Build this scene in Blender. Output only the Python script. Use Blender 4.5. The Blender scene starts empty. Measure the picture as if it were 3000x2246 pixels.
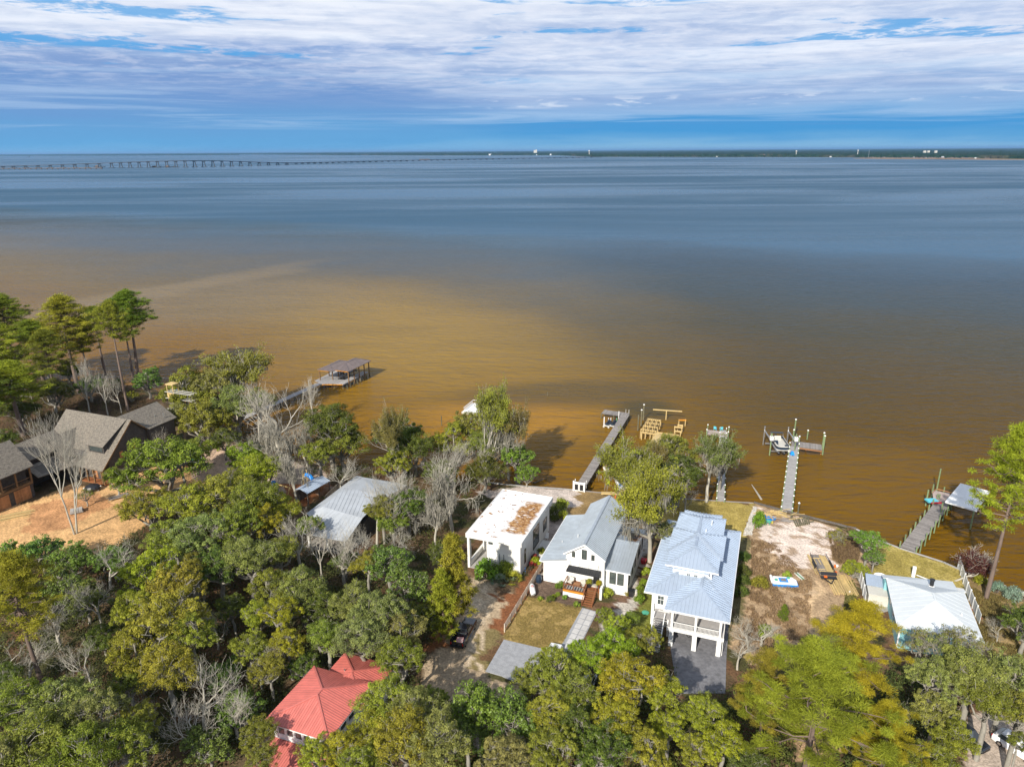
import bpy, math, random
import numpy as np
from mathutils import Matrix, Vector

S = bpy.context.scene
C = S.collection
# ------------------------------------------------------------------ camera, sky, sun, exposure
CAM_H = 66.0
PITCH = math.radians(18.15)
ROLL = math.radians(0.36)
FPX = 2080.0                       # focal length in pixels of a 3000 px wide frame
fw = np.array([0, math.cos(PITCH), -math.sin(PITCH)])
up0 = np.array([0, math.sin(PITCH), math.cos(PITCH)])
r0 = np.array([1.0, 0, 0])
rt = r0 * math.cos(ROLL) - up0 * math.sin(ROLL)
up = up0 * math.cos(ROLL) + r0 * math.sin(ROLL)
cd = bpy.data.cameras.new('camera')
cd.sensor_width = 36.0
cd.lens = FPX / 3000 * 36.0
cd.clip_start = 1.0
cd.clip_end = 250000
cam = bpy.data.objects.new('camera', cd)
C.objects.link(cam)
cam.matrix_world = Matrix(((rt[0], up[0], -fw[0], 0), (rt[1], up[1], -fw[1], 0), (rt[2], up[2], -fw[2], CAM_H), (0, 0, 0, 1)))
S.camera = cam

SUN_AZ = math.radians(27)          # the light travels towards +Y and to the right
SUN_EL = math.radians(33)
W = bpy.data.worlds.new('World')
S.world = W
W.use_nodes = True
S.view_settings.view_transform = 'Standard'
S.view_settings.look = 'None'
S.view_settings.gamma = 1
S.view_settings.exposure = 0.5
S.view_settings.use_curve_mapping = False
S.cycles.volume_bounces = 0
S.cycles.max_bounces = 6
S.cycles.transparent_max_bounces = 8
S.cycles.use_denoising = True

sd = bpy.data.lights.new('sun', 'SUN')
sd.energy = 4.6
sd.angle = math.radians(0.5)
sd.color = (1.0, 0.93, 0.82)
sun = bpy.data.objects.new('sun', sd)
C.objects.link(sun)
dvec = Vector((math.sin(SUN_AZ) * math.cos(SUN_EL), math.cos(SUN_AZ) * math.cos(SUN_EL), -math.sin(SUN_EL)))
sun.rotation_euler = dvec.to_track_quat('-Z', 'Y').to_euler()


class N:
    """small helper for node trees"""
    def __init__(s, nt):
        s.nt = nt
        s.n = nt.nodes
    def new(s, t, **k):
        n = s.n.new(t)
        for a, b in k.items():
            setattr(n, a, b)
        return n
    def link(s, a, b):
        s.nt.links.new(a, b)
    def put(s, sock, v):
        if isinstance(v, bpy.types.NodeSocket):
            s.link(v, sock)
        else:
            sock.default_value = v
    def math(s, op, a, b=0.0, c=0.0, clamp=False):
        n = s.new('ShaderNodeMath', operation=op, use_clamp=clamp)
        s.put(n.inputs[0], a)
        s.put(n.inputs[1], b)
        s.put(n.inputs[2], c)
        return n.outputs[0]
    def mix(s, f, a, b, blend='MIX'):
        n = s.new('ShaderNodeMix', data_type='RGBA', blend_type=blend)
        s.put(n.inputs[0], f)
        s.put(n.inputs[6], a if isinstance(a, bpy.types.NodeSocket) else (*a, 1))
        s.put(n.inputs[7], b if isinstance(b, bpy.types.NodeSocket) else (*b, 1))
        return n.outputs[2]
    def ramp(s, f, stops, interp='LINEAR'):
        n = s.new('ShaderNodeValToRGB')
        n.color_ramp.interpolation = interp
        e = n.color_ramp.elements
        while len(e) < len(stops):
            e.new(0.5)
        for i, (p, c) in enumerate(stops):
            e[i].position = p
            e[i].color = (*c, 1) if not isinstance(c, (int, float)) else (c, c, c, 1)
        s.put(n.inputs[0], f)
        return n.outputs[0]
    def noise(s, vec, scale, detail=4, rough=0.55, dist=0.0):
        n = s.new('ShaderNodeTexNoise')
        s.put(n.inputs['Vector'], vec)
        n.inputs['Scale'].default_value = scale
        n.inputs['Detail'].default_value = detail
        n.inputs['Roughness'].default_value = rough
        n.inputs['Distortion'].default_value = dist
        return n.outputs['Fac']
    def comb(s, x, y, z=0.0):
        n = s.new('ShaderNodeCombineXYZ')
        s.put(n.inputs[0], x)
        s.put(n.inputs[1], y)
        s.put(n.inputs[2], z)
        return n.outputs[0]
    def sep(s, v):
        n = s.new('ShaderNodeSeparateXYZ')
        s.put(n.inputs[0], v)
        return n.outputs
    def maprange(s, v, a, b, c=0.0, d=1.0, smooth=True):
        n = s.new('ShaderNodeMapRange', interpolation_type='SMOOTHSTEP' if smooth else 'LINEAR')
        s.put(n.inputs[0], v)
        for i, q in enumerate((a, b, c, d)):
            s.put(n.inputs[1 + i], q)
        return n.outputs[0]


# sky: Nishita behind layered winter clouds
k = N(W.node_tree)
k.n.clear()
tc = k.new('ShaderNodeTexCoord')
dx, dy, dz = k.sep(tc.outputs['Generated'])
nish = k.new('ShaderNodeTexSky', sky_type='NISHITA')
nish.sun_disc = False
nish.sun_elevation = SUN_EL
nish.sun_rotation = SUN_AZ + math.pi      # the sun stands behind the camera, to the left
hor = k.math('SQRT', k.math('ADD', k.math('MULTIPLY', dx, dx), k.math('MULTIPLY', dy, dy)))
el = k.math('DIVIDE', dz, k.math('MAXIMUM', hor, 0.001))       # tangent of the elevation
az = k.math('ARCTAN2', dx, dy)
h = k.math('ADD', k.math('MAXIMUM', dz, 0.0), 0.035)
pl = k.comb(k.math('DIVIDE', dx, h), k.math('DIVIDE', dy, h), 0.0)
warp = k.noise(pl, 0.35, 3)
ale = k.comb(k.math('MULTIPLY', az, 1.0), k.math('MULTIPLY', el, 9.0), 0.0)
big = k.noise(ale, 2.2, 5, 0.55, 0.6)
fine = k.noise(pl, 0.75, 9, 0.6, 0.7)
streak = k.noise(k.comb(k.math('MULTIPLY', az, 1.6), k.math('MULTIPLY', el, 34.0), 3.0), 1.7, 7, 0.6, 0.8)
# elevation of the base of the cloud bands, bent by noise
e2 = k.math('ADD', el, k.math('MULTIPLY', k.math('SUBTRACT', big, 0.5), 0.05))
e2 = k.math('ADD', e2, k.math('MULTIPLY', k.math('SUBTRACT', streak, 0.5), 0.018))
# overcast tone: deep blue at the horizon, slate blue above, white on top (sRGB guesses turned linear, x10 for strength 0.1)
def L10(r, g, b):
    f = lambda c: ((c / 255 + 0.055) / 1.055) ** 2.4 if c > 10 else c / 255 / 12.92
    return (f(r) * 10, f(g) * 10, f(b) * 10)
def lin(r, g, b):
    return tuple(x / 10 for x in L10(r, g, b))
tl = k.ramp(k.math('MULTIPLY', e2, 4.0, clamp=True), [(0.0, L10(112, 170, 214)), (0.05, L10(96, 160, 210)), (0.12, L10(98, 156, 206)), (0.26, L10(108, 148, 200)),
                                         (0.42, L10(118, 150, 200)), (0.49, L10(140, 168, 212)), (0.55, L10(218, 226, 240)), (0.80, L10(232, 237, 246)), (1.0, L10(205, 215, 232))])
tr = k.ramp(k.math('MULTIPLY', e2, 4.0, clamp=True), [(0.0, L10(128, 178, 214)), (0.045, L10(92, 158, 208)), (0.09, L10(70, 148, 206)), (0.14, L10(72, 148, 206)), (0.17, L10(134, 176, 218)), (0.24, L10(140, 170, 212)),
                                         (0.34, L10(176, 198, 228)), (0.46, L10(206, 218, 238)), (0.58, L10(176, 194, 224)), (0.70, L10(226, 233, 244)), (1.0, L10(205, 216, 234))])
det = k.noise(pl, 3.2, 8, 0.66, 0.3)
cl = k.mix(k.maprange(k.math('ADD', az, k.math('MULTIPLY', k.math('SUBTRACT', big, 0.5), 0.7)), -0.22, 0.14), tl, tr)
# soft lighter and darker streaks inside the cloud deck
amt = k.math('MULTIPLY', k.maprange(el, 0.04, 0.10), k.maprange(k.math('ADD', az, k.math('MULTIPLY', el, 2.0)), -0.2, 0.25, 0.25, 1.0))
lo = k.maprange(fine, 0.36, 0.66)
cl2 = k.mix(k.math('MULTIPLY', k.math('MULTIPLY', lo, amt), 0.62), cl, L10(232, 237, 246))
dk = k.maprange(streak, 0.40, 0.62, 1.0, 0.0)
cl3 = k.mix(k.math('MULTIPLY', k.math('MULTIPLY', dk, k.maprange(el, 0.03, 0.08)), 0.28), cl2, L10(112, 144, 196))
cl3 = k.mix(k.math('MULTIPLY', k.maprange(det, 0.42, 0.66), k.maprange(el, 0.05, 0.12, 0.0, 0.36)), cl3, L10(238, 239, 246))
cl3 = k.mix(k.math('MULTIPLY', k.maprange(det, 0.5, 0.34), k.maprange(el, 0.05, 0.12, 0.0, 0.22)), cl3, L10(150, 172, 208))
# small cumulus row and pale bars low over the horizon
pf = k.noise(k.comb(k.math('MULTIPLY', az, 15.0), k.math('MULTIPLY', el, 95.0), 1.0), 1.0, 6, 0.6, 0.3)
pb = k.math('MULTIPLY', k.maprange(el, 0.050, 0.057), k.maprange(el, 0.057, 0.072, 1.0, 0.0))
pb = k.math('MULTIPLY', pb, k.maprange(az, -0.10, 0.02))
cl3 = k.mix(k.math('MULTIPLY', k.math('MULTIPLY', k.maprange(pf, 0.50, 0.60), pb), 0.75), cl3, L10(214, 224, 238))
bar = k.noise(k.comb(k.math('MULTIPLY', az, 2.4), k.math('MULTIPLY', el, 70.0), 9.0), 1.2, 7, 0.6, 0.7)
bb = k.math('MULTIPLY', k.maprange(el, 0.020, 0.035), k.maprange(el, 0.09, 0.14, 1.0, 0.2))
cl3 = k.mix(k.math('MULTIPLY', k.math('MULTIPLY', k.maprange(bar, 0.50, 0.70), bb), 0.42), cl3, L10(178, 202, 230))
cl3 = k.mix(k.math('MULTIPLY', k.math('MULTIPLY', k.maprange(bar, 0.46, 0.34), bb), 0.28), cl3, L10(104, 146, 200))
# blue gaps
gap = k.noise(k.comb(k.math('MULTIPLY', az, 2.0), k.math('MULTIPLY', el, 26.0), 7.0), 1.5, 6, 0.6, 0.5)
gm = k.math('MULTIPLY', k.math('MULTIPLY', k.maprange(gap, 0.58, 0.64), k.maprange(det, 0.60, 0.46)), k.maprange(el, 0.07, 0.11))
cl4 = k.mix(k.math('MULTIPLY', gm, 0.8), cl3, L10(80, 160, 220))
# white cloud added out of view to brighten the fill; gaps show clear sky
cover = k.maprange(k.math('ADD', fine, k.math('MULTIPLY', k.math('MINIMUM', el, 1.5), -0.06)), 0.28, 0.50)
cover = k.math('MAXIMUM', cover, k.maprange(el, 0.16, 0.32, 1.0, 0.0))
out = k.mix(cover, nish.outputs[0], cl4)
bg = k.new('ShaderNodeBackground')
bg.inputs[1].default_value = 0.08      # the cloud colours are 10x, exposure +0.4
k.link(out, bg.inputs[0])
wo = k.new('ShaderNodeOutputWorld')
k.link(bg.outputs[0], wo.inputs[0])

# ------------------------------------------------------------------ geometry helpers
G0 = 1.3                                   # level of the land above the bay
rnd = random.Random(7)


def g(px, py, z=G0):
    """the point of height z that the photograph shows at this pixel"""
    d = fw + rt * (px - 1500) / FPX - up * (py - 1123) / FPX
    t = (z - CAM_H) / d[2]
    return (float(d[0] * t), float(d[1] * t))


def mpp(px, py, z):
    x, y = g(px, py, z)
    v = np.array([x, y, z - CAM_H])
    return float(v @ fw) / FPX              # metres per photo pixel there


def py_of(x, y, z):
    v = np.array([x, y, z - CAM_H])
    return 1123 - FPX * float(v @ up) / float(v @ fw)


def height_for(bx, by, ty):
    x, y = g(bx, by)
    lo_, hi_ = 0.0, 60.0
    for _ in range(40):
        m = (lo_ + hi_) / 2
        if py_of(x, y, G0 + m) > ty:
            lo_ = m
        else:
            hi_ = m
    return lo_


class MB:
    """collects shapes and links them as one mesh object"""
    def __init__(s):
        s.v = []
        s.f = []
        s.t = []                            # per face tint
    def add(s, vs, fs, tint=None):
        b = len(s.v)
        s.v.extend([tuple(map(float, p)) for p in vs])
        if tint is None:
            tint = rnd.random()
        for f in fs:
            s.f.append(tuple(b + i for i in f))
            s.t.append(tint)
        return s
    def box(s, x0, x1, y0, y1, z0, z1, tint=None):
        return s.add([(x0, y0, z0), (x1, y0, z0), (x1, y1, z0), (x0, y1, z0), (x0, y0, z1), (x1, y0, z1), (x1, y1, z1), (x0, y1, z1)],
                     [(0, 3, 2, 1), (4, 5, 6, 7), (0, 1, 5, 4), (1, 2, 6, 5), (2, 3, 7, 6), (3, 0, 4, 7)], tint)
    def obox(s, c, size, rz=0.0, rx=0.0, ry=0.0, tint=None):
        m = Matrix.Translation(c) @ Matrix.Rotation(rz, 4, 'Z') @ Matrix.Rotation(ry, 4, 'Y') @ Matrix.Rotation(rx, 4, 'X')
        a, b, d = size[0] / 2, size[1] / 2, size[2] / 2
        vs = [m @ Vector(p) for p in [(-a, -b, -d), (a, -b, -d), (a, b, -d), (-a, b, -d), (-a, -b, d), (a, -b, d), (a, b, d), (-a, b, d)]]
        return s.add(vs, [(0, 3, 2, 1), (4, 5, 6, 7), (0, 1, 5, 4), (1, 2, 6, 5), (2, 3, 7, 6), (3, 0, 4, 7)], tint)
    def bar(s, p, q, w, hgt, tint=None):
        """square bar from p to q"""
        p = Vector(p)
        q = Vector(q)
        d = (q - p).normalized()
        a = d.cross(Vector((0, 0, 1)))
        a = Vector((1, 0, 0)) if a.length < 1e-4 else a.normalized()
        b = a.cross(d)
        vs = []
        for o in (p, q):
            for i, j in ((-1, -1), (1, -1), (1, 1), (-1, 1)):
                vs.append(o + a * i * w / 2 + b * j * hgt / 2)
        return s.add(vs, [(0, 1, 2, 3), (7, 6, 5, 4), (0, 4, 5, 1), (1, 5, 6, 2), (2, 6, 7, 3), (3, 7, 4, 0)], tint)
    def tube(s, pts, rad, n=8, cap=True, tint=None):
        """round tube through pts; rad a number or one per point"""
        pts = [Vector(p) for p in pts]
        if not hasattr(rad, '__len__'):
            rad = [rad] * len(pts)
        vs = []
        fs = []
        for i, p in enumerate(pts):
            d = (pts[min(i + 1, len(pts) - 1)] - pts[max(i - 1, 0)]).normalized()
            a = d.cross(Vector((0.13, 0.21, 1)) if abs(d.z) < 0.95 else Vector((1, 0.1, 0))).normalized()
            b = d.cross(a)
            for j in range(n):
                t = 2 * math.pi * j / n
                vs.append(p + (a * math.cos(t) + b * math.sin(t)) * rad[i])
        for i in range(len(pts) - 1):
            for j in range(n):
                fs.append((i * n + j, i * n + (j + 1) % n, (i + 1) * n + (j + 1) % n, (i + 1) * n + j))
        if cap:
            fs.append(tuple(range(n)))
            fs.append(tuple(reversed(range((len(pts) - 1) * n, len(pts) * n))))
        return s.add(vs, fs, tint)
    def lathe(s, prof, n=12, c=(0, 0, 0), tint=None):
        vs = []
        fs = []
        for r, z in prof:
            for j in range(n):
                t = 2 * math.pi * j / n
                vs.append((c[0] + r * math.cos(t), c[1] + r * math.sin(t), c[2] + z))
        for i in range(len(prof) - 1):
            for j in range(n):
                fs.append((i * n + j, i * n + (j + 1) % n, (i + 1) * n + (j + 1) % n, (i + 1) * n + j))
        fs.append(tuple(reversed(range(n))))
        fs.append(tuple(range((len(prof) - 1) * n, len(prof) * n)))
        return s.add(vs, fs, tint)
    def prism(s, poly, z0, z1, tint=None):
        n = len(poly)
        a = sum(poly[i][0] * poly[(i + 1) % n][1] - poly[(i + 1) % n][0] * poly[i][1] for i in range(n))
        if a < 0:
            poly = poly[::-1]
        vs = [(p[0], p[1], z0) for p in poly] + [(p[0], p[1], z1) for p in poly]
        fs = [tuple(reversed(range(n))), tuple(range(n, 2 * n))] + [(i, (i + 1) % n, n + (i + 1) % n, n + i) for i in range(n)]
        return s.add(vs, fs, tint)
    def slab(s, pts, th, tint=None):
        """polygon in space thickened straight down"""
        n = len(pts)
        a = sum(pts[i][0] * pts[(i + 1) % n][1] - pts[(i + 1) % n][0] * pts[i][1] for i in range(n))
        if a < 0:
            pts = pts[::-1]
        vs = [tuple(p) for p in pts] + [(p[0], p[1], p[2] - th) for p in pts]
        fs = [tuple(range(n)), tuple(reversed(range(n, 2 * n)))] + [(n + i, n + (i + 1) % n, (i + 1) % n, i) for i in range(n)]
        return s.add(vs, fs, tint)
    def mesh(s, name):
        me = bpy.data.meshes.new(name)
        me.from_pydata(s.v, [], s.f)
        at = me.attributes.new('tint', 'FLOAT', 'FACE')
        at.data.foreach_set('value', s.t)
        me.update()
        return me
    def build(s, name, m, parent=None, smooth=False, kind=None, label=None):
        me = s.mesh(name)
        if smooth:
            me.polygons.foreach_set('use_smooth', [True] * len(me.polygons))
        return link(name, me, m, parent, kind, label)


def link(name, me, m=None, parent=None, kind=None, label=None):
    o = bpy.data.objects.new(name, me)
    C.objects.link(o)
    if m is not None and not me.materials:
        me.materials.append(m)
    if parent is not None:
        o.parent = parent
    if kind:
        o['kind'] = kind
    if label:
        o['label'] = label
    return o


def tag(o, label, cat, group=None):
    o['label'] = label
    o['category'] = cat
    if group:
        o['group'] = group
    return o


def thing(name, label, cat, loc=(0, 0, 0), rz=0.0, group=None):
    o = bpy.data.objects.new(name, None)
    o.empty_display_size = 0.3
    C.objects.link(o)
    o.location = loc
    o.rotation_euler = (0, 0, rz)
    return tag(o, label, cat, group)


def dup(root, loc, rz, label, group=None, scale=None, color=None):
    r = root.copy()
    C.objects.link(r)
    r.location = loc
    r.rotation_euler = (0, 0, rz)
    if scale:
        r.scale = scale
    r['label'] = label
    if group:
        r['group'] = group
    for ch in list(root.children):
        c = ch.copy()
        C.objects.link(c)
        c.parent = r
        if color:
            c.color = (*color, 1)
        for gg in ch.children:
            d = gg.copy()
            C.objects.link(d)
            d.parent = c
    return r


# ------------------------------------------------------------------ materials
MATS = {}


def mat(name, col, rough=0.6, var=0.15, scale=3.0, bump=0.0, metal=0.0, col2=None, spec=0.5, stretch=(1, 1, 1), tint=0.0, coords='Object', bscale=None, dirt=None):
    """base colour with two scales of noise, per-piece tint, light relief"""
    m = bpy.data.materials.new(name)
    m.use_nodes = True
    k = N(m.node_tree)
    b = k.n['Principled BSDF']
    t = k.new('ShaderNodeTexCoord')
    mp = k.new('ShaderNodeMapping')
    mp.inputs['Scale'].default_value = stretch
    k.link(t.outputs[coords], mp.inputs[0])
    n1 = k.noise(mp.outputs[0], scale, 6, 0.6)
    n2 = k.noise(mp.outputs[0], scale * 0.17, 3, 0.5)
    c2 = col2 or tuple(c * (1 - var * 2.2) for c in col)
    f = k.maprange(k.math('ADD', k.math('MULTIPLY', n1, 0.6), k.math('MULTIPLY', n2, 0.4)), 0.32, 0.68)
    if col2 is None:
        f = k.math('MULTIPLY', f, 1.0)
    c = k.mix(f, col, c2)
    if dirt:
        c = k.mix(k.maprange(k.noise(mp.outputs[0], scale * 0.4, 7, 0.65), 0.56, 0.72), c, dirt)
    if tint:
        a = k.new('ShaderNodeAttribute', attribute_name='tint')
        fac = k.math('ADD', k.math('MULTIPLY', a.outputs['Fac'], tint * 2), 1 - tint)
        sc = k.new('ShaderNodeVectorMath', operation='SCALE')
        k.link(c, sc.inputs[0])
        k.link(fac, sc.inputs['Scale'])
        c = sc.outputs[0]
    k.link(c, b.inputs['Base Color'])
    k.put(b.inputs['Roughness'], k.maprange(n1, 0.3, 0.7, max(0.02, rough - 0.08), min(1, rough + 0.08)))
    b.inputs['Metallic'].default_value = metal
    b.inputs['Specular IOR Level'].default_value = spec
    if bump:
        bn = k.new('ShaderNodeBump')
        bn.inputs['Strength'].default_value = 0.6
        bn.inputs['Distance'].default_value = bump
        k.link(k.noise(mp.outputs[0], bscale or scale * 3, 4, 0.6), bn.inputs['Height'])
        k.link(bn.outputs[0], b.inputs['Normal'])
    MATS[name] = m
    return m


M_white = mat('white_paint', (0.80, 0.80, 0.78), 0.5, 0.05, 1.2, dirt=(0.62, 0.61, 0.57))
M_stucco = mat('white_stucco', (0.78, 0.77, 0.73), 0.85, 0.07, 1.0, bump=0.01, dirt=(0.55, 0.54, 0.50))
M_trim = mat('white_trim', (0.78, 0.79, 0.80), 0.45, 0.04, 2.0)
M_galv = mat('galvalume', (0.43, 0.48, 0.53), 0.42, 0.08, 0.8, metal=0.35, tint=0.06, dirt=(0.34, 0.37, 0.40))
M_galvblue = mat('pale_blue_metal', (0.44, 0.52, 0.63), 0.42, 0.07, 0.8, metal=0.3, tint=0.06, dirt=(0.36, 0.43, 0.53))
M_galvold = mat('weathered_metal', (0.46, 0.49, 0.52), 0.5, 0.10, 0.5, metal=0.15, dirt=(0.30, 0.31, 0.32))
M_whitemetal = mat('white_metal_roof', (0.62, 0.66, 0.68), 0.5, 0.05, 0.7)
M_red = mat('red_metal', (0.58, 0.165, 0.135), 0.55, 0.10, 0.9, tint=0.10, dirt=(0.46, 0.12, 0.095))
M_bronze = mat('bronze_metal', (0.19, 0.155, 0.15), 0.42, 0.10, 1.0, tint=0.12, metal=0.2)
M_black = mat('black_metal', (0.022, 0.023, 0.026), 0.45, 0.1, 2.0, tint=0.15)
M_glass = mat('window_glass', (0.035, 0.05, 0.055), 0.06, 0.3, 0.8, col2=(0.10, 0.12, 0.11), spec=1.0)
M_dark = mat('dark_void', (0.012, 0.012, 0.013), 0.8, 0.1, 2)
M_teal = mat('teal_siding', (0.24, 0.50, 0.54), 0.6, 0.07, 1.0)
M_greysid = mat('grey_shingle_wall', (0.075, 0.068, 0.062), 0.85, 0.2, 3.0, bump=0.01)
M_wood = mat('weathered_wood', (0.27, 0.245, 0.225), 0.8, 0.15, 2.0, tint=0.24, stretch=(1, 1, 3), dirt=(0.16, 0.14, 0.125))
M_greydeck = mat('grey_decking', (0.36, 0.345, 0.335), 0.75, 0.1, 1.4, tint=0.13)
M_newwood = mat('new_pine_lumber', (0.60, 0.44, 0.19), 0.7, 0.12, 2.0, tint=0.14)
M_oldpost = mat('wet_post', (0.16, 0.145, 0.085), 0.8, 0.2, 2.0, tint=0.2)
M_greenpost = mat('treated_post', (0.20, 0.27, 0.13), 0.8, 0.15, 2.0, tint=0.15)
M_redwood = mat('red_brown_decking', (0.28, 0.105, 0.04), 0.55, 0.15, 2.0, tint=0.15)
M_orange = mat('orange_stain', (0.62, 0.25, 0.02), 0.5, 0.1, 2.0)
M_cedar = mat('cedar_boards', (0.42, 0.20, 0.085), 0.6, 0.15, 2.0, tint=0.18)
M_brownpost = mat('brown_timber', (0.20, 0.115, 0.05), 0.7, 0.15, 2.0, tint=0.1)
M_concrete = mat('concrete', (0.40, 0.385, 0.36), 0.85, 0.12, 1.2, bump=0.004, dirt=(0.24, 0.23, 0.21))
M_paver = mat('pale_paver', (0.52, 0.51, 0.50), 0.8, 0.07, 2.0, tint=0.08)
M_gravel = mat('grey_gravel', (0.36, 0.37, 0.39), 0.9, 0.16, 9.0, bump=0.03, bscale=22, dirt=(0.22, 0.21, 0.20))
M_asph = mat('dark_paving', (0.20, 0.20, 0.215), 0.85, 0.2, 2.0, dirt=(0.11, 0.11, 0.115))  # darker blotches paint mottled tree shade into the drive's colour
M_rubber = mat('rubber', (0.015, 0.015, 0.016), 0.8, 0.1, 4)
M_carblack = mat('black_car_paint', (0.008, 0.009, 0.013), 0.12, 0.1, 1, spec=0.9)
M_carwhite = mat('white_car_paint', (0.80, 0.81, 0.82), 0.15, 0.02, 1, spec=0.7)
M_carred = mat('red_car_paint', (0.30, 0.012, 0.012), 0.15, 0.05, 1, spec=0.7)
M_chrome = mat('chrome', (0.5, 0.5, 0.52), 0.2, 0.05, 2, metal=1.0)
M_redlight = mat('tail_light', (0.5, 0.01, 0.01), 0.2, 0.1, 2)
M_blue = mat('blue_plastic', (0.01, 0.25, 0.75), 0.35, 0.08, 2)
M_cyan = mat('turquoise_plastic', (0.12, 0.55, 0.66), 0.4, 0.1, 2)
M_redpl = mat('red_plastic', (0.45, 0.015, 0.03), 0.4, 0.1, 2)
M_orangepl = mat('orange_plastic', (0.75, 0.16, 0.02), 0.4, 0.1, 2)
M_greenpl = mat('green_plastic', (0.10, 0.42, 0.28), 0.4, 0.1, 2)
M_yellowpl = mat('yellow_plastic', (0.6, 0.5, 0.08), 0.4, 0.1, 2)
M_navy = mat('navy_panel', (0.02, 0.035, 0.06), 0.35, 0.1, 2)
M_cream = mat('cream_vinyl', (0.58, 0.56, 0.50), 0.5, 0.06, 2)
M_alu = mat('aluminium', (0.55, 0.56, 0.57), 0.35, 0.06, 3, metal=0.8)
M_rock = mat('pale_rock', (0.50, 0.47, 0.42), 0.9, 0.15, 3.0, bump=0.02, tint=0.2)
M_bark = mat('grey_bark', (0.17, 0.145, 0.12), 0.9, 0.25, 4.0, bump=0.02, stretch=(1, 1, 0.35), dirt=(0.34, 0.33, 0.27))
M_bareb = mat('lichen_bark', (0.44, 0.41, 0.34), 0.9, 0.15, 2.5, stretch=(1, 1, 0.5), dirt=(0.20, 0.175, 0.15))
M_oakb = mat('pale_oak_bark', (0.30, 0.28, 0.235), 0.9, 0.15, 2.5, stretch=(1, 1, 0.5), dirt=(0.17, 0.15, 0.125))
M_pineb = mat('pine_bark', (0.20, 0.145, 0.115), 0.9, 0.2, 3.0, bump=0.03, stretch=(1, 1, 0.3), dirt=(0.11, 0.085, 0.07))
M_moss = mat('hanging_moss', (0.25, 0.235, 0.19), 0.95, 0.15, 2.0)
M_straw = mat('pine_straw', (0.36, 0.17, 0.055), 0.95, 0.25, 6.0, bump=0.02, dirt=(0.16, 0.065, 0.025))


def leaf_mat(name, transl=0.3, rough=0.5, spec=0.4, yellow=0.25):
    m = bpy.data.materials.new(name)
    m.use_nodes = True
    k = N(m.node_tree)
    b = k.n['Principled BSDF']
    oi = k.new('ShaderNodeObjectInfo')
    a = k.new('ShaderNodeAttribute', attribute_name='tint')
    f = k.math('ADD', k.math('MULTIPLY', a.outputs['Fac'], 1.0), 0.42)
    sc = k.new('ShaderNodeVectorMath', operation='SCALE')
    k.link(oi.outputs['Color'], sc.inputs[0])
    k.link(f, sc.inputs['Scale'])
    yel = k.mix(k.math('MULTIPLY', k.maprange(a.outputs['Fac'], 0.72, 1.0), yellow), sc.outputs[0], (0.34, 0.29, 0.03))
    k.link(yel, b.inputs['Base Color'])
    b.inputs['Roughness'].default_value = rough
    b.inputs['Specular IOR Level'].default_value = spec
    tr = k.new('ShaderNodeBsdfTranslucent')
    k.link(yel, tr.inputs[0])
    mx = k.new('ShaderNodeMixShader')
    mx.inputs[0].default_value = transl
    k.link(b.outputs[0], mx.inputs[1])
    k.link(tr.outputs[0], mx.inputs[2])
    k.link(mx.outputs[0], k.n['Material Output'].inputs[0])
    return m


M_leaf = leaf_mat('leaves', 0.3, 0.6, 0.15)
M_gloss = leaf_mat('glossy_leaves', 0.2, 0.42, 0.3, 0.1)
M_needle = leaf_mat('needles', 0.3, 0.7, 0.1, 0.3)

# shingles: courses and staggered tabs as colour and fine relief
def shingle_mat(name, c1, c2, c3):
    m = bpy.data.materials.new(name)
    m.use_nodes = True
    k = N(m.node_tree)
    b = k.n['Principled BSDF']
    uv = k.new('ShaderNodeUVMap')
    br = k.new('ShaderNodeTexBrick')
    br.offset = 0.5
    br.inputs['Scale'].default_value = 1.0
    br.inputs['Brick Width'].default_value = 0.55
    br.inputs['Row Height'].default_value = 0.24
    br.inputs['Mortar Size'].default_value = 0.02
    br.inputs['Color1'].default_value = (*c1, 1)
    br.inputs['Color2'].default_value = (*c2, 1)
    br.inputs['Mortar'].default_value = (*c3, 1)
    k.link(uv.outputs[0], br.inputs['Vector'])
    n = k.noise(uv.outputs[0], 2.2, 6, 0.65)
    col = k.mix(k.maprange(n, 0.35, 0.65, 0.0, 0.5), br.outputs['Color'], tuple(x * 1.5 for x in c1))
    k.link(col, b.inputs['Base Color'])
    b.inputs['Roughness'].default_value = 0.9
    bn = k.new('ShaderNodeBump')
    bn.inputs['Distance'].default_value = 0.03
    k.link(k.math('SUBTRACT', 1.0, br.outputs['Fac']), bn.inputs['Height'])
    k.link(bn.outputs[0], b.inputs['Normal'])
    return m


M_shingle = shingle_mat('brown_grey_shingles', (0.20, 0.175, 0.14), (0.13, 0.115, 0.095), (0.05, 0.045, 0.04))
# ------------------------------------------------------------------ the shore and the ground
SHORE_PX = [(-700, 1040), (-300, 1062), (0, 1088), (150, 1096), (300, 1108), (400, 1113), (465, 1128), (505, 1152), (560, 1200), (640, 1236), (700, 1252), (850, 1310),
            (1000, 1362), (1100, 1378), (1300, 1402), (1535, 1423), (1650, 1431), (1715, 1437), (1861, 1451), (2054, 1463), (2208, 1472),
            (2319, 1502), (2483, 1544), (2507, 1549), (2580, 1583), (2635, 1605), (2763, 1645), (2832, 1676), (2923, 1703), (3000, 1745), (3200, 1800), (3500, 1900)]
SH = [g(*p) for p in SHORE_PX]
shx = np.array([p[0] for p in SH])
shy = np.array([p[1] for p in SH])
o_ = np.argsort(shx)
shx, shy = shx[o_], shy[o_]
def yshore(x):
    return np.interp(x, shx, shy)


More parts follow.
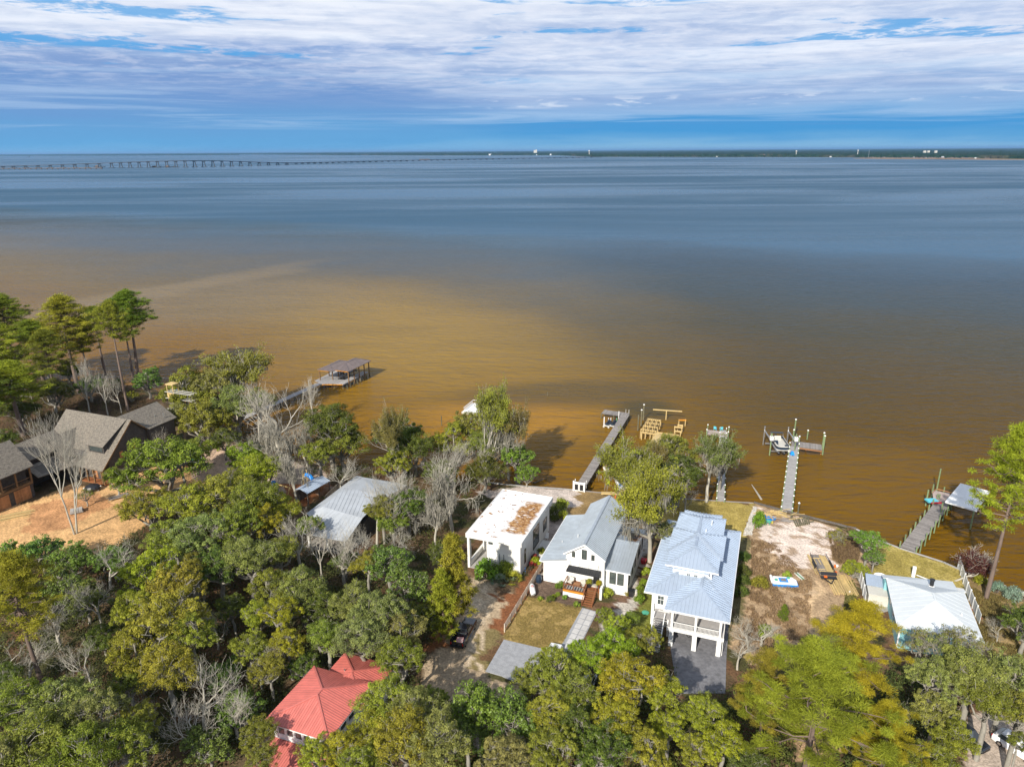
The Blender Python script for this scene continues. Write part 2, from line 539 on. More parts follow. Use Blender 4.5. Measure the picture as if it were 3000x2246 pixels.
def inpoly(X, Y, poly):
    r = np.zeros(X.shape, bool)
    n = len(poly)
    for i in range(n):
        x0, y0 = poly[i]
        x1, y1 = poly[(i + 1) % n]
        c = ((y0 > Y) != (y1 > Y)) & (X < (x1 - x0) * (Y - y0) / ((y1 - y0) if y1 != y0 else 1e-9) + x0)
        r ^= c
    return r


def smoothnoise(X, Y, s, seed):
    """value noise for painting the soil types"""
    r = np.random.RandomState(seed)
    tab = r.rand(256, 256)
    x = X / s
    y = Y / s
    xi = np.floor(x).astype(int)
    yi = np.floor(y).astype(int)
    fx = x - xi
    fy = y - yi
    fx = fx * fx * (3 - 2 * fx)
    fy = fy * fy * (3 - 2 * fy)
    t = lambda a, b: tab[a % 256, b % 256]
    return (t(xi, yi) * (1 - fx) + t(xi + 1, yi) * fx) * (1 - fy) + (t(xi, yi + 1) * (1 - fx) + t(xi + 1, yi + 1) * fx) * fy


xs = np.concatenate([np.arange(-900, -160, 20), np.arange(-160, 125, 0.55), np.arange(125, 900, 20)])
near, ROWS = 20.0, 330
T = np.linspace(0, 1, ROWS)
ys0 = yshore(xs)
X = np.repeat(xs[None, :], ROWS, 0)
Y = ys0[None, :] + (near - ys0[None, :]) * T[:, None]
Y[-1, :] = -400
# natural bank on the wooded left, vertical bulkhead elsewhere
dist = ys0[None, :] - Y
bank = np.clip((-38 - X) / 6, 0, 1)
Z = G0 - bank * 1.7 * np.clip(1 - dist / 7.0, 0, 1) ** 1.5
Z += (smoothnoise(X, Y, 3.0, 5) - 0.5) * 0.07 + bank * (smoothnoise(X, Y, 8.0, 6) - 0.5) * 0.4 * np.clip(dist / 10, 0, 1)
Z -= 0.04
nx = lambda s, sd: smoothnoise(X, Y, s, sd)
wob = (nx(2.2, 11) - .5) * 2.2 + (nx(0.9, 12) - .5) * 1.1
wob2 = (nx(2.6, 13) - .5) * 2.2 + (nx(1.0, 14) - .5) * 1.1
col = np.zeros(X.shape + (3,))
def paint(mask, c, f=1.0):
    f = np.asarray(f, float) * mask
    col[:] = col * (1 - f[..., None]) + np.array(c) * f[..., None]
def zone(px, c, var=0.15, soft=True, s=1.6, seed=1):
    P = [g(*p) for p in px]
    m = inpoly(X + (wob if soft else 0), Y + (wob2 if soft else 0), P)
    n = nx(s, seed) * .6 + nx(s * .35, seed + 1) * .4
    cc = np.array(c)[None, None, :] * (1 + (n[..., None] - .5) * 2 * var)
    f = m[..., None].astype(float)
    col[:] = col * (1 - f) + cc * f
    return m
one = np.ones(X.shape)
paint(one, (0.10, 0.068, 0.036))
paint(nx(5, 21) > .55, (0.13, 0.075, 0.04))
paint(nx(2.5, 23) > .62, (0.055, 0.062, 0.022), .8)
paint(nx(1.2, 24) > .68, (0.18, 0.12, 0.07), .6)
# construction yard
zone([(-400, 1560), (0, 1490), (240, 1430), (420, 1350), (560, 1300), (690, 1290), (720, 1350), (690, 1430), (580, 1450), (430, 1520), (360, 1600), (220, 1640), (0, 1700), (-400, 1800)], (0.56, 0.34, 0.155), .22, seed=31)
zone([(560, 1310), (700, 1295), (700, 1400), (640, 1430), (560, 1400)], (0.50, 0.36, 0.26), .15, seed=33)
zone([(100, 1480), (300, 1440), (330, 1470), (160, 1560), (60, 1560)], (0.46, 0.24, 0.11), .25, seed=35)
zone([(780, 1330), (960, 1380), (960, 1440), (820, 1480), (770, 1430)], (0.42, 0.33, 0.26), .2, seed=36)
zone([(830, 1420), (960, 1420), (900, 1480), (830, 1480)], (0.30, 0.12, 0.05), .2, seed=37)
zone([(0, 1120), (350, 1130), (430, 1200), (330, 1260), (0, 1330)], (0.10, 0.062, 0.036), .35, seed=38)
zone([(330, 1200), (440, 1210), (420, 1260), (330, 1260)], (0.20, 0.14, 0.075), .25, seed=39)
# white house drive and shell strip
zone([(1520, 1423), (1640, 1428), (1712, 1440), (1690, 1490), (1640, 1560), (1600, 1660), (1580, 1670), (1560, 1640), (1590, 1540), (1560, 1500), (1400, 1440)], (0.50, 0.43, 0.38), .14, s=.8, seed=41)
zone([(1590, 1500), (1640, 1520), (1610, 1650), (1570, 1660)], (0.33, 0.27, 0.23), .3, s=.7, seed=42)
zone([(1365, 1690), (1450, 1690), (1500, 1770), (1470, 1850), (1420, 1930), (1420, 1985), (1560, 2020), (1540, 2070), (1250, 2060), (1240, 1960), (1290, 1880), (1340, 1780)], (0.38, 0.29, 0.19), .22, s=1.0, seed=43)
zone([(1430, 1720), (1490, 1750), (1560, 1660), (1600, 1640), (1590, 1680), (1490, 1855), (1440, 1850), (1490, 1760), (1440, 1740)], (0.21, 0.085, 0.038), .25, s=.7, seed=44)
zone([(1370, 1860), (1440, 1840), (1470, 1850), (1420, 1960), (1360, 1950)], (0.19, 0.15, 0.065), .3, s=.9, seed=45)
for a_, b_ in ((1385, 1405), (1425, 1440)):
    zone([(a_ + 10, 1690), (b_ + 10, 1690), (b_ - 5, 1820), (b_ - 40, 1960), (a_ - 40, 1960), (a_ - 5, 1820)], (0.46, 0.37, 0.26), .25, s=.6, seed=48)
zone([(1265, 1850), (1330, 1820), (1300, 1890), (1250, 1900)], (0.30, 0.13, 0.055), .25, seed=46)
zone([(1560, 1735), (1590, 1750), (1640, 1668), (1605, 1655)], (0.55, 0.50, 0.45), .15, s=.5, seed=47)
# lawns
zone([(1712, 1440), (1862, 1452), (1930, 1500), (1900, 1570), (1880, 1640), (1640, 1600), (1660, 1520)], (0.25, 0.17, 0.075), .16, s=1.2, seed=51)
zone([(1545, 1745), (1700, 1776), (1712, 1783), (1660, 1890), (1640, 1915), (1574, 1897), (1478, 1872), (1476, 1848)], (0.29, 0.205, 0.075), .14, s=.9, soft=False, seed=52)
zone([(1560, 1690), (1640, 1660), (1720, 1740), (1700, 1776), (1545, 1745)], (0.13, 0.09, 0.065), .3, s=.5, seed=53)
zone([(1840, 1720), (1885, 1745), (1830, 1800), (1790, 1790), (1800, 1740)], (0.15, 0.09, 0.06), .3, s=.5, seed=54)
zone([(1885, 1540), (1910, 1560), (1870, 1700), (1840, 1830), (1800, 1880), (1780, 1860), (1832, 1745), (1860, 1660)], (0.46, 0.42, 0.37), .22, s=.6, seed=55)
zone([(1895, 1700), (1940, 1760), (1945, 1840), (1870, 1850), (1860, 1800), (1885, 1740)], (0.16, 0.17, 0.035), .25, s=.7, seed=56)
zone([(1930, 1458), (2054, 1463), (2208, 1473), (2200, 1500), (2185, 1570), (2120, 1600), (1980, 1560), (1900, 1520)], (0.37, 0.285, 0.085), .16, s=1.1, seed=57)
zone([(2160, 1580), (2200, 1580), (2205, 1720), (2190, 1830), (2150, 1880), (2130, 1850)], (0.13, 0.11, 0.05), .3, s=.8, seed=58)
# vacant lot
zone([(2208, 1476), (2319, 1505), (2483, 1548), (2530, 1600), (2520, 1680), (2500, 1760), (2560, 1850), (2400, 1950), (2200, 1940), (2140, 1880), (2190, 1760), (2195, 1580)], (0.37, 0.26, 0.155), .35, s=1.0, seed=61)
sm = zone([(2212, 1485), (2320, 1510), (2480, 1553), (2490, 1580), (2436, 1580), (2442, 1650), (2410, 1668), (2340, 1662), (2290, 1640), (2248, 1605), (2232, 1565), (2222, 1520)], (0.66, 0.55, 0.47), .12, s=.9, seed=63)
paint(sm & (nx(1.1, 66) * .6 + nx(.6, 67) * .4 > .60), (0.30, 0.21, 0.13), .85)
zone([(2225, 1490), (2330, 1515), (2300, 1540), (2240, 1530)], (0.30, 0.20, 0.13), .35, s=.6, seed=68)
zone([(2380, 1690), (2400, 1700), (2400, 1860), (2380, 1860)], (0.58, 0.41, 0.24), .2, s=.6, seed=64)
zone([(2345, 1715), (2385, 1720), (2385, 1745), (2350, 1740)], (0.52, 0.38, 0.24), .2, s=.6, seed=65)
# right hand property
zone([(2580, 1583), (2763, 1645), (2832, 1676), (2830, 1720), (2760, 1730), (2540, 1690), (2550, 1640)], (0.36, 0.285, 0.085), .2, s=1.3, seed=71)
zone([(2832, 1690), (2923, 1712), (3000, 1755), (3300, 1850), (3300, 2000), (2900, 1960), (2870, 1860), (2830, 1760)], (0.26, 0.185, 0.085), .3, s=1.0, seed=72)
zone([(2830, 1700), (2850, 1720), (2885, 1820), (2870, 1830)], (0.26, 0.10, 0.05), .3, s=.7, seed=73)
zone([(2840, 2090), (3100, 2060), (3200, 2300), (2820, 2300)], (0.42, 0.345, 0.28), .12, s=.7, soft=False, seed=74)
zone([(2340, 2140), (2440, 2060), (2440, 2200), (2330, 2260)], (0.40, 0.26, 0.15), .2, s=.8, seed=75)
col *= (1 + (np.random.RandomState(3).rand(*X.shape)[..., None] - .5) * .22)
col = np.clip(col, 0.01, 0.9)

nr, nc = X.shape
me = bpy.data.meshes.new('ground')
V = np.stack([X, Y, Z], -1).reshape(-1, 3)
idx = np.arange(nr * nc).reshape(nr, nc)
F_ = np.stack([idx[:-1, :-1], idx[1:, :-1], idx[1:, 1:], idx[:-1, 1:]], -1).reshape(-1, 4)
me.vertices.add(len(V))
me.vertices.foreach_set('co', V.ravel())
me.loops.add(F_.size)
me.loops.foreach_set('vertex_index', F_.ravel().astype(np.int32))
me.polygons.add(len(F_))
me.polygons.foreach_set('loop_start', np.arange(0, F_.size, 4, dtype=np.int32))
me.polygons.foreach_set('use_smooth', [True] * len(F_))
me.update(calc_edges=True)
ca = me.attributes.new('soil', 'FLOAT_COLOR', 'POINT')
ca.data.foreach_set('color', np.concatenate([col, np.ones(X.shape + (1,))], -1).ravel())
mg = bpy.data.materials.new('soil')
mg.use_nodes = True
k = N(mg.node_tree)
b = k.n['Principled BSDF']
a = k.new('ShaderNodeAttribute', attribute_name='soil')
ge = k.new('ShaderNodeNewGeometry')
n1 = k.noise(ge.outputs['Position'], 3.2, 6, 0.7)
n2 = k.noise(ge.outputs['Position'], 0.5, 4, 0.6)
f = k.math('ADD', k.maprange(n1, 0.3, 0.7, 0.62, 1.38), k.maprange(n2, 0.3, 0.7, -0.14, 0.14))
sc = k.new('ShaderNodeVectorMath', operation='SCALE')
k.link(a.outputs['Color'], sc.inputs[0])
k.link(f, sc.inputs['Scale'])
k.link(sc.outputs[0], b.inputs['Base Color'])
b.inputs['Roughness'].default_value = 0.95
b.inputs['Specular IOR Level'].default_value = 0.15
bn = k.new('ShaderNodeBump')
bn.inputs['Distance'].default_value = 0.08
k.link(k.noise(ge.outputs['Position'], 5.0, 5, 0.7), bn.inputs['Height'])
k.link(bn.outputs[0], b.inputs['Normal'])
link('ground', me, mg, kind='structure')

# ------------------------------------------------------------------ water
mw = bpy.data.materials.new('bay_water')
mw.use_nodes = True
k = N(mw.node_tree)
b = k.n['Principled BSDF']
ge = k.new('ShaderNodeNewGeometry')
px, py, pz = k.sep(ge.outputs['Position'])
P = ge.outputs['Position']
wl = k.noise(P, 0.006, 4, 0.5)
wm = k.noise(P, 0.02, 4, 0.55)
ws = k.noise(k.comb(k.math('MULTIPLY', px, 0.35), py), 0.05, 5, 0.6)
# distance from the sandy shore, bent so the shallows reach further out on the left
s_ = k.math('ADD', py, k.math('MULTIPLY', px, 0.50))
s_ = k.math('ADD', s_, k.math('MULTIPLY', k.math('SUBTRACT', wl, 0.5), 150.0))
s_ = k.math('ADD', s_, k.math('MULTIPLY', k.math('SUBTRACT', wm, 0.5), 70.0))
depth = k.maprange(s_, 95.0, 620.0, 0.0, 1.0, smooth=False)
tan = k.ramp(depth, [(0.0, (0.19, 0.088, 0.002)), (0.16, (0.185, 0.094, 0.005)), (0.32, (0.160, 0.100, 0.020)), (0.46, (0.122, 0.092, 0.044)), (0.60, (0.082, 0.081, 0.070)), (0.78, (0.052, 0.074, 0.088)), (0.9, (0.050, 0.092, 0.130)), (1.0, (0.046, 0.104, 0.168))])  # bluer far stops put the sky's reflection into the base colour, both ramps
tan_r = k.ramp(depth, [(0.0, (0.140, 0.068, 0.000)), (0.10, (0.125, 0.062, 0.001)), (0.25, (0.088, 0.050, 0.004)), (0.42, (0.060, 0.047, 0.017)), (0.56, (0.044, 0.050, 0.044)), (0.75, (0.036, 0.052, 0.064)), (0.88, (0.040, 0.070, 0.100)), (1.0, (0.046, 0.100, 0.160))])
tan = k.mix(k.maprange(k.math('ADD', px, k.math('MULTIPLY', k.math('SUBTRACT', wl, 0.5), 120.0)), 0.0, 95.0), tan, tan_r)
def ell(cx, cy, rx, ry, rot, soft=0.6, warp=14.0):
    """soft ellipse on the bay floor"""
    x = k.math('SUBTRACT', k.math('ADD', px, k.math('MULTIPLY', k.math('SUBTRACT', wm, 0.5), warp * 2)), cx)
    y = k.math('SUBTRACT', k.math('ADD', py, k.math('MULTIPLY', k.math('SUBTRACT', wl, 0.5), warp * 2)), cy)
    c, s = math.cos(rot), math.sin(rot)
    u = k.math('DIVIDE', k.math('ADD', k.math('MULTIPLY', x, c), k.math('MULTIPLY', y, s)), rx)
    v = k.math('DIVIDE', k.math('SUBTRACT', k.math('MULTIPLY', y, c), k.math('MULTIPLY', x, s)), ry)
    d = k.math('SQRT', k.math('ADD', k.math('MULTIPLY', u, u), k.math('MULTIPLY', v, v)))
    return k.maprange(d, 1.0 - soft, 1.0 + soft * 0.4, 1.0, 0.0)
# sandbars are paler, channels darker
def pell(pxc, pyc, rx, ry, rot, **kw):
    x, y = g(pxc, pyc, 0)
    return ell(x, y, rx, ry, math.radians(rot), **kw)
sand = (0.275, 0.170, 0.030)
tan = k.mix(k.math('MULTIPLY', pell(1150, 960, 62, 120, 28, soft=0.8), 0.8), tan, sand)
tan = k.mix(k.math('MULTIPLY', pell(640, 880, 70, 70, 20, warp=30), 0.6), tan, (0.20, 0.14, 0.06))
tan = k.mix(k.math('MULTIPLY', pell(480, 850, 20, 120, -28, warp=24), 0.5), tan, (0.23, 0.16, 0.07))
tan = k.mix(k.math('MULTIPLY', pell(1500, 1230, 26, 20, 0), 0.75), tan, (0.32, 0.16, 0.018))
tan = k.mix(k.math('MULTIPLY', pell(1000, 1180, 24, 22, 30), 0.5), tan, (0.22, 0.112, 0.006))
tan = k.mix(k.math('MULTIPLY', pell(2550, 1400, 30, 25, 30), 0.3), tan, (0.20, 0.105, 0.012))
tan = k.mix(k.math('MULTIPLY', pell(1640, 1150, 34, 14, 8, warp=18), 0.62), tan, (0.075, 0.055, 0.022))
tan = k.mix(k.math('MULTIPLY', pell(1890, 1198, 9, 9, 0, warp=3), 0.7), tan, (0.045, 0.042, 0.018))
tan = k.mix(k.math('MULTIPLY', k.maprange(ws, 0.42, 0.64), k.maprange(s_, 100.0, 500.0, 0.22, 0.05)), tan, (0.09, 0.062, 0.018))
tan = k.mix(k.math('MULTIPLY', k.maprange(k.noise(P, 0.6, 5, 0.7), 0.45, 0.62), k.maprange(s_, 90.0, 210.0, 0.28, 0.0)), tan, (0.12, 0.06, 0.006))
k.link(tan, b.inputs['Base Color'])
b.inputs['IOR'].default_value = 1.09
# wind lanes far out: rougher and smoother water
lane = k.noise(k.comb(k.math('MULTIPLY', px, 0.22), k.math('MULTIPLY', py, 1.0)), 0.0045, 7, 0.62, 0.6)
lane2 = k.noise(k.comb(k.math('MULTIPLY', px, 0.16), k.math('MULTIPLY', py, 1.0), 5.0), 0.0016, 6, 0.6, 0.8)
lanef = k.maprange(k.math('ADD', k.math('MULTIPLY', lane, 0.5), k.math('MULTIPLY', lane2, 0.5)), 0.42, 0.60)
far = k.maprange(py, 260.0, 900.0)
k.put(b.inputs['Roughness'], k.math('ADD', 0.16, k.math('MULTIPLY', k.math('MULTIPLY', lanef, far), 0.42)))
hgt = k.math('ADD', k.math('MULTIPLY', k.noise(k.comb(k.math('MULTIPLY', px, 0.3), py), 0.8, 3, 0.6, 0.4), 0.75),
             k.math('MULTIPLY', k.noise(k.comb(k.math('MULTIPLY', px, 0.35), py), 0.33, 3, 0.55, 0.5), 0.85))
hgt = k.math('ADD', hgt, k.math('MULTIPLY', k.noise(k.comb(k.math('MULTIPLY', px, 0.5), py), 0.07, 3, 0.6, 0.5), 0.5))
bn = k.new('ShaderNodeBump')
bn.inputs['Distance'].default_value = 1.0
k.put(bn.inputs['Strength'], k.math('ADD', 0.75, k.math('MULTIPLY', k.math('MULTIPLY', lanef, far), 0.35)))
k.link(hgt, bn.inputs['Height'])
k.link(bn.outputs[0], b.inputs['Normal'])
MB().add([(-130000, -3000, 0), (130000, -3000, 0), (130000, 160000, 0), (-130000, 160000, 0)], [(0, 1, 2, 3)]).build('water', mw, kind='structure')

# ------------------------------------------------------------------ bulkhead along the bay
def wall_run(pts, name, label, cat, top, th, m, boards=1.2, capm=None):
    t = thing(name, label, cat, (*pts[0], 0))
    ox, oy = pts[0]
    n = 0
    for (x0, y0), (x1, y1) in zip(pts, pts[1:]):
        L = math.hypot(x1 - x0, y1 - y0)
        q = max(1, int(L / boards))
        a = math.atan2(y1 - y0, x1 - x0)
        for i in range(q):
            f = (i + .5) / q
            mb = MB()
            mb.obox((x0 + (x1 - x0) * f - ox, y0 + (y1 - y0) * f - oy, (top - 0.1) / 2 - 0.3), (L / q - 0.03, th * (0.8 + 0.3 * (i % 2)), top + 0.5), a)
            mb.build('board', m, t)
        mb = MB()
        mb.obox(((x0 + x1) / 2 - ox, (y0 + y1) / 2 - oy, top - 0.02), (L + 0.1, th * 2.6, 0.10), a)
        mb.build('cap_rail', capm or m, t)
    return t
def line(*px):
    return [g(*p) for p in px]
wall_run(line((1400, 1411), (1535, 1424), (1650, 1432), (1700, 1437)), 'seawall', 'pale seawall edging the gravel behind the flat roofed white house', 'seawall', G0 + .06, .16, M_concrete, 2.4)
wall_run(line((1701, 1437), (1861, 1452), (2054, 1464), (2206, 1473)), 'seawall', 'thin timber seawall along the two brown back lawns', 'seawall', G0 + .04, .12, M_wood, 2.4)
wall_run(line((2209, 1473), (2319, 1502), (2483, 1544), (2507, 1549)), 'seawall', 'dark timber seawall at the edge of the sandy vacant lot', 'seawall', G0 + .18, .2, M_wood, 1.6, M_bark)
wall_run(line((2509, 1550), (2580, 1584), (2635, 1605), (2763, 1646), (2832, 1677)), 'seawall', 'pale capped seawall below the far right lawn', 'seawall', G0 + .06, .14, M_wood, 2.4, M_concrete)
for i in range(46):
    f = i / 45
    pxx, pyy = (2832 + f * 200, 1679 + f * 78)
    x, y = g(pxx + rnd.uniform(-4, 4), pyy + rnd.uniform(-5, 6), .9)
    s = rnd.uniform(.3, .75)
    if i == 0:
        rocks = thing('riprap', 'row of pale riprap boulders at the water beside the tall pine', 'rocks', (x, y, .9))
        rx0, ry0 = x, y
    mb = MB()
    mb.lathe([(s * .5, -.3), (s * .62, 0), (s * .5, s * .3), (s * .2, s * .42)], 7, tint=rnd.random())
    r_ = mb.build('rock', M_rock, rocks)
    r_.location = (x - rx0, y - ry0, rnd.uniform(-.1, .15))
    r_.rotation_euler = (rnd.uniform(-.4, .4), rnd.uniform(-.4, .4), rnd.uniform(0, 6))

# ------------------------------------------------------------------ the far shores
def land_far(name, edge, depth, z):
    """flat land behind a far shoreline, edge listed left to right"""
    mb = MB()
    n = len(edge)
    vs = [(x, y, z) for x, y in edge] + [(x * (1 + depth / math.hypot(x, y)), y * (1 + depth / math.hypot(x, y)), z) for x, y in edge]
    mb.add(vs, [(i, i + 1, n + i + 1, n + i) for i in range(n - 1)])
    return mb
def resample(edge, step, jit=0.0):
    r_ = np.random.RandomState(4)
    pts = []
    for (x0, y0), (x1, y1) in zip(edge, edge[1:]):
        q = max(1, int(math.hypot(x1 - x0, y1 - y0) / step))
        for i in range(q):
            pts.append((x0 + (x1 - x0) * i / q + r_.uniform(-jit, jit), y0 + (y1 - y0) * i / q + r_.uniform(-jit, jit)))
    pts.append(edge[-1])
    return pts
M_marsh = mat('marsh_grass', (0.25, 0.17, 0.09), 0.95, 0.2, 0.01, coords='Object', dirt=(0.12, 0.10, 0.05))
mfor = bpy.data.materials.new('far_forest')
mfor.use_nodes = True
k = N(mfor.node_tree)
b = k.n['Principled BSDF']
ge = k.new('ShaderNodeNewGeometry')
nn = k.noise(ge.outputs['Position'], 0.02, 6, 0.7)
n3 = k.noise(ge.outputs['Position'], 0.003, 4, 0.6)
cc = k.ramp(nn, [(0.35, (0.008, 0.022, 0.014)), (0.55, (0.018, 0.042, 0.022)), (0.7, (0.045, 0.055, 0.035))])
cc = k.mix(k.maprange(n3, 0.5, 0.66, 0, 0.5), cc, (0.09, 0.075, 0.055))
k.link(cc, b.inputs['Base Color'])
b.inputs['Roughness'].default_value = 1.0
b.inputs['Specular IOR Level'].default_value = 0.0
def canopy(name, edge, step, depths, hgt0, label, cat, seed, jit=0.0):
    """wood seen as one mass: an uneven wall of crowns and an uneven top"""
    r_ = np.random.RandomState(seed)
    E = resample(edge, step, jit)
    n = len(E)
    vs = []
    lump = np.convolve(r_.rand(n + 40), np.ones(12) / 12, 'same')[:n]
    for ri, d in enumerate(depths):
        for i, (x, y) in enumerate(E):
            R = math.hypot(x, y)
            if ri == 0:
                z = 0.5
            elif ri == 1:
                z = hgt0 * (0.45 + .4 * r_.rand())
            else:
                z = hgt0 * (0.75 + .45 * r_.rand() + .5 * (lump[i] - .5))
            f = 1 + (d + (r_.rand() * step * .8 if ri > 1 else 0)) / R
            vs.append((x * f, y * f, z))
    fs = [(r * n + i, r * n + i + 1, (r + 1) * n + i + 1, (r + 1) * n + i) for r in range(len(depths) - 1) for i in range(n - 1)]
    mb = MB()
    mb.add(vs, fs, .5)
    o = mb.build(name, mfor, kind='stuff')
    o['label'] = label
    o['category'] = cat
    return o
gz = lambda x, y: g(x, y, 0)
# positions are read off the photograph's waterlines, then extended out of frame
edgeL = [(-42000, 22000), (-27000, 24500), gz(0, 457.2), gz(300, 456.3), gz(700, 454.5)]
edgeC = [gz(560, 453.2), gz(800, 453.3), gz(1000, 454.6), gz(1200, 455.2), gz(1400, 455.3), gz(1560, 455.0), gz(1700, 454.8)]
edgeR = [gz(1640, 455.5), gz(1740, 459.6), gz(1900, 460.0), gz(2100, 460.4), gz(2300, 460.4), gz(2500, 461.5), gz(2700, 463.5), gz(2860, 465.5), gz(3000, 467.0), (3700, 3300), (5200, 2400)]
land_far('far_shore', edgeL, 60000, .8).build('far_shore', M_marsh, kind='structure')
land_far('far_shore', edgeC, 80000, 1.1).build('far_shore', M_marsh, kind='structure')
land_far('far_shore', edgeR, 90000, 1.4).build('far_shore', M_marsh, kind='structure')
off = lambda e, d: [(x * (1 + d / math.hypot(x, y)), y * (1 + d / math.hypot(x, y))) for x, y in e]
canopy('forest', off(edgeL, 30), 90, [0, 1, 80, 250, 600, 1500, 4000, 10000, 25000, 55000], 22, 'blue hazy wooded shore on the horizon beyond the bridge', 'forest', 1)
canopy('forest', off(edgeC, 25), 40, [0, 1, 40, 120, 300, 700, 1500, 3500, 8000, 20000, 45000, 75000], 20, 'dark wooded shore across the bay at the middle of the horizon', 'forest', 2)
canopy('forest', off([p for p in edgeR], 60), 14, [0, 1, 14, 30, 50, 80, 120, 180, 270, 400, 600, 900, 1400, 2200, 3500, 6000, 12000, 30000, 80000], 17, 'green pine forest on the nearer far shore at right', 'forest', 3, 10)
# marsh spits and bare brush in front of the woods
sp = [gz(2500, 465.0), gz(2600, 466.4), gz(2700, 466.6), gz(2800, 467.6), gz(2900, 468.8), gz(3000, 468.6), gz(3120, 470)]
bk = [gz(3120, 464.0), gz(2900, 464.6), gz(2700, 463.4), gz(2500, 464.2)]
mb = MB()
mb.prism(sp + bk, -.5, 1.2)
mb.build('marsh', M_marsh, kind='structure')
M_brush = mat('leafless_brush', (0.19, 0.14, 0.125), 1.0, 0.2, 0.02)
def lumps(name, centers, m, label, cat, seed):
    r_ = np.random.RandomState(seed)
    mb = MB()
    for (x, y, R, h_) in centers:
        mb.lathe([(R * .8, 0), (R, h_ * .4), (R * .75, h_ * .8), (R * .3, h_)], 7, (x, y, .5), r_.rand())
    o = mb.build(name, m, kind='stuff', smooth=True)
    return tag(o, label, cat)
cs = []
for i in range(160):
    f = rnd.random()
    x, y = gz(2200 + 95 * (rnd.gauss(0, .45)), 459.6)
    cs.append((x + rnd.uniform(-10, 10), y - 20 + rnd.uniform(-20, 40), rnd.uniform(7, 13), rnd.uniform(6, 13) + 9 * math.exp(-((x - gz(2245, 459.6)[0]) / 90) ** 2)))
lumps('brush', cs, M_brush, 'mound of leafless pinkish brush on the far shore right of centre', 'brush', 5)
cs = []
for i in range(260):
    pxx = rnd.uniform(2540, 3060)
    x, y = gz(pxx, 464.0 + (pxx - 2540) * .004)
    cs.append((x, y + rnd.uniform(-60, 120), rnd.uniform(4, 9), rnd.uniform(3, 8)))
lumps('brush', cs, M_brush, 'low leafless brush behind the tan marsh at the far right', 'brush', 6)

def far_house(pxx, pyy, w, hh, label, group, m=M_white):
    x, y = gz(pxx, pyy)
    w, hh = w * .7, hh * .8
    t = thing('far_house', label, 'house', (x, y, 1.4), 0, group)
    MB().box(-w / 2, w / 2, -5, 5, 0, hh * .65).build('wall', m, t)
    mb = MB()
    mb.add([(-w / 2 - .5, -5.6, hh * .65), (w / 2 + .5, -5.6, hh * .65), (w / 2 + .5, 5.6, hh * .65), (-w / 2 - .5, 5.6, hh * .65), (-w / 2 + 2, 0, hh), (w / 2 - 2, 0, hh)],
           [(0, 1, 5, 4), (1, 2, 5), (2, 3, 4, 5), (3, 0, 4), (0, 3, 2, 1)])
    mb.build('roof', M_galvold, t)
fh = 'small pale houses on the far right shore'
for no_, (pxx, pyy, w, hh) in enumerate([(2100, 460.2, 16, 8), (2389, 460.5, 22, 8), (2433, 461.0, 18, 9), (2677, 463.2, 12, 8), (2686, 463.4, 10, 7), (2712, 463.5, 9, 6), (2722, 463.4, 9, 7), (2858, 465.2, 18, 9), (2895, 465.4, 14, 7), (2590, 463.0, 8, 6)]):
    far_house(pxx, pyy, w, hh, 'small pale house on the far right shore, ' + ['leftmost, before the brush mound', 'second from the left', 'third from the left', 'left of the close pair', 'right of the close pair', 'just right of the close pair', 'left of the large gabled one', 'right of the large gabled one', 'last one towards the right edge', 'beside the left end of the tan marsh'][no_], fh)
far_house(2761, 464.6, 20, 15, 'largest white gabled house on the far right shore', fh)
for no_, (pxx, pyy, w, hh) in enumerate([(1185, 454.8, 34, 16), (1226, 454.8, 20, 14), (1273, 454.9, 30, 18), (1312, 454.9, 30, 16), (1324, 454.9, 18, 14), (1436, 455.2, 60, 24), (1613, 455, 30, 22), (1572, 455.2, 22, 12)]):
    far_house(pxx, pyy, w, hh, ['leftmost', 'second', 'third', 'fourth', 'fifth', 'widest', 'rightmost', 'next to rightmost'][no_] + ' tiny white building on the middle shore beneath the horizon', 'white buildings on the middle far shore')
for no_, (pxx, pyy, w, hh) in enumerate([(1862, 459.2, 14, 10), (1877, 459.4, 12, 9), (1852, 459.5, 10, 7)]):
    far_house(pxx, pyy, w, hh, ['middle', 'right', 'left'][no_] + ' white cottage by the far end of the bridge', 'white cottages by the bridge end')
# tanks, towers and a mast above the woods
def wtower(pxx, D, z0, z1, R, label, m):
    x, y = gz(pxx, 455)
    s = D / math.hypot(x, y)
    t = thing('water_tower', label, 'tower', (x * s, y * s, 1.4))
    MB().tube([(0, 0, 0), (0, 0, z1 - 1.7 * R)], R * .35, 10).build('stem', m, t)
    MB().lathe([(R * .4, z1 - 2 * R), (R, z1 - 1.3 * R), (R, z1 - .6 * R), (R * .6, z1 - .1 * R), (.2, z1)], 14).build('tank', m, t, True)
wtower(1726, 8200, 0, 62, 9, 'white water tower rising above the middle horizon', M_cream)
wtower(2332, 7000, 0, 50, 7, 'tan water tower above the woods right of centre', M_cream)
wtower(2512, 7200, 0, 52, 5, 'small white tank above the woods at right', M_white)
x, y = gz(1568, 455)
s = 14500 / math.hypot(x, y)
t = thing('storage_building', 'white industrial block standing on the horizon left of the water tower', 'building', (x * s, y * s, 1.1))
MB().box(-30, 8, -20, 20, 0, 68).build('hall', M_cream, t)
MB().box(8, 34, -20, 20, 0, 76).build('tower_block', M_cream, t)
x, y = gz(2707, 455)
for i, dxx in enumerate((0, 40, 118)):
    s = 9000 / math.hypot(x, y)
    t = thing('storage_building', ['left one of three white blocks on the right horizon', 'middle one of three white blocks on the right horizon', 'right one of three white blocks on the right horizon'][i], 'building', (x * s + dxx, y * s, 1.4))
    MB().box(-11, 11, -10, 10, 0, 37).build('wall', M_cream, t)
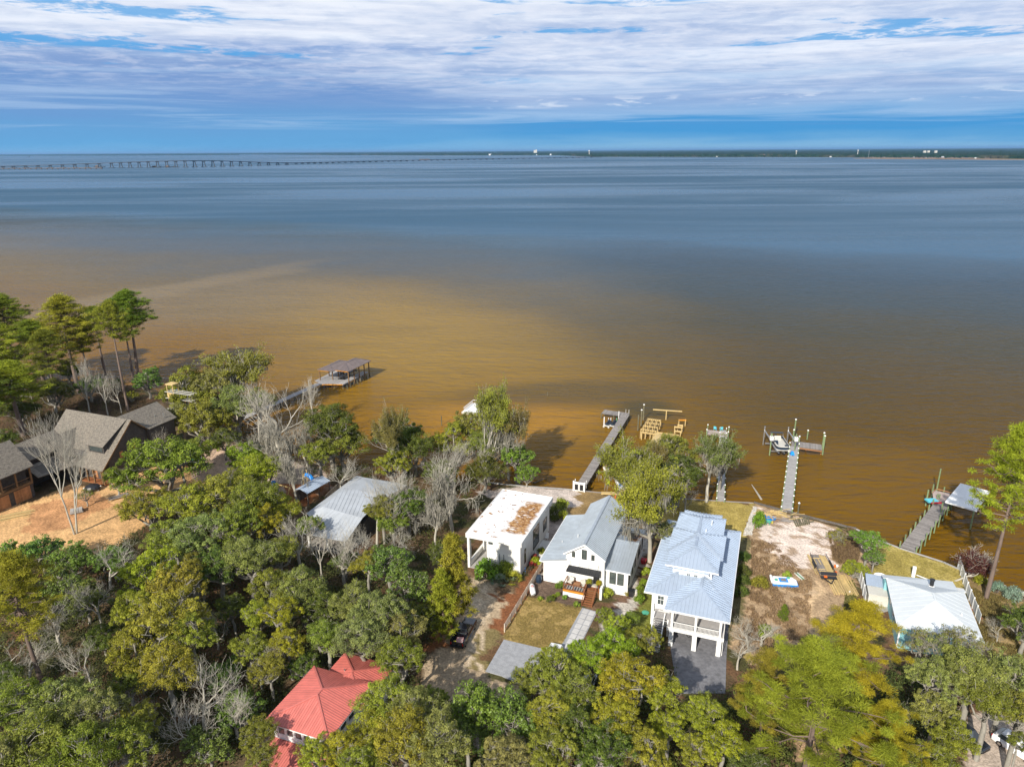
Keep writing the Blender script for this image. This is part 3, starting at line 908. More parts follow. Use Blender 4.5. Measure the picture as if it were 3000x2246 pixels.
x, y = gz(2544, 462)
t = thing('radio_mast', 'thin pale lattice mast standing in the far woods', 'mast', (x, y, 1.4))
MB().tube([(0, 0, 0), (0, 0, 52)], .8, 6).build('shaft', M_alu, t)

# ------------------------------------------------------------------ the bridges
def curve_at(tab, pxx):
    xs_, ys_ = [a[0] for a in tab], [a[1] for a in tab]
    return float(np.interp(pxx, xs_, ys_))
base_tab = [(-400, 494), (0, 493), (300, 492), (540, 490.6), (760, 485.5), (900, 481), (1000, 478), (1250, 471.6), (1500, 466.4), (1760, 461.8)]
deck_tab = [(-400, 5), (0, 8), (150, 13), (300, 20), (450, 27), (540, 29), (640, 26), (760, 16), (860, 8), (1000, 6), (1760, 5)]
M_pier = mat('bridge_concrete', (0.06, 0.07, 0.085), .9, .1, .1)
bridge = thing('highway_bridge', 'long concrete highway bridge humped in the middle, crossing the bay at left', 'bridge', (*gz(540, 490.6), 0))
bo = gz(540, 490.6)
steps = list(range(-400, 1761, 12))
DK = [(*gz(p, curve_at(base_tab, p)), curve_at(deck_tab, p)) for p in steps]
dk = MB()
dk2 = MB()
for a_, b_ in zip(DK, DK[1:]):
    A = Vector((a_[0] - bo[0], a_[1] - bo[1], a_[2]))
    B = Vector((b_[0] - bo[0], b_[1] - bo[1], b_[2]))
    dk.bar(A, B, 12.0, 2.0, .5)
    for sd_ in (-6.3, 6.3):
        n_ = (B - A).cross(Vector((0, 0, 1))).normalized() * sd_ + Vector((0, 0, 1.6))
        dk2.bar(A + n_, B + n_, .5, 1.2, .4)
dk.build('deck', M_pier, bridge)
dk2.build('parapet', M_pier, bridge)
p_ = -380
while p_ < 1750:
    x, y = gz(p_, curve_at(base_tab, p_))
    z = curve_at(deck_tab, p_)
    if z > 9:
        mb = MB()
        for s_2 in (-1, 1):
            mb.tube([(s_2 * 7.5, 0, -1), (s_2 * 3.2, 0, z - 2)], [2.2, 1.8], 6)
        mb.box(-8, 8, -3, 3, z - 3.4, z - 1)
        mb.box(-13, 13, -6, 6, -1, 2.0)
        o = mb.build('pier', M_pier, bridge)
        p_ += 27 if p_ > 300 else 36
    else:
        mb = MB()
        for s_2 in (-5, 0, 5):
            mb.tube([(s_2, 0, -1), (s_2, 0, z - 1.4)], 1.1, 6)
        mb.box(-9, 9, -2, 2, z - 3.4, z - 1)
        o = mb.build('pier', M_pier, bridge)
        p_ += 18 if p_ > 700 else 30
    o.location = (x - bo[0], y - bo[1], 0)
    o.rotation_euler = (0, 0, .35 if p_ > 700 else 0.0)
old = thing('trestle_bridge', 'low work trestle on the water in front of the highway bridge', 'bridge', (*gz(150, 495.5), 0))
oo = gz(150, 495.5)
mb = MB()
for a_, b_ in zip(range(-400, 300, 50), range(-350, 350, 50)):
    A, B = gz(a_, 496.2 - a_ * .003), gz(b_, 496.2 - b_ * .003)
    mb.bar((A[0] - oo[0], A[1] - oo[1], 4.2), (B[0] - oo[0], B[1] - oo[1], 4.2), 8, 1.6)
mb.build('deck', M_brownpost, old)
for q in range(-390, 300, 16):
    A = gz(q, 496.2 - q * .003)
    MB().box(A[0] - oo[0] - 1, A[0] - oo[0] + 1, A[1] - oo[1] - 3, A[1] - oo[1] + 3, -1, 3.4).build('pile', M_brownpost, old)
for i, (pxx, pyy, L, lab) in enumerate([(292, 489.5, 26, 'barge with a crane beside the bridge piers, leftmost of three'), (462, 490.6, 34, 'long flat barge under the high span, middle one of three'), (500, 490.2, 30, 'dark barge under the crest of the bridge, rightmost of three')]):
    x, y = gz(pxx, pyy)
    t = thing('barge', lab, 'barge', (x, y, 0), 0, 'barges at the bridge')
    MB().box(-L, L, -7, 7, -.5, 2.6).build('hull', M_black, t)
    MB().box(-L * .7, -L * .2, -4, 4, 2.6, 7).build('deckhouse', M_brownpost, t)
    MB().bar((L * .3, 0, 2.6), (L * .6, 0, 15 if i == 0 else 7), 1.2, 1.2).build('boom', M_black, t)
for pxx, pyy, lab in [(1245, 469.6, 'dark work platform with piles beside the low causeway'), (1700, 461.9, 'brown fishing pier platform near the far bridge end')]:
    x, y = gz(pxx, pyy)
    t = thing('work_platform', lab, 'platform', (x, y, 0))
    MB().box(-40, 40, -9, 9, 2, 5).build('deck', M_brownpost, t)
    for q in range(-36, 40, 12):
        MB().box(q - 1, q + 1, -8, -6, -1, 10 + (q % 5)).build('pile', M_brownpost, t)
x, y = gz(83, 461.6)
t = thing('ship', 'tiny dark vessel on the open bay at the far left', 'boat', (x, y, 0))
MB().box(-30, 30, -6, 6, 0, 6).build('hull', M_black, t)
MB().box(12, 24, -4, 4, 6, 20).build('cabin', M_black, t)
# ------------------------------------------------------------------ trees
def quads_mesh(name, c, nrm, L, Wd, tint, m, axis=None):
    """one small rhombic leaf (or leaf spray) per point"""
    n = len(c)
    r_ = np.random.RandomState(n % 1000)
    nrm = nrm / np.maximum(np.linalg.norm(nrm, axis=1, keepdims=True), 1e-6)
    a = axis if axis is not None else r_.randn(n, 3)
    a = a - nrm * (a * nrm).sum(1, keepdims=True)
    a /= np.maximum(np.linalg.norm(a, axis=1, keepdims=True), 1e-6)
    b = np.cross(nrm, a)
    L = np.broadcast_to(np.asarray(L, float).reshape(-1, 1), (n, 1))
    Wd = np.broadcast_to(np.asarray(Wd, float).reshape(-1, 1), (n, 1))
    v = np.stack([c - a * L / 2, c + b * Wd / 2 + nrm * L * .08, c + a * L / 2, c - b * Wd / 2 + nrm * L * .08], 1).reshape(-1, 3)
    me = bpy.data.meshes.new(name)
    me.vertices.add(4 * n)
    me.vertices.foreach_set('co', v.ravel())
    me.loops.add(4 * n)
    me.loops.foreach_set('vertex_index', np.arange(4 * n, dtype=np.int32))
    me.polygons.add(n)
    me.polygons.foreach_set('loop_start', np.arange(0, 4 * n, 4, dtype=np.int32))
    me.update(calc_edges=True)
    at = me.attributes.new('tint', 'FLOAT', 'FACE')
    at.data.foreach_set('value', np.clip(tint, 0, 1).astype(np.float32))
    me.materials.append(m)
    return me


class TB:
    """fast builder of tapered limbs"""
    def __init__(s):
        s.v = []
        s.f = []
        s.n = 0
    def limb(s, P, R, k=5):
        P = np.asarray(P, float)
        n = len(P)
        D = np.gradient(P, axis=0)
        D /= np.maximum(np.linalg.norm(D, axis=1, keepdims=True), 1e-6)
        ref = np.array([0.3, 0.2, 1.0]) if abs(D[0][2]) < .9 else np.array([1.0, .1, 0])
        A = np.cross(D, ref)
        A /= np.maximum(np.linalg.norm(A, axis=1, keepdims=True), 1e-6)
        B = np.cross(D, A)
        t = np.arange(k) * 2 * math.pi / k
        R = np.asarray(R, float)
        V = P[:, None, :] + (A[:, None, :] * np.cos(t)[None, :, None] + B[:, None, :] * np.sin(t)[None, :, None]) * R[:, None, None]
        s.v.append(V.reshape(-1, 3))
        i = np.arange(n - 1)[:, None] * k
        j = np.arange(k)[None, :]
        j2 = (j + 1) % k
        F = np.stack([i + j, i + j2, i + k + j2, i + k + j], -1).reshape(-1, 4) + s.n
        s.f.append(F)
        s.n += n * k
    def mesh(s, name, m, smooth=True):
        V = np.concatenate(s.v)
        F = np.concatenate(s.f)
        me = bpy.data.meshes.new(name)
        me.vertices.add(len(V))
        me.vertices.foreach_set('co', V.ravel())
        me.loops.add(F.size)
        me.loops.foreach_set('vertex_index', F.ravel().astype(np.int32))
        me.polygons.add(len(F))
        me.polygons.foreach_set('loop_start', np.arange(0, F.size, 4, dtype=np.int32))
        me.polygons.foreach_set('use_smooth', [smooth] * len(F))
        me.update(calc_edges=True)
        me.materials.append(m)
        return me


def curve(p, q, r_, bend=.15, n=5, sag=0.0):
    p = np.array(p, float)
    q = np.array(q, float)
    L = np.linalg.norm(q - p)
    t = np.linspace(0, 1, n)[:, None]
    o = r_.randn(3) * L * bend
    o2 = r_.randn(3) * L * bend * .5
    P = p + (q - p) * t + o * np.sin(t * math.pi) + o2 * np.sin(t * 2 * math.pi)
    P[:, 2] += (sag * L * np.sin(t[:, 0] * math.pi))
    return P


def unit(r_, n, lowz=-1.0):
    v = r_.randn(n * 3 + 24, 3)
    v /= np.linalg.norm(v, axis=1, keepdims=True)
    v = v[v[:, 2] > lowz][:n]
    return v


def make_oak(name, seed, R=5.0, zc=5.4, lobes=11, leaf=(.22, .13), per=100, puffs=24, open_=0.07, m=None, lit=.25, squash=.78, moss=False):
    """spreading evergreen: limbs, lobes of foliage, each lobe made of sprays; returns meshes"""
    r_ = np.random.RandomState(seed)
    tb = TB()
    tw = TB()
    fork = np.array([r_.uniform(-.3, .3), r_.uniform(-.3, .3), zc * .34])
    tb.limb(np.concatenate([[[0, 0, -12.0]], curve((0, 0, -.4), fork, r_, .06, 5)]), [.42] + list(np.linspace(.40, .30, 5)), 7)
    cs, ns, ts = [], [], []
    mo = []
    for li in range(lobes):
        if li == 0:
            d = np.array([0.1, 0.05, .9])
        else:
            ang = li * 2.399 + r_.uniform(-.4, .4)
            zz = r_.uniform(-.25, .7)
            d = np.array([math.cos(ang) * math.sqrt(max(.05, 1 - zz * zz)), math.sin(ang) * math.sqrt(max(.05, 1 - zz * zz)), zz])
        rl = R * r_.uniform(.24, .46)
        c = np.array([0, 0, zc]) + d * np.array([1, 1, squash]) * (R - rl) * r_.uniform(.62, 1.18)
        lp = curve(fork, c, r_, .12, 6, .06)
        tb.limb(lp, np.linspace(.22, .07, 6), 5)
        for pi in range(puffs):
            u = unit(r_, 1, -.45)[0]
            rr = rl * r_.uniform(.5, 1.18)
            pc = c + u * rr * np.array([1, 1, .85])
            pr = rl * r_.uniform(.20, .42)
            b0 = lp[r_.randint(3, 6)]
            tw.limb(curve(b0, pc + u * pr * .4, r_, .14, 4), np.linspace(.05, .016, 4), 3)
            if r_.rand() < .5:
                tw.limb(curve(pc, pc + u * pr * r_.uniform(.6, 1.15), r_, .2, 3), np.linspace(.022, .008, 3), 3)
            if r_.rand() < open_:
                continue
            n = int(per * r_.uniform(.6, 1.25))
            w = unit(r_, n, -.7)
            n = len(w)
            q = r_.uniform(.45, 1.05, (n, 1))
            cs.append(pc + w * q * pr * np.array([1, 1, .8]))
            ns.append(w * .75 + np.array([0, 0, .45]) + r_.randn(n, 3) * .42)
            ts.append(np.clip(r_.uniform(.15, .85) + r_.uniform(-.3, .3, n), 0, 1))
            if moss and r_.rand() < .38:
                mo.append((pc - np.array([0, 0, pr * .5]), r_.uniform(.7, 1.9)))
    c = np.concatenate(cs)
    n = np.concatenate(ns)
    t = np.concatenate(ts)
    sz = np.random.RandomState(seed + 1).uniform(.6, 1.25, len(c))
    crown = quads_mesh(name + '_crown', c, n, leaf[0] * sz, leaf[1] * sz, t, m or M_leaf)
    trunk = tb.mesh(name + '_trunk', M_oakb)
    twig = tw.mesh(name + '_twigs', M_oakb, False)
    res = {'trunk': trunk, 'branches': twig, 'crown': crown, 'R': R, 'zc': zc}
    if moss:
        res['moss'] = moss_mesh(name + '_moss', mo, seed)
    return res


def moss_mesh(name, spots, seed):
    r_ = np.random.RandomState(seed + 9)
    C_, N_, L_, W_, T_ = [], [], [], [], []
    for p, ln in spots:
        for _ in range(9):
            l = ln * r_.uniform(.4, 1)
            C_.append(p + np.array([r_.uniform(-.4, .4), r_.uniform(-.4, .4), -l / 2]))
            a = r_.uniform(0, 6.28)
            N_.append([math.cos(a), math.sin(a), 0])
            L_.append(l)
            W_.append(r_.uniform(.05, .13))
            T_.append(r_.rand())
    n = len(C_)
    return quads_mesh(name, np.array(C_), np.array(N_), np.array(L_), np.array(W_), np.array(T_), M_moss, axis=np.tile([0, 0, 1.0], (n, 1)) + r_.randn(n, 3) * .05)


def make_bare(name, seed, H=12.0, spread=.9, stems=1, depth=5, r0=.32, lean=0.0, moss=False, bias=.25):
    r_ = np.random.RandomState(seed)
    tb, tw = TB(), TB()
    tips = []
    def grow(p, d, L, r, lv):
        n = 5 if lv < 3 else (4 if lv < 4 else 3)
        P = [np.array(p, float)]
        dd = np.array(d, float)
        for i in range(n - 1):
            dd = dd + r_.randn(3) * (.10 if lv < 1 else .20) + np.array([0, 0, .05 + .05 * lv * bias])
            dd /= np.linalg.norm(dd)
            P.append(P[-1] + dd * L / (n - 1))
        end = max(r * (.62 if lv < 2 else .5), .011)
        (tb if lv < 2 else tw).limb(P, np.linspace(r, end, n), 6 if lv < 2 else 3)
        if lv >= depth:
            return
        kids = [4, 4, 4, 3, 3, 3][lv]
        for i in range(kids):
            f = r_.uniform(.35, 1.0) if lv else r_.uniform(.55, 1.0)
            if i == 0:
                f = 1.0
            at = P[min(int(f * (n - 1)), n - 1)] if f >= .999 else P[int(f * (n - 1))] + (P[min(int(f * (n - 1)) + 1, n - 1)] - P[int(f * (n - 1))]) * ((f * (n - 1)) % 1)
            a = r_.randn(3)
            a -= dd * (a @ dd)
            a /= np.linalg.norm(a)
            sp = spread * r_.uniform(.5, 1.15) * (.45 if i == 0 else 1)
            nd = dd * math.cos(sp) + a * math.sin(sp)
            nd[2] += .12
            nd /= np.linalg.norm(nd)
            if moss and lv in (2, 3) and r_.rand() < .5:
                tips.append((at, r_.uniform(.5, 1.8)))
            grow(at, nd, L * r_.uniform(.58, .80), end * (.95 if i == 0 else .72), lv + 1)
    for s in range(stems):
        a = s * 2.5 + seed
        d = np.array([math.cos(a) * (.16 * (stems > 1)) + lean, math.sin(a) * .16 * (stems > 1), 1.0])
        grow((math.cos(a) * .15 * (stems - 1), math.sin(a) * .15 * (stems - 1), -.3), d / np.linalg.norm(d), H * .36, r0, 0)
    res = {'trunk': tb.mesh(name + '_trunk', M_bareb), 'branches': tw.mesh(name + '_branches', M_bareb, False)}
    V = np.concatenate(tw.v)
    res['H'] = float(V[:, 2].max())
    res['W'] = float(np.percentile(np.abs(V[:, :2]), 96))
    if moss:
        res['moss'] = moss_mesh(name + '_moss', tips, seed)
    return res


def make_pine(name, seed, H=20.0, R=4.0, start=.50, clusters=84, per=4, blades=105, young=False, nw=.06):
    r_ = np.random.RandomState(seed)
    tb, tw = TB(), TB()
    n = 9
    sway = r_.uniform(-.5, .5, 2)
    P = np.array([[sway[0] * math.sin(i / n * 3), sway[1] * math.sin(i / n * 2.4), -.4 + (H * .97 + .4) * i / (n - 1)] for i in range(n)])
    tb.limb(P, np.linspace(.34 if not young else .14, .05, n), 8)
    cs, ns, ax, ts = [], [], [], []
    for i in range(clusters):
        f = start + (1 - start) * ((i + r_.rand()) / clusters) ** (.85 if not young else 1.0)
        z = f * H
        a = i * 2.399 + r_.uniform(-.5, .5)
        base = np.array([np.interp(z, P[:, 2], P[:, 0]), np.interp(z, P[:, 2], P[:, 1]), z])
        q = (f - start) / (1 - start)
        prof = (1 - q) ** .8 * .95 + .08 if young else math.sin(min(1, q * .70 + .34) * math.pi) ** .7 + .10
        L = R * prof * r_.uniform(.55, 1.1)
        rise = r_.uniform(.05, .45) if not young else r_.uniform(.15, .5)
        tip = base + np.array([math.cos(a) * L, math.sin(a) * L, L * rise])
        bp = curve(base, tip, r_, .08, 5, -.06)
        tw.limb(bp, np.linspace(.085 if not young else .03, .02, 5), 4)
        for j in range(per):
            fr = r_.uniform(.45, 1.0) if j else 1.0
            c0 = bp[min(4, int(fr * 4))] + r_.randn(3) * np.array([.45, .45, .22]) * (R / 4) * (0.5 + .5 * (j > 0))
            tw.limb(curve(bp[max(0, int(fr * 4) - 1)], c0, r_, .1, 3), [.03, .02, .012], 3)
            pr = r_.uniform(.5, .95) * (R / 4) ** .3 * (.6 if young else 1)
            w = unit(r_, int(blades * r_.uniform(.6, 1.3)), -.35)
            q_ = r_.uniform(.25, 1.0, (len(w), 1))
            cs.append(c0 + w * q_ * pr * np.array([1, 1, .62]))
            perp = r_.randn(len(w), 3)
            ns.append(perp * .7 + np.array([0, 0, .5]))
            ax.append(w + r_.randn(len(w), 3) * .3)
            ts.append(np.clip(r_.uniform(.2, .8) + r_.uniform(-.3, .3, len(w)), 0, 1))
    c = np.concatenate(cs)
    sz = r_.uniform(.7, 1.2, len(c))
    crown = quads_mesh(name + '_crown', c, np.concatenate(ns), .42 * sz, nw * sz, np.concatenate(ts), M_needle, np.concatenate(ax))
    return {'trunk': tb.mesh(name + '_trunk', M_pineb), 'branches': tw.mesh(name + '_branches', M_pineb, False), 'crown': crown, 'H': H, 'R': R}


def make_shrub(name, seed, R=1.0, n=1500, leaf=(.15, .09), m=None, spiky=False):
    r_ = np.random.RandomState(seed)
    tw = TB()
    cs, ns, ts = [], [], []
    for i in range(14):
        u = unit(r_, 1, .0)[0]
        pc = u * R * np.array([.62, .62, .7]) + np.array([0, 0, R * .35])
        tw.limb(curve((0, 0, -.1), pc, r_, .12, 4), np.linspace(.035, .012, 4), 3)
        w = unit(r_, n // 14, -.8)
        cs.append(pc + w * r_.uniform(.4, 1.0, (len(w), 1)) * R * .42)
        ns.append(w * .8 + np.array([0, 0, .4]) + r_.randn(len(w), 3) * .4)
        ts.append(np.clip(r_.uniform(.2, .8) + r_.uniform(-.3, .3, len(w)), 0, 1))
    c = np.concatenate(cs)
    c[:, 2] = np.maximum(c[:, 2], .02)
    sz = r_.uniform(.6, 1.3, len(c))
    return {'stems': tw.mesh(name + '_stems', M_bark, False), 'foliage': quads_mesh(name + '_foliage', c, np.concatenate(ns), leaf[0] * sz, leaf[1] * sz, np.concatenate(ts), m or M_leaf)}


OAK = [make_oak('oak', 11, lobes=11), make_oak('oak', 23, lobes=12, squash=.7), make_oak('oak', 37, lobes=9, puffs=25), make_oak('oak', 41, lobes=13, puffs=19),
       make_oak('oak', 59, lobes=10, squash=.85, puffs=24), make_oak('oak', 61, lobes=14, puffs=18, leaf=(.26, .15), per=72)]
THIN = [make_oak('thin_oak', 71, lobes=9, puffs=17, open_=.32, per=52, squash=.95, moss=True), make_oak('thin_oak', 83, lobes=10, puffs=16, open_=.4, per=50, squash=.9, moss=True)]
MAG = [make_oak('magnolia', 91, lobes=10, puffs=22, leaf=(.34, .2), per=46, m=M_gloss), make_oak('magnolia', 97, lobes=12, puffs=20, leaf=(.34, .2), per=44, m=M_gloss, squash=.9)]
BARE = [make_bare('bare_tree', 3), make_bare('bare_tree', 8, spread=.75), make_bare('bare_tree', 15, spread=1.0), make_bare('bare_tree', 28, stems=2, r0=.2, spread=.7), make_bare('bare_tree', 31, spread=.85, moss=True)]
PINE = [make_pine('pine', 5), make_pine('pine', 12, start=.6), make_pine('pine', 19, start=.45, R=4.4), make_pine('pine', 26, start=.66, R=3.6, clusters=48)]
BIGPINE = [make_pine('near_pine', 33, start=.36, R=4.6, clusters=40, per=4, blades=430, nw=.034), make_pine('near_pine', 38, start=.4, R=4.6, clusters=42, per=4, blades=400, nw=.034)]
YOUNG = [make_pine('young_pine', 44, H=8, R=2.4, start=.1, clusters=80, per=3, blades=60, young=True)]
SHRUB = [make_shrub('shrub', 2), make_shrub('shrub', 4), make_shrub('shrub', 6, m=M_gloss, leaf=(.18, .11))]
def leafy_boughs(seed, depth=5, moss=True, H=13.0, keep=.5, **kw):
    """open tree whose pale boughs carry sprays of leaves at the twig ends"""
    P = make_bare('light_tree', seed, H=H, depth=depth, moss=moss, **kw)
    vv = np.array([v.co[:] for v in P['branches'].vertices])
    zz = vv[:, 2] > np.percentile(vv[:, 2], 18)
    vv = vv[zz]
    r_ = np.random.RandomState(seed)
    cl_ = smoothnoise(vv[:, 0] + 50, vv[:, 1] + vv[:, 2] + 50, 1.3, seed) > (1 - keep) * .9
    vv = vv[cl_]
    n = 15000
    pick = vv[r_.randint(0, len(vv), n)] + r_.randn(n, 3) * np.array([.24, .24, .14])
    P['crown'] = quads_mesh('light_crown', pick, r_.randn(n, 3) * .6 + np.array([0, 0, .7]), .24 * r_.uniform(.6, 1.2, n), .14, np.clip(cl_.mean() * .0 + smoothnoise(pick[:, 0] + 50, pick[:, 2] + 50, .9, 3) * .7 + r_.rand(n) * .3, 0, 1), M_leaf)
    return P
LIGHT = [leafy_boughs(70, keep=.7, spread=.8), leafy_boughs(77, keep=.6, spread=.9), leafy_boughs(84, keep=.75, spread=.7, moss=False)]
def light(px, py, ty, wpx, colr, label, i, tilt=(0, 0)):
    P = LIGHT[i]
    x, y = g(px, py)
    H = height_for(px, py, ty)
    sz, sx = H / P['H'], wpx * mpp(px, py, G0 + H * .6) / P['W']
    sx *= 1.3
    c = COL[colr]
    return plant(P, 'light_tree', label, 'tree', x, y, rnd.uniform(0, 6.28), (sx, sx, sz), (c[0] * .9, c[1] * .8, c[2] * 1.5), 'open trees with pale boughs at the shore', tilt=tilt)
BUD = make_bare('red_tree', 52, H=7, spread=.9, r0=.16)

COL = {'oak': (0.225, 0.255, 0.036), 'grey': (0.250, 0.265, 0.075), 'dark': (0.120, 0.160, 0.028), 'yel': (0.32, 0.325, 0.028), 'lime': (0.30, 0.35, 0.028), 'olive': (0.300, 0.300, 0.036),
       'pine': (0.31, 0.315, 0.034), 'pinedark': (0.175, 0.235, 0.028), 'gold': (0.40, 0.345, 0.024), 'mag': (0.135, 0.20, 0.03), 'shrub': (0.24, 0.31, 0.035), 'blue': (0.24, 0.30, 0.21), 'green': (0.15, 0.28, 0.025)}




def plant(P, name, label, cat, x, y, rz, sc, color, group, parts=('trunk', 'branches', 'crown', 'moss'), z=G0, tilt=(0, 0)):
    t = thing(name, label, cat, (x, y, z), rz, group)
    t.rotation_euler = (tilt[0], tilt[1], rz)
    S3 = sc
    off = 0.0
    if 'zc' in P:
        off = max((color[3] - G0) - P['zc'] * sc[2], -1.0)
    for pn in parts:
        if pn in P:
            o = bpy.data.objects.new(pn, P[pn])
            C.objects.link(o)
            o.parent = t
            o.scale = S3
            o.location = (0, 0, off)
            j = lambda: rnd.uniform(.88, 1.14)
            if pn == 'moss':
                o['kind'] = 'stuff'
            o.color = (color[0] * j(), color[1] * j(), color[2] * j(), 1) if pn in ('crown', 'foliage') else (1, 1, 1, 1)
    return t


def oak(px, py, zc, rpx, colr, label, lib=None, name='oak_tree', group='evergreen oaks in the wood', flat=1.0):
    lib = lib or OAK
    P = lib[rnd.randrange(len(lib))]
    x, y = g(px, py, zc)
    R = rpx * mpp(px, py, zc) * 1.3
    s = R / P['R']
    return plant(P, name, label, 'tree', x, y, rnd.uniform(0, 6.28), (s, s, s * rnd.uniform(.85, 1.05) * flat), (*COL[colr], zc), group)


def bare(px, py, ty, label, wpx=None, i=None, group='leafless grey trees', tilt=(0, 0)):
    """base at px,py, top of the twigs at row ty"""
    P = BARE[rnd.randrange(len(BARE)) if i is None else i]
    x, y = g(px, py)
    H = height_for(px, py, ty)
    sz = H / P['H']
    sx = sz if wpx is None else wpx * mpp(px, py, G0 + H * .6) / P['W']
    return plant(P, 'bare_tree', label, 'tree', x, y, rnd.uniform(0, 6.28), (sx, sx, sz), (1, 1, 1), group, tilt=tilt)


def pine(px, py, ty, rpx, colr, label, lib=None, i=None, group='tall pines', tilt=(0, 0), name='pine_tree'):
    lib = lib or PINE
    P = lib[rnd.randrange(len(lib)) if i is None else i]
    x, y = g(px, py)
    H = height_for(px, py, ty)
    R = rpx * mpp(px, py, G0 + H * .7) * 1.35
    return plant(P, name, label, 'tree', x, y, rnd.uniform(0, 6.28), (R / P['R'], R / P['R'], H / P['H']), COL[colr], group, tilt=tilt)


def shrub(px, py, R, colr, label, i=None, group=None, h_=1.0, name='shrub'):
    P = SHRUB[rnd.randrange(3) if i is None else i]
    x, y = g(px, py)
    return plant(P, name, label, 'shrub', x, y, rnd.uniform(0, 6.28), (R, R, R * h_), COL[colr], group, ('stems', 'foliage'))


# pines and understory on the wooded point, far left
pine(72, 1275, 1065, 92, 'pine', 'foreground pine with broad flat crown left of the shingled house', i=0)
pine(232, 1150, 868, 84, 'pine', 'large round topped bright pine, tallest of the group by the water', i=2)
pine(376, 1205, 885, 51, 'pine', 'tall straight pine rising just behind the shingled roof', i=3)
pine(404, 1110, 856, 67, 'pinedark', 'tall dark pine nearest the point, with drooping side limbs', i=1)
pine(392, 1118, 925, 44, 'pinedark', 'slender pine tucked behind the tall straight one', i=3)
pine(176, 1195, 968, 59, 'pinedark', 'pine with a leaning trunk between the foreground and round topped pines', i=2)
pine(309, 1095, 900, 44, 'pinedark', 'thin sparse pine between the round topped pine and the straight one', i=3)
pine(60, 1110, 868, 77, 'pinedark', 'dark pine at the left edge against the bay', i=0)
pine(0, 1180, 930, 90, 'pine', 'bright pine cut by the left edge, middle height', i=2)
pine(130, 1120, 940, 56, 'pinedark', 'shaded pine standing at the bank behind the leaning one', i=1)
pine(270, 1135, 930, 44, 'pine', 'smaller pine right of the round topped one', i=0)
pine(-40, 1330, 1080, 102, 'pinedark', 'dark green pine at the left edge above the garage roof', i=2)
oak(135, 1070, 5, 30, 'dark', 'dark round shrubby tree at the bank between the pine trunks', MAG, 'magnolia_tree', 'dark broadleaf trees')
oak(200, 1085, 4.5, 28, 'dark', 'low dark tree below the round topped pine', OAK)
oak(432, 1115, 6.5, 38, 'mag', 'dense dark green conical tree on the tip of the point', MAG, 'magnolia_tree', 'dark broadleaf trees')
oak(340, 1125, 3.2, 20, 'dark', 'small dark bush like tree left of the straight pine trunk', OAK)
oak(385, 1165, 2.4, 18, 'lime', 'light green palmetto like bush beside the straight pine trunk', SHRUB and MAG, 'magnolia_tree', 'dark broadleaf trees')
oak(530, 1130, 7, 30, 'lime', 'small feathery tree between the point and the scaffolded gable', THIN)
oak(60, 1200, 6, 44, 'dark', 'dark broad tree behind the foreground pine trunk', OAK)
oak(150, 1150, 7, 46, 'dark', 'dark oak in the middle of the pine grove')
oak(260, 1130, 6, 36, 'dark', 'dark oak right of the leaning pine')
oak(20, 1050, 9, 50, 'pinedark', 'dark tree at the left edge behind the bright pine')
oak(5, 1290, 6, 40, 'dark', 'dark tree at the left edge above the garage roof')
bare(264, 1212, 1040, 'thin pale leafless pole tree left of the straight pine', 30, 1)
bare(318, 1218, 1075, 'forked leafless tree right behind the shingled ridge', 34, 0)
bare(357, 1212, 1080, 'leaning leafless tree beside the straight pine trunk', 30, 2)
bare(100, 1190, 1085, 'brown leafless tree among the trunks on the point', 30, 2)
# around the shingled house
bare(222, 1565, 1195, 'big leafless tree with two white stems in front of the shingled house', 88, 3)
bare(478, 1345, 1245, 'pale leafless tree against the shaded side of the shingled house', 52, 2)
bare(410, 1370, 1318, 'small leafless bush tree low against the shaded side wall', 30, 0)
oak(480, 1390, 7, 104, 'oak', 'broad green oak in the construction yard beside the shingled house')
oak(570, 1330, 6, 50, 'oak', 'oak behind the broad yard oak')
oak(250, 1450, 3.5, 22, 'oak', 'small green sapling between the yard and the white stemmed tree', THIN)
oak(430, 1500, 5, 64, 'olive', 'oak at the lower edge of the construction yard')
# centre left, along the shore
oak(560, 1150, 9, 70, 'oak', 'spreading oak over the scaffolding at the shingled house')
oak(640, 1130, 10, 66, 'grey', 'greyish oak below the high mossy crown')
oak(600, 1235, 8, 72, 'oak', 'dark green oak above the orange construction sand')
oak(690, 1190, 9, 70, 'grey', 'wide greyish oak left of the walkway')
oak(755, 1180, 8, 48, 'grey', 'smaller oak touching the boathouse walkway')
oak(530, 1225, 8, 46, 'grey', 'oak right of the scaffolding')
oak(720, 1340, 5, 48, 'lime', 'bright olive oak left of the mossy leafless trunks')
oak(760, 1400, 5, 60, 'lime', 'lime tinted oak below the mossy leafless trunks')
oak(655, 1290, 6, 36, 'dark', 'dark low oak at the edge of the sand')
oak(700, 1430, 6, 60, 'oak', 'green oak between the sand and the grey roofed house')
bare(815, 1330, 1108, 'tall white leafless tree in front of the boathouse walkway', 92, 1)
bare(918, 1245, 1098, 'slim white leafless tree right at the boathouse walkway', 34, 1)
bare(850, 1400, 1210, 'leafless tree hung with grey moss above the blue slide', 74, 4)
bare(905, 1390, 1215, 'second moss hung leafless tree, nearer the dark shore oak', 60, 4)
bare(780, 1380, 1230, 'mossy leafless tree at the left of the play area', 56, 4)
bare(870, 1470, 1310, 'thick moss hung trunk standing over the play area', 50, 4)
bare(760, 1290, 1130, 'pale leafless tree overlapping the mossy oaks', 58, 2)
oak(965, 1250, 11, 74, 'dark', 'dark glossy oak on the shore right of the walkway', group='dark oaks on the shore')
oak(1000, 1300, 8, 66, 'oak', 'lower part of the shore wood behind the grey roof')
oak(935, 1330, 8, 46, 'oak', 'oak in front of the dark shore oak')
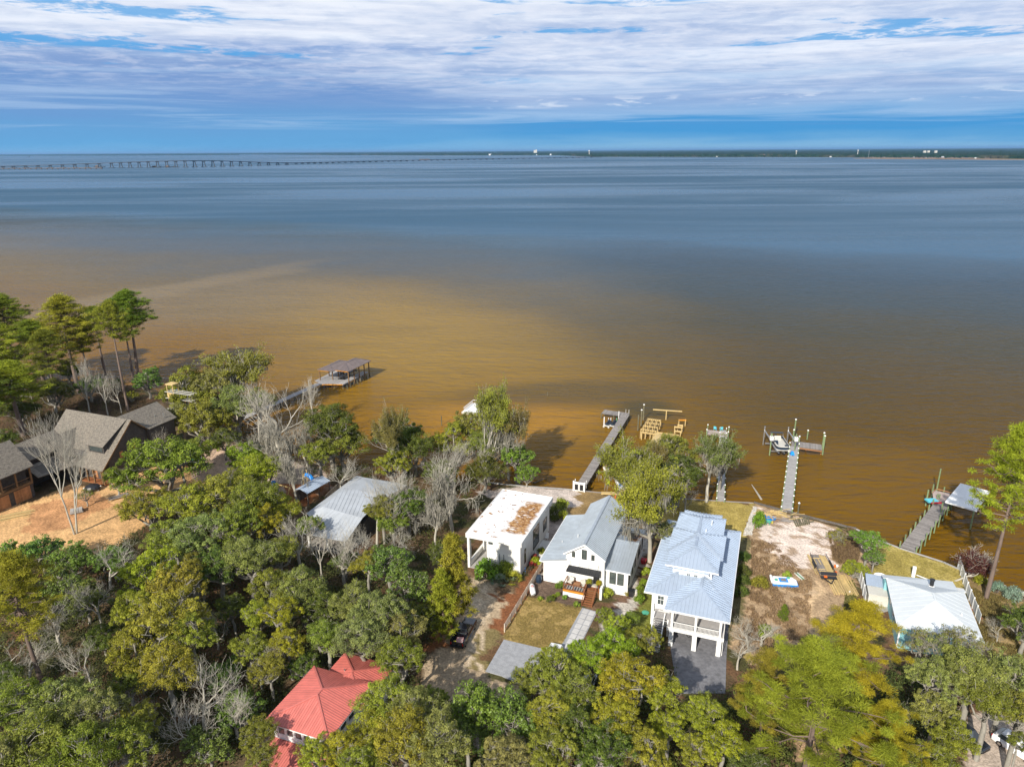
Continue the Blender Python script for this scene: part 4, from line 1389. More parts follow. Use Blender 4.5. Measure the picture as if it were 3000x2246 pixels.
oak(1170, 1275, 8, 62, 'dark', 'dark spreading oak below the upright shore oak')
oak(1215, 1320, 7, 58, 'dark', 'dark oak left of the white dock roof')
oak(1150, 1360, 6, 46, 'olive', 'olive oak at the water left of the flat roofed house')
oak(1385, 1250, 7, 52, 'oak', 'leafy tree left of and below the white dock roof')
oak(1340, 1290, 6, 62, 'olive', 'wide olive oak at the shore left of the bright cypress')
oak(1430, 1310, 7, 58, 'oak', 'round oak between the white dock roof and the flat roofed house')
oak(1500, 1265, 8, 36, 'dark', 'dark foliage column under the dead topped tree', THIN, group='mossy oaks at the shore')
oak(1515, 1345, 6, 46, 'green', 'bright green drooping cypress at the water left of the dock gate', MAG, 'magnolia_tree', 'dark broadleaf trees')
oak(1545, 1390, 4, 32, 'green', 'lower bright green tree touching the gravel by the dock', MAG, 'magnolia_tree', 'dark broadleaf trees')
oak(1420, 1380, 6, 48, 'dark', 'dark oak directly behind the flat roofed house')
oak(1290, 1390, 6, 48, 'dark', 'dark oak left behind the flat roofed house')
bare(1325, 1560, 1330, 'moss hung leafless tree left of the flat white roof', 84, 4)
bare(1310, 1470, 1300, 'pale leafless tree over the dark oaks left of the flat roof', 62, 0)
bare(1430, 1420, 1290, 'leafless tree fanning out above the flat white roof', 58, 2)
bare(1145, 1560, 1345, 'tall pale leafless tree over the right end of the grey roof', 84, 0)
bare(1215, 1560, 1420, 'leafless tree between the grey roof and the flat white roof', 66, 2)
bare(1275, 1600, 1440, 'mossy leafless tree beside the flat roof house wall', 50, 4)
bare(1085, 1705, 1520, 'wide white leafless tree in front of the grey roofed house', 92, 2)
bare(1190, 1640, 1530, 'leafless tree right of the grey roofed porch', 56, 0)
bare(880, 1665, 1495, 'white leafless tree left of the grey roofed porch', 66, 1)
bare(945, 1700, 1530, 'leafless tree in front of the left porch posts', 46, 0)
oak(1270, 1480, 6, 34, 'dark', 'dark oak between the leafless trees and flat roof')
oak(1195, 1475, 8, 52, 'dark', 'dark green crown behind the pale leafless trees')
oak(1150, 1530, 6, 44, 'oak', 'small leafy crown at the right end of the grey roof')
oak(1290, 1620, 5, 36, 'dark', 'dark crown at the left wall of the flat roofed house')
oak(1140, 1650, 7, 62, 'mag', 'glossy dark tree right of the wide white leafless tree', MAG, 'magnolia_tree', 'dark broadleaf trees')
oak(1200, 1720, 7, 58, 'mag', 'glossy dark tree left of the young pine', MAG, 'magnolia_tree', 'dark broadleaf trees')
oak(1215, 1810, 6, 52, 'dark', 'dark oak left of the black pickup')
pine(1330, 1845, 1575, 62, 'pine', 'bushy young pine standing above the black pickup', YOUNG, 0, 'young pines')
pine(1290, 1870, 1670, 50, 'pine', 'shorter young pine left of the bushy one', YOUNG, 0, 'young pines')
# the wood below the construction yard
for (a, b_, z, r, c, l) in [
    (560, 1480, 8, 74, 'olive', 'olive oak below the construction sand, left of the yellow oaks'),
    (650, 1450, 8, 70, 'olive', 'round olive oak just below the sand'),
    (745, 1470, 9, 70, 'oak', 'green oak touching the small shed'),
    (820, 1490, 7, 54, 'yel', 'yellowish oak left of the grey roof corner'),
    (770, 1530, 8, 56, 'yel', 'bright yellow green oak left of the grey roofed house'),
    (690, 1540, 9, 72, 'oak', 'green oak left of the yellow green one'),
    (590, 1570, 9, 80, 'grey', 'large grey green oak in the middle of the left wood'),
    (510, 1570, 8, 66, 'oak', 'oak right of the leafless tree by the sand'),
    (820, 1620, 8, 56, 'oak', 'oak below the yellow green one'),
    (730, 1640, 9, 74, 'grey', 'broad grey green oak in the centre of the left wood'),
    (640, 1660, 8, 66, 'dark', 'dark oak in the hollow of the left wood'),
    (560, 1670, 8, 58, 'oak', 'oak above the big yellow green oak'),
    (880, 1720, 8, 66, 'grey', 'grey green oak in front of the grey roofed house'),
    (800, 1720, 8, 60, 'oak', 'green oak left of the grey green one'),
    (960, 1780, 7, 58, 'dark', 'dark oak beneath the wide white leafless tree'),
    (1040, 1770, 8, 62, 'grey', 'grey green oak below the wide white leafless tree'),
    (1110, 1800, 9, 78, 'grey', 'large grey green oak behind the red roof'),
    (1180, 1850, 8, 62, 'grey', 'grey green oak left of the driveway'),
    (1060, 1870, 9, 70, 'grey', 'grey green oak leaning over the red roof'),
    (1170, 1935, 8, 64, 'oak', 'green oak right of the rear red roof'),
    (960, 1870, 8, 58, 'oak', 'oak behind the peak of the red roof'),
    (820, 1800, 8, 52, 'yel', 'golden oak at the centre of the left wood'),
    (845, 1880, 7, 48, 'yel', 'lower golden oak above the red roof'),
    (755, 1810, 7, 48, 'lime', 'lime oak left of the golden oak'),
    (735, 1900, 6, 50, 'olive', 'olive oak left of the red roof corner'),
    (790, 1960, 6, 46, 'olive', 'low olive oak near the red roof corner'),
    (890, 1950, 5, 40, 'dark', 'dark oak against the red roof'),
    (680, 1780, 6, 40, 'dark', 'dark low oak beside the gap in the left wood'),
    (440, 1680, 9, 76, 'yel', 'yellow green oak, upper part of the big left clump'),
    (520, 1720, 9, 66, 'olive', 'olive oak at the top of the big left clump'),
    (400, 1780, 8, 60, 'olive', 'left shoulder of the big yellow green clump'),
    (480, 1820, 10, 90, 'olive', 'big olive oak at the centre of the left clump'),
    (560, 1850, 9, 66, 'olive', 'right side oak of the big left clump'),
    (400, 1900, 8, 72, 'olive', 'lower left oak of the big clump'),
    (490, 1960, 8, 76, 'olive', 'lower oak of the big clump above the dark trunk'),
    (380, 2000, 6, 50, 'oak', 'small oak under the big clump'),
    (60, 2070, 9, 86, 'oak', 'large green oak at the lower left edge'),
    (180, 2060, 9, 84, 'grey', 'large grey green oak at the lower left'),
    (260, 2110, 10, 84, 'grey', 'pale green oak right of the lower left group'),
    (110, 2180, 10, 100, 'oak', 'broad oak in the bottom left corner'),
    (240, 2215, 10, 94, 'oak', 'oak cut by the bottom edge at the left'),
    (360, 2180, 9, 78, 'oak', 'green oak beside the bottom leafless trees'),
    (400, 2120, 8, 54, 'oak', 'smaller oak above the bottom green oak'),
    (20, 2235, 10, 80, 'grey', 'corner oak at the bottom left'),
    (20, 1980, 5, 40, 'dark', 'dark low oak behind the fallen grey boughs'),
    (330, 1640, 5, 46, 'mag', 'glossy green low tree at the edge of the orange sand'),
    (210, 1640, 5, 56, 'mag', 'glossy low tree below the two stemmed tree'),
    (120, 1620, 5, 54, 'mag', 'glossy low tree left below the orange sand'),
    (20, 1640, 5, 56, 'mag', 'glossy low tree at the left edge below the sand'),
    (250, 1760, 5, 56, 'mag', 'glossy dark tree right of the pine'),
    (180, 1720, 5, 56, 'mag', 'glossy dark tree behind the pine'),
    (60, 1760, 5, 60, 'dark', 'dark tree behind the left edge pine'),
    (650, 1980, 4, 50, 'mag', 'glossy undergrowth tree between the leafless trees'),
    (700, 2080, 4, 60, 'mag', 'glossy tree under the biggest leafless tree'),
    (610, 2190, 4, 60, 'mag', 'glossy low tree at the bottom beside the grey boughs'),
    (760, 2150, 7, 50, 'oak', 'oak left of the red porch roof'),
    (770, 2225, 7, 44, 'oak', 'oak at the bottom edge left of the red porch roof'),
    (300, 1870, 4, 44, 'dark', 'dark low tree between the pine and the big clump')]:
    if c == 'mag':
        oak(a, b_, z, r, c, l, MAG, 'magnolia_tree', 'dark broadleaf trees')
    else:
        oak(a, b_, z, r, c, l)
pine(125, 2000, 1625, 96, 'pine', 'yellow green pine at the left edge of the wood', PINE, 2)
bare(325, 1730, 1590, 'pale leafless tree below the orange sand', 84, 2)
bare(300, 1840, 1690, 'leafless tree with dark leaning trunk right of the pine', 66, 0)
bare(270, 2010, 1850, 'white leafless tree between the pine and the big clump', 72, 2)
bare(95, 2010, 1890, 'spreading leafless tree at the foot of the pine', 78, 0)
bare(0, 1990, 1890, 'leafless boughs at the left edge below the pine', 60, 1)
bare(600, 2130, 1925, 'biggest leafless tree at the lower left, wide pale crown', 108, 2)
bare(770, 2030, 1890, 'leafless tree between the golden oak and the red roof', 62, 0)
bare(590, 2230, 2060, 'leafless tree at the bottom edge, left of the red porch roof', 90, 0)
bare(700, 2170, 2010, 'leafless tree leaning toward the red porch roof', 70, 1)
bare(640, 1900, 1790, 'small grey leafless tree in the gap of the left wood', 44, 1)
bare(610, 1800, 1710, 'low twiggy tree in the hollow behind the big clump', 34, 2)
bare(580, 1640, 1570, 'small pale leafless tree poking out of the left wood', 30, 2)
# bottom centre
for (a, b_, z, r, c, l) in [
    (1130, 2060, 9, 74, 'olive', 'olive oak over the right eave of the red roof'),
    (1210, 2080, 9, 70, 'grey', 'grey oak right of the red roof'),
    (1080, 2140, 8, 66, 'olive', 'olive oak at the front corner of the red roof'),
    (1180, 2170, 10, 84, 'olive', 'big oak at the bottom edge right of the red house'),
    (1010, 2200, 8, 60, 'yel', 'yellowish oak below the sunroom windows'),
    (930, 2215, 7, 54, 'yel', 'yellow tinted oak at the bottom below the sunroom'),
    (1290, 2180, 10, 84, 'grey', 'grey green oak with pale boughs at the bottom centre'),
    (1060, 2240, 9, 60, 'oak', 'oak cut by the bottom edge below the red house'),
    (1270, 2050, 6, 40, 'oak', 'low oak at the end of the driveway'),
    (1560, 2000, 8, 52, 'oak', 'oak leaning over the grey gravel pad'),
    (1650, 1975, 9, 70, 'oak', 'oak shading the white van on the gravel pad'),
    (1612, 1930, 7, 40, 'lime', 'small oak whose boughs hang over the white van'),
    (1730, 1930, 9, 62, 'lime', 'lime oak at the lower end of the paver path'),
    (1690, 2030, 9, 66, 'oak', 'green oak left of the big yellow one'),
    (1800, 1900, 8, 60, 'lime', 'bright oak below the shell path'),
    (1880, 1880, 7, 50, 'oak', 'oak at the steps of the stilt house'),
    (1620, 2080, 9, 66, 'olive', 'olive oak right of the glossy magnolia'),
    (1850, 2000, 10, 84, 'yel', 'big yellow green oak left of the dark carport drive'),
    (1930, 2020, 9, 62, 'yel', 'right part of the yellow oak beside the carport drive'),
    (1800, 2110, 9, 66, 'yel', 'lower yellow green oak at the bottom centre'),
    (1700, 2130, 9, 70, 'dark', 'dark blue green oak in the bottom centre'),
    (1760, 2200, 9, 72, 'dark', 'dark oak at the bottom edge, right of centre'),
    (1620, 2200, 9, 76, 'oak', 'oak at the bottom edge right of the pale boughs'),
    (1480, 2215, 9, 66, 'grey', 'grey oak at the bottom edge with white boughs'),
    (1890, 2190, 8, 66, 'olive', 'round olive oak at the bottom edge'),
    (1960, 2130, 7, 52, 'lime', 'lime oak below the carport drive'),
    (2060, 2090, 7, 56, 'yel', 'yellow oak at the end of the carport drive'),
    (2120, 2170, 8, 60, 'lime', 'lime oak at the foot of the big bottom pine'),
    (2050, 2200, 7, 52, 'yel', 'yellow oak at the bottom edge right of the grey brush'),
    (2180, 2230, 7, 54, 'dark', 'dark oak under the big bottom pine'),
    (1770, 1800, 3.6, 26, 'oak', 'small leafy tree at the foot of the orange steps'),
    (1810, 1840, 4.5, 36, 'lime', 'young tree right of the paver path'),
    (1850, 1815, 3.4, 24, 'oak', 'sapling beside the shell path'),
    # right part
    (2600, 2190, 6, 66, 'green', 'dense green round tree at the bottom right centre'),
    (2700, 1880, 8, 46, 'grey', 'grey oak at the left gable of the pale roofed house'),
    (2760, 1910, 9, 60, 'grey', 'grey oak over the front slope of the pale roof'),
    (2830, 1890, 9, 56, 'grey', 'thin grey oak covering the middle of the pale roof'),
    (2740, 1990, 9, 70, 'grey', 'broad grey oak in front of the teal wall'),
    (2850, 1980, 10, 84, 'grey', 'large grey oak right below the pale roof'),
    (2950, 1990, 9, 78, 'grey', 'grey oak at the right edge by the brown scrub'),
    (2900, 2060, 9, 74, 'oak', 'green oak above the black car'),
    (2990, 2090, 9, 66, 'oak', 'oak above the white car at the right edge'),
    (2740, 2090, 8, 58, 'grey', 'grey oak beside the lower golden pine'),
    (2800, 2170, 8, 56, 'oak', 'oak left of the black car'),
    (2730, 2230, 8, 60, 'oak', 'oak at the bottom edge left of the gravel parking'),
    (2985, 2170, 6, 30, 'oak', 'small oak spray beside the white car')]:
    oak(a, b_, z, r, c, l, THIN if (c == 'grey' and a > 2650 and b_ < 1950) else None)
oak(1400, 2075, 8, 76, 'mag', 'glossy magnolia left of centre at the bottom', MAG, 'magnolia_tree', 'dark broadleaf trees')
oak(1500, 2110, 8, 80, 'mag', 'large glossy magnolia with orange speckled leaves at the bottom centre', MAG, 'magnolia_tree', 'dark broadleaf trees')
oak(1370, 2160, 7, 60, 'mag', 'lower glossy magnolia at the bottom centre', MAG, 'magnolia_tree', 'dark broadleaf trees')
bare(2000, 2215, 2150, 'low grey twiggy bush tree at the end of the carport drive', 44, 2)
bare(1560, 2245, 2130, 'white leafless boughs at the bottom edge below the magnolia', 60, 2)
bare(1700, 1990, 1905, 'pale leafless boughs within the oaks by the paver path', 46, 0)
# between and around the white houses
oak(1850, 1380, 9, 74, 'lime', 'bright crown behind the tall gabled roof', THIN, group='light trees at the docks')
oak(1960, 1330, 9, 66, 'oak', 'dense dark green crown between the unfinished dock and the narrow dock', group='light trees at the docks')
oak(1990, 1390, 8, 62, 'dark', 'dark green oak at the back lawn of the stilt house', group='light trees at the docks')
oak(1920, 1430, 7, 52, 'dark', 'shaded dark crown behind the tall pale trunk', group='light trees at the docks')
oak(2115, 1360, 7, 40, 'oak', 'low leaning boughs over the narrow dock walkway', THIN, group='light trees at the docks')
oak(1945, 1555, 8, 32, 'grey', 'fine leaved grey green tree touching the stilt house roof')
bare(2005, 1500, 1410, 'thin leafless tree behind the stilt house roof', 34, 1)
light(1903, 1645, 1310, 92, 'lime', 'tall light tree with white forked trunk between the gabled and stilt houses', 0, (0, -.10))
light(1835, 1500, 1290, 84, 'lime', 'light tree with white boughs behind the gabled roof', 1)
light(1950, 1470, 1290, 70, 'oak', 'pale boughed tree behind the stilt house roof', 2)
light(2070, 1470, 1250, 60, 'oak', 'leaning mossy tree with thick pale trunk over the narrow dock', 1, (0, .2))
light(1425, 1400, 1120, 66, 'lime', 'leafy pale boughed tree in front of the white sundeck', 0)
light(1490, 1400, 1160, 44, 'oak', 'tall thin tree with bare top at the cypress', 1)
light(700, 1220, 1000, 78, 'lime', 'open mossy tree standing over the bay left of the boathouse', 1)
light(1185, 1400, 1160, 64, 'oak', 'upright pale trunked tree on the shore behind the grey roof', 2)
oak(1120, 1490, 8, 44, 'oak', 'oak over the right end of the grey roof')
oak(1075, 1650, 7, 44, 'olive', 'olive oak before the grey roofed porch')
bare(1105, 1600, 1400, 'wide pale leafless tree over the grey roof ridge', 88, 2)
bare(1010, 1710, 1540, 'pale leafless tree before the middle porch post', 64, 1)
shrub(1645, 1500, 2.1, 'shrub', 'round green bush between the flat roofed house and gravel, right one', 0, 'two bushes beside the flat roofed house')
shrub(1620, 1518, 1.7, 'dark', 'darker bush left of the round green bush by the gravel', 1, 'two bushes beside the flat roofed house')
shrub(1650, 1520, 1.3, 'lime', 'yellow green bush in front of the round bush by the gravel', 2)
shrub(1425, 1695, 2.1, 'green', 'clipped dark green bush at the front of the flat roofed house', 2, h_=1.25)
shrub(1462, 1690, 1.5, 'mag', 'leafy bush next to the clipped bush', 1, h_=1.3)
shrub(1482, 1682, 1.8, 'olive', 'olive bush against the flat roofed house wall', 0)
shrub(1570, 1655, 1.1, 'lime', 'bush at the far end of the white rail fence', 0)
shrub(1585, 1620, .9, 'olive', 'weedy bush beside the left wall of the gabled house', 1)
for i, (a, b_, r, c, l) in enumerate([(1583, 1757, .5, 'lime', 'small lime plant by the propane tank'), (1612, 1763, .8, 'dark', 'low dark mound plant in the flower bed'), (1622, 1750, .45, 'lime', 'small lime plant right of the mound plant'),
                                     (1655, 1753, .5, 'green', 'tuft before the white deck skirt'), (1642, 1722, .9, 'green', 'broad leaved plant left of the deck'), (1635, 1745, .5, 'shrub', 'middle tuft in the flower bed'),
                                     (1690, 1775, .6, 'oak', 'grassy tuft at the bottom of the steps'), (1780, 1745, 1.0, 'lime', 'flowering bush at the white wall corner'), (1835, 1742, .6, 'olive', 'dry bush under the paired windows'),
                                     (1893, 1682, .9, 'lime', 'first bush of the row between the two white houses'), (1886, 1712, .8, 'shrub', 'second bush of the row between the two white houses'), (1878, 1735, 1.0, 'shrub', 'third bush of the row between the two white houses'),
                                     (1875, 1765, 1.1, 'green', 'fourth bush of the row between the two white houses')]):
    shrub(a, b_, r, c, l)
for i, (a, b_) in enumerate([(2178, 1640), (2178, 1680), (2176, 1712), (2172, 1745)]):
    shrub(a, b_, 1.3, 'dark', ['first', 'second', 'third', 'fourth'][i] + ' bush from the bay in the shaded strip right of the stilt house', 1, 'bushes in the shaded strip')
shrub(2222, 1545, 1.3, 'green', 'young green pine bush beside the white stone strip', 0, h_=1.9)
shrub(2305, 1690, .8, 'shrub', 'small round bush above the inflatable raft', 2)
pine(2290, 1817, 1770, 14, 'pinedark', 'small conical pine in the brown vacant lot', YOUNG, 0, 'young pines')
shrub(2225, 1720, 1.5, 'olive', 'olive scrub bush on the left of the vacant lot', 1)
shrub(2240, 1860, 1.2, 'lime', 'lime scrub bush near the leafless brush', 1)
bare(2190, 1900, 1810, 'leafless tree right of the stilt house corner', 50, 2)
bare(2230, 1890, 1830, 'leafless bush tree at the lower edge of the vacant lot', 50, 1)
oak(2545, 1585, 6, 38, 'green', 'round glossy magnolia on the corner of the far right lawn', MAG, 'magnolia_tree', 'dark broadleaf trees')
oak(2562, 1632, 4, 26, 'mag', 'lower right part of the magnolia clump by the lawn', MAG, 'magnolia_tree', 'dark broadleaf trees')
oak(2505, 1668, 2.8, 32, 'lime', 'yellow green bushy tree below the magnolia')
oak(2455, 1575, 2.2, 26, 'olive', 'dry scrub tree at the corner of the sandy lot', THIN)
# bud covered reddish tree leaning over the water
x, y = g(2800, 1700)
t = plant(BUD, 'red_budded_tree', 'reddish brown budding tree leaning over the water by the white fence', 'tree', x, y, .4, (1.15, 1.15, 1.15), (1, 1, 1), None, tilt=(0, 0.62))
vv = np.array([v.co[:] for v in BUD['branches'].vertices])
r_ = np.random.RandomState(1)
pick = vv[r_.randint(0, len(vv), 15000)] + r_.randn(15000, 3) * .22
o = bpy.data.objects.new('crown', quads_mesh('buds', pick, r_.randn(15000, 3), .15, .10, r_.rand(15000), M_leaf))
C.objects.link(o)
o.parent = t
o.color = (0.13, 0.045, 0.045, 1)
t.rotation_euler = (0.25, 0.75, 0)
pine(2888, 1752, 1245, 92, 'lime', 'tall lone pine on the right bank with a long bare trunk', PINE, 2, tilt=(0, 0.05))
oak(3010, 1830, 6, 60, 'dark', 'dark green tree at the right edge below the riprap')
shrub(2920, 1735, 1.4, 'blue', 'bluish bush among the riprap boulders', 0)
shrub(2875, 1710, 1.3, 'lime', 'light green bush at the foot of the tall lone pine', 1)
shrub(2965, 1755, 1.6, 'blue', 'second bluish bush near the right edge riprap', 0)
bare(2920, 1880, 1800, 'small dry leafless bush tree in the right scrub', 40, 2)
# near pines at the bottom right
pine(2345, 2330, 1900, 160, 'pine', 'nearest big pine with forked pale boughs at the bottom right', BIGPINE, 0, 'near pines at the bottom right')
pine(2470, 2160, 1770, 112, 'gold', 'golden orange pine beside the nearest pine', BIGPINE, 1, 'near pines at the bottom right')
pine(2215, 2240, 1910, 76, 'pine', 'green pine left of the nearest one', BIGPINE, 1, 'near pines at the bottom right')
pine(2560, 2340, 2070, 80, 'gold', 'lower golden pine at the bottom right', BIGPINE, 0, 'near pines at the bottom right')
bare(2580, 2180, 2040, 'leafless tree between the golden pines', 60, 2)
bare(2640, 2240, 2120, 'white leafless tree under the lower golden pine', 62, 0)

# low growth under the trees, too dense to count
def undergrowth(px_poly, n, label, c, seed, holes=()):
    P = [g(*p) for p in px_poly]
    r_ = np.random.RandomState(seed)
    cx = r_.uniform(min(p[0] for p in P), max(p[0] for p in P), n * 3)
    cy = r_.uniform(min(p[1] for p in P), max(p[1] for p in P), n * 3)
    m = inpoly(cx, cy, P)
    for h_ in holes:
        m &= ~inpoly(cx, cy, h_)
    cx, cy = cx[m][:n], cy[m][:n]
    C_, N_, T_ = [], [], []
    for x, y in zip(cx, cy):
        R = r_.uniform(.6, 1.7)
        w = unit(r_, 34, -.1)
        C_.append(np.array([x, y, G0 + R * .3]) + w * R * r_.uniform(.6, 1, (len(w), 1)))
        N_.append(w + np.array([0, 0, .4]) + r_.randn(len(w), 3) * .4)
        T_.append(np.clip(r_.uniform(0, .8) + r_.uniform(-.2, .2, len(w)), 0, 1))
    c3 = np.concatenate(C_)
    o = link('undergrowth', quads_mesh('undergrowth', c3, np.concatenate(N_), .3 * r_.uniform(.6, 1.3, len(c3)), .17, np.concatenate(T_), M_leaf), None, None, 'stuff')
    o.color = (*c, 1)
    tag(o, label, 'undergrowth')
def rect(ox, oy, u0, u1, v0, v1):
    c, s = math.cos(-.356), math.sin(-.356)
    return [(ox + u * c - v * s, oy + u * s + v * c) for u, v in ((u0, v0), (u1, v0), (u1, v1), (u0, v1))]
red_h, grey_h, flat_h = rect(-27.7, 63.1, -3, 9.5, -5.5, 14), rect(-37, 113.7, -.5, 14, -6, 17), rect(-7.6, 100.9, -1, 10.5, -1, 17.5)
undergrowth([(-150, 1700), (200, 1660), (420, 1560), (600, 1450), (760, 1450), (900, 1600), (1240, 1700), (1290, 1800), (1220, 2000), (1240, 2350), (-300, 2400)], 2600, 'dark low undergrowth beneath the left wood', (0.085, 0.10, 0.03), 21, (red_h, grey_h, flat_h))
undergrowth([(560, 1180), (700, 1240), (850, 1320), (1090, 1375), (1400, 1405), (1380, 1480), (1300, 1700), (1100, 1640), (1140, 1480), (1020, 1420), (930, 1400), (790, 1320), (640, 1290)], 800, 'low green growth along the wooded shore', (0.09, 0.11, 0.03), 22, (grey_h, flat_h))
undergrowth([(1240, 2080), (1560, 2040), (1640, 1960), (1800, 1840), (1950, 1900), (1980, 2050), (2130, 2050), (2200, 1960), (2330, 2140), (2300, 2350), (1240, 2350)], 1100, 'low green growth beneath the bottom trees', (0.11, 0.13, 0.03), 23)
undergrowth([(2450, 2060), (2640, 1960), (2820, 2080), (2800, 2300), (2430, 2300)], 420, 'low green growth beneath the right hand oaks', (0.10, 0.13, 0.035), 24, (rect(51.65, 80.5, -1, 11, -1, 16),))
undergrowth([(-200, 1110), (300, 1120), (330, 1190), (180, 1260), (-200, 1330)], 420, 'dark low growth under the left pines', (0.12, 0.12, 0.045), 25)

bare(1180, 1560, 1390, 'leafless tree right of the grey roof, among the dark oaks', 70, 1)
bare(1000, 1460, 1330, 'grey leafless tree behind the slatted shed', 56, 0)
bare(720, 1620, 1500, 'pale leafless tree in the oaks left of the grey roof', 50, 2)
bare(180, 1900, 1760, 'grey leafless tree left of the big clump', 70, 1)
bare(450, 2200, 2040, 'pale leafless tree left of the bottom grey boughs', 66, 2)
bare(1330, 1440, 1290, 'fine grey leafless tree on the shore above the mossy one', 60, 1)
bare(2160, 1960, 1850, 'grey leafless brush tree at the edge of the carport drive', 54, 0)
bare(2080, 2160, 2050, 'grey leafless tree beside the end of the carport drive', 50, 2)
oak(1010, 1640, 5, 36, 'dark', 'dark oak before the left end of the grey roof porch')
oak(905, 1540, 6, 34, 'oak', 'small oak at the left corner of the grey roof')
oak(340, 1400, 5, 34, 'oak', 'oak at the top edge of the orange sand')
# ------------------------------------------------------------------ building helpers
YAW = -0.356


def clipE(poly, e, a, b_):
    """clip a polygon (list of Vectors) to a <= p.e <= b"""
    for sgn, lim in ((1, a), (-1, -b_)):
        outp = []
        n = len(poly)
        for i in range(n):
            p, q = poly[i], poly[(i + 1) % n]
            dp, dq = sgn * p.dot(e) - lim, sgn * q.dot(e) - lim
            if dp >= 0:
                outp.append(p)
            if (dp >= 0) != (dq >= 0):
                t = dp / (dp - dq)
                outp.append(p + (q - p) * t)
        poly = outp
        if len(poly) < 3:
            return []
    return poly


def roof_face(pts, m, parent, spacing=0.4, rib=0.035, rw=0.05, th=0.07, panels=False, skin=None, ribs=None):
    """a sloping metal face with raised seams running down the slope; seams at even spacing along the eave"""
    P = [Vector(p) for p in pts]
    n = Vector((0, 0, 0))
    for i in range(len(P)):
        n += P[i].cross(P[(i + 1) % len(P)])
    n.normalize()
    if n.z < 0:
        P.reverse()
        n = -n
    e = Vector((0, 0, 1)).cross(n)
    e = Vector((1, 0, 0)) if e.length < 1e-5 else e.normalized()
    d = n.cross(e)
    lo_ = min(p.dot(e) for p in P)
    hi_ = max(p.dot(e) for p in P)
    cnt = max(1, round((hi_ - lo_) / spacing))
    sp = (hi_ - lo_) / cnt
    skin_ = skin if skin is not None else MB()
    ribs_ = ribs if ribs is not None else MB()
    if not panels:
        skin_.slab([tuple(p) for p in P], th)
    for i in range(cnt + 1):
        a = lo_ + i * sp
        if panels and i < cnt:
            c = clipE(P, e, a + 0.008, a + sp - 0.008)
            if len(c) >= 3:
                mb = MB()
                mb.slab([tuple(p + n * (0.006 * (i % 2))) for p in c], th)
                mb.build('roof_panel', m, parent)
        a2 = min(max(a, lo_ + rw * .6), hi_ - rw * .6)
        c = clipE(P, e, a2 - 1e-4, a2 + 1e-4)
        if len(c) >= 2:
            dm = min(c, key=lambda p: p.dot(d))
            dM = max(c, key=lambda p: p.dot(d))
            if (dM - dm).length > 0.1:
                ribs_.bar(dm + n * rib * .5, dM + n * rib * .5, rw, rib + .01, .5)
    if panels and ribs is None:
        ribs_.build('seam', m, parent)
    return skin_, ribs_


def hip_pts(u0, u1, v0, v1, ze, pitch, hf=True, hb=True, axis='v'):
    """faces of a hip or gable roof with its ridge along v (or u)"""
    if axis == 'u':
        F = hip_pts(v0, v1, u0, u1, ze, pitch, hf, hb, 'v')
        return {k_: [(p[1], p[0], p[2]) for p in f] for k_, f in F.items()}
    w = (u1 - u0) / 2
    um = (u0 + u1) / 2
    zr = ze + w * pitch
    a = min(w, (v1 - v0) / 2)
    f0 = v0 + (w if hf else 0)
    f1 = v1 - (w if hb else 0)
    if f1 < f0:
        f0 = f1 = (v0 + v1) / 2
    F = {'left': [(u0, v0, ze), (u0, v1, ze), (um, f1, zr), (um, f0, zr)], 'right': [(u1, v0, ze), (um, f0, zr), (um, f1, zr), (u1, v1, ze)]}
    if f1 - f0 < 1e-6:
        F = {'left': [(u0, v0, ze), (u0, v1, ze), (um, f1, zr)], 'right': [(u1, v0, ze), (um, f0, zr), (u1, v1, ze)]}
    if hf:
        F['front'] = [(u0, v0, ze), (um, f0, zr), (u1, v0, ze)]
    if hb:
        F['back'] = [(u0, v1, ze), (u1, v1, ze), (um, f1, zr)]
    F['_ridge'] = [(um, f0, zr), (um, f1, zr)]
    F['_hips'] = ([((u0, v0, ze), (um, f0, zr)), ((u1, v0, ze), (um, f0, zr))] if hf else []) + ([((u0, v1, ze), (um, f1, zr)), ((u1, v1, ze), (um, f1, zr))] if hb else [])
    return F


def metal_roof(parent, F, m, spacing, panels=False, capw=.28, name='roof', rib=.035, rw=.05, fascia=None, eave=None):
    """roof as one part: faces, seams, ridge and hip caps"""
    skin, ribs = MB(), MB()
    faces = [v for k_, v in F.items() if not k_.startswith('_')]
    if not panels:
        for f in faces:
            roof_face(f, m, None, spacing, rib, rw, skin=skin, ribs=ribs)
        r = skin.build(name, m, parent)
        if ribs.v:
            rr_ = ribs.build('seams', m, r)
            rr_['kind'] = 'stuff'
    else:
        capm = MB()
        for f in faces:
            capm.slab([(p[0], p[1], p[2] - .075) for p in f], .05)
        r = capm.build(name, m, parent)
        for f in faces:
            roof_face(f, m, r, spacing, rib, rw, panels=True)
    cp = MB()
    for a, b_ in ([tuple(F['_ridge'])] if '_ridge' in F else []) + F.get('_hips', []):
        if (Vector(a) - Vector(b_)).length > .2:
            cp.bar(Vector(a) + Vector((0, 0, .045)), Vector(b_) + Vector((0, 0, .045)), capw, .055)
    if cp.v:
        cp.build('ridge_cap', m, r)
    return r


def edge_band(parent, u0, u1, v0, v1, z, hgt_, m, w=.12, name='gutter'):
    mb = MB()
    mb.box(u0 - w, u1 + w, v0 - w, v0, z - hgt_, z)
    mb.box(u0 - w, u1 + w, v1, v1 + w, z - hgt_, z)
    mb.box(u0 - w, u0, v0 + .002, v1 - .002, z - hgt_, z)
    mb.box(u1, u1 + w, v0 + .002, v1 - .002, z - hgt_, z)
    return mb.build(name, m, parent)


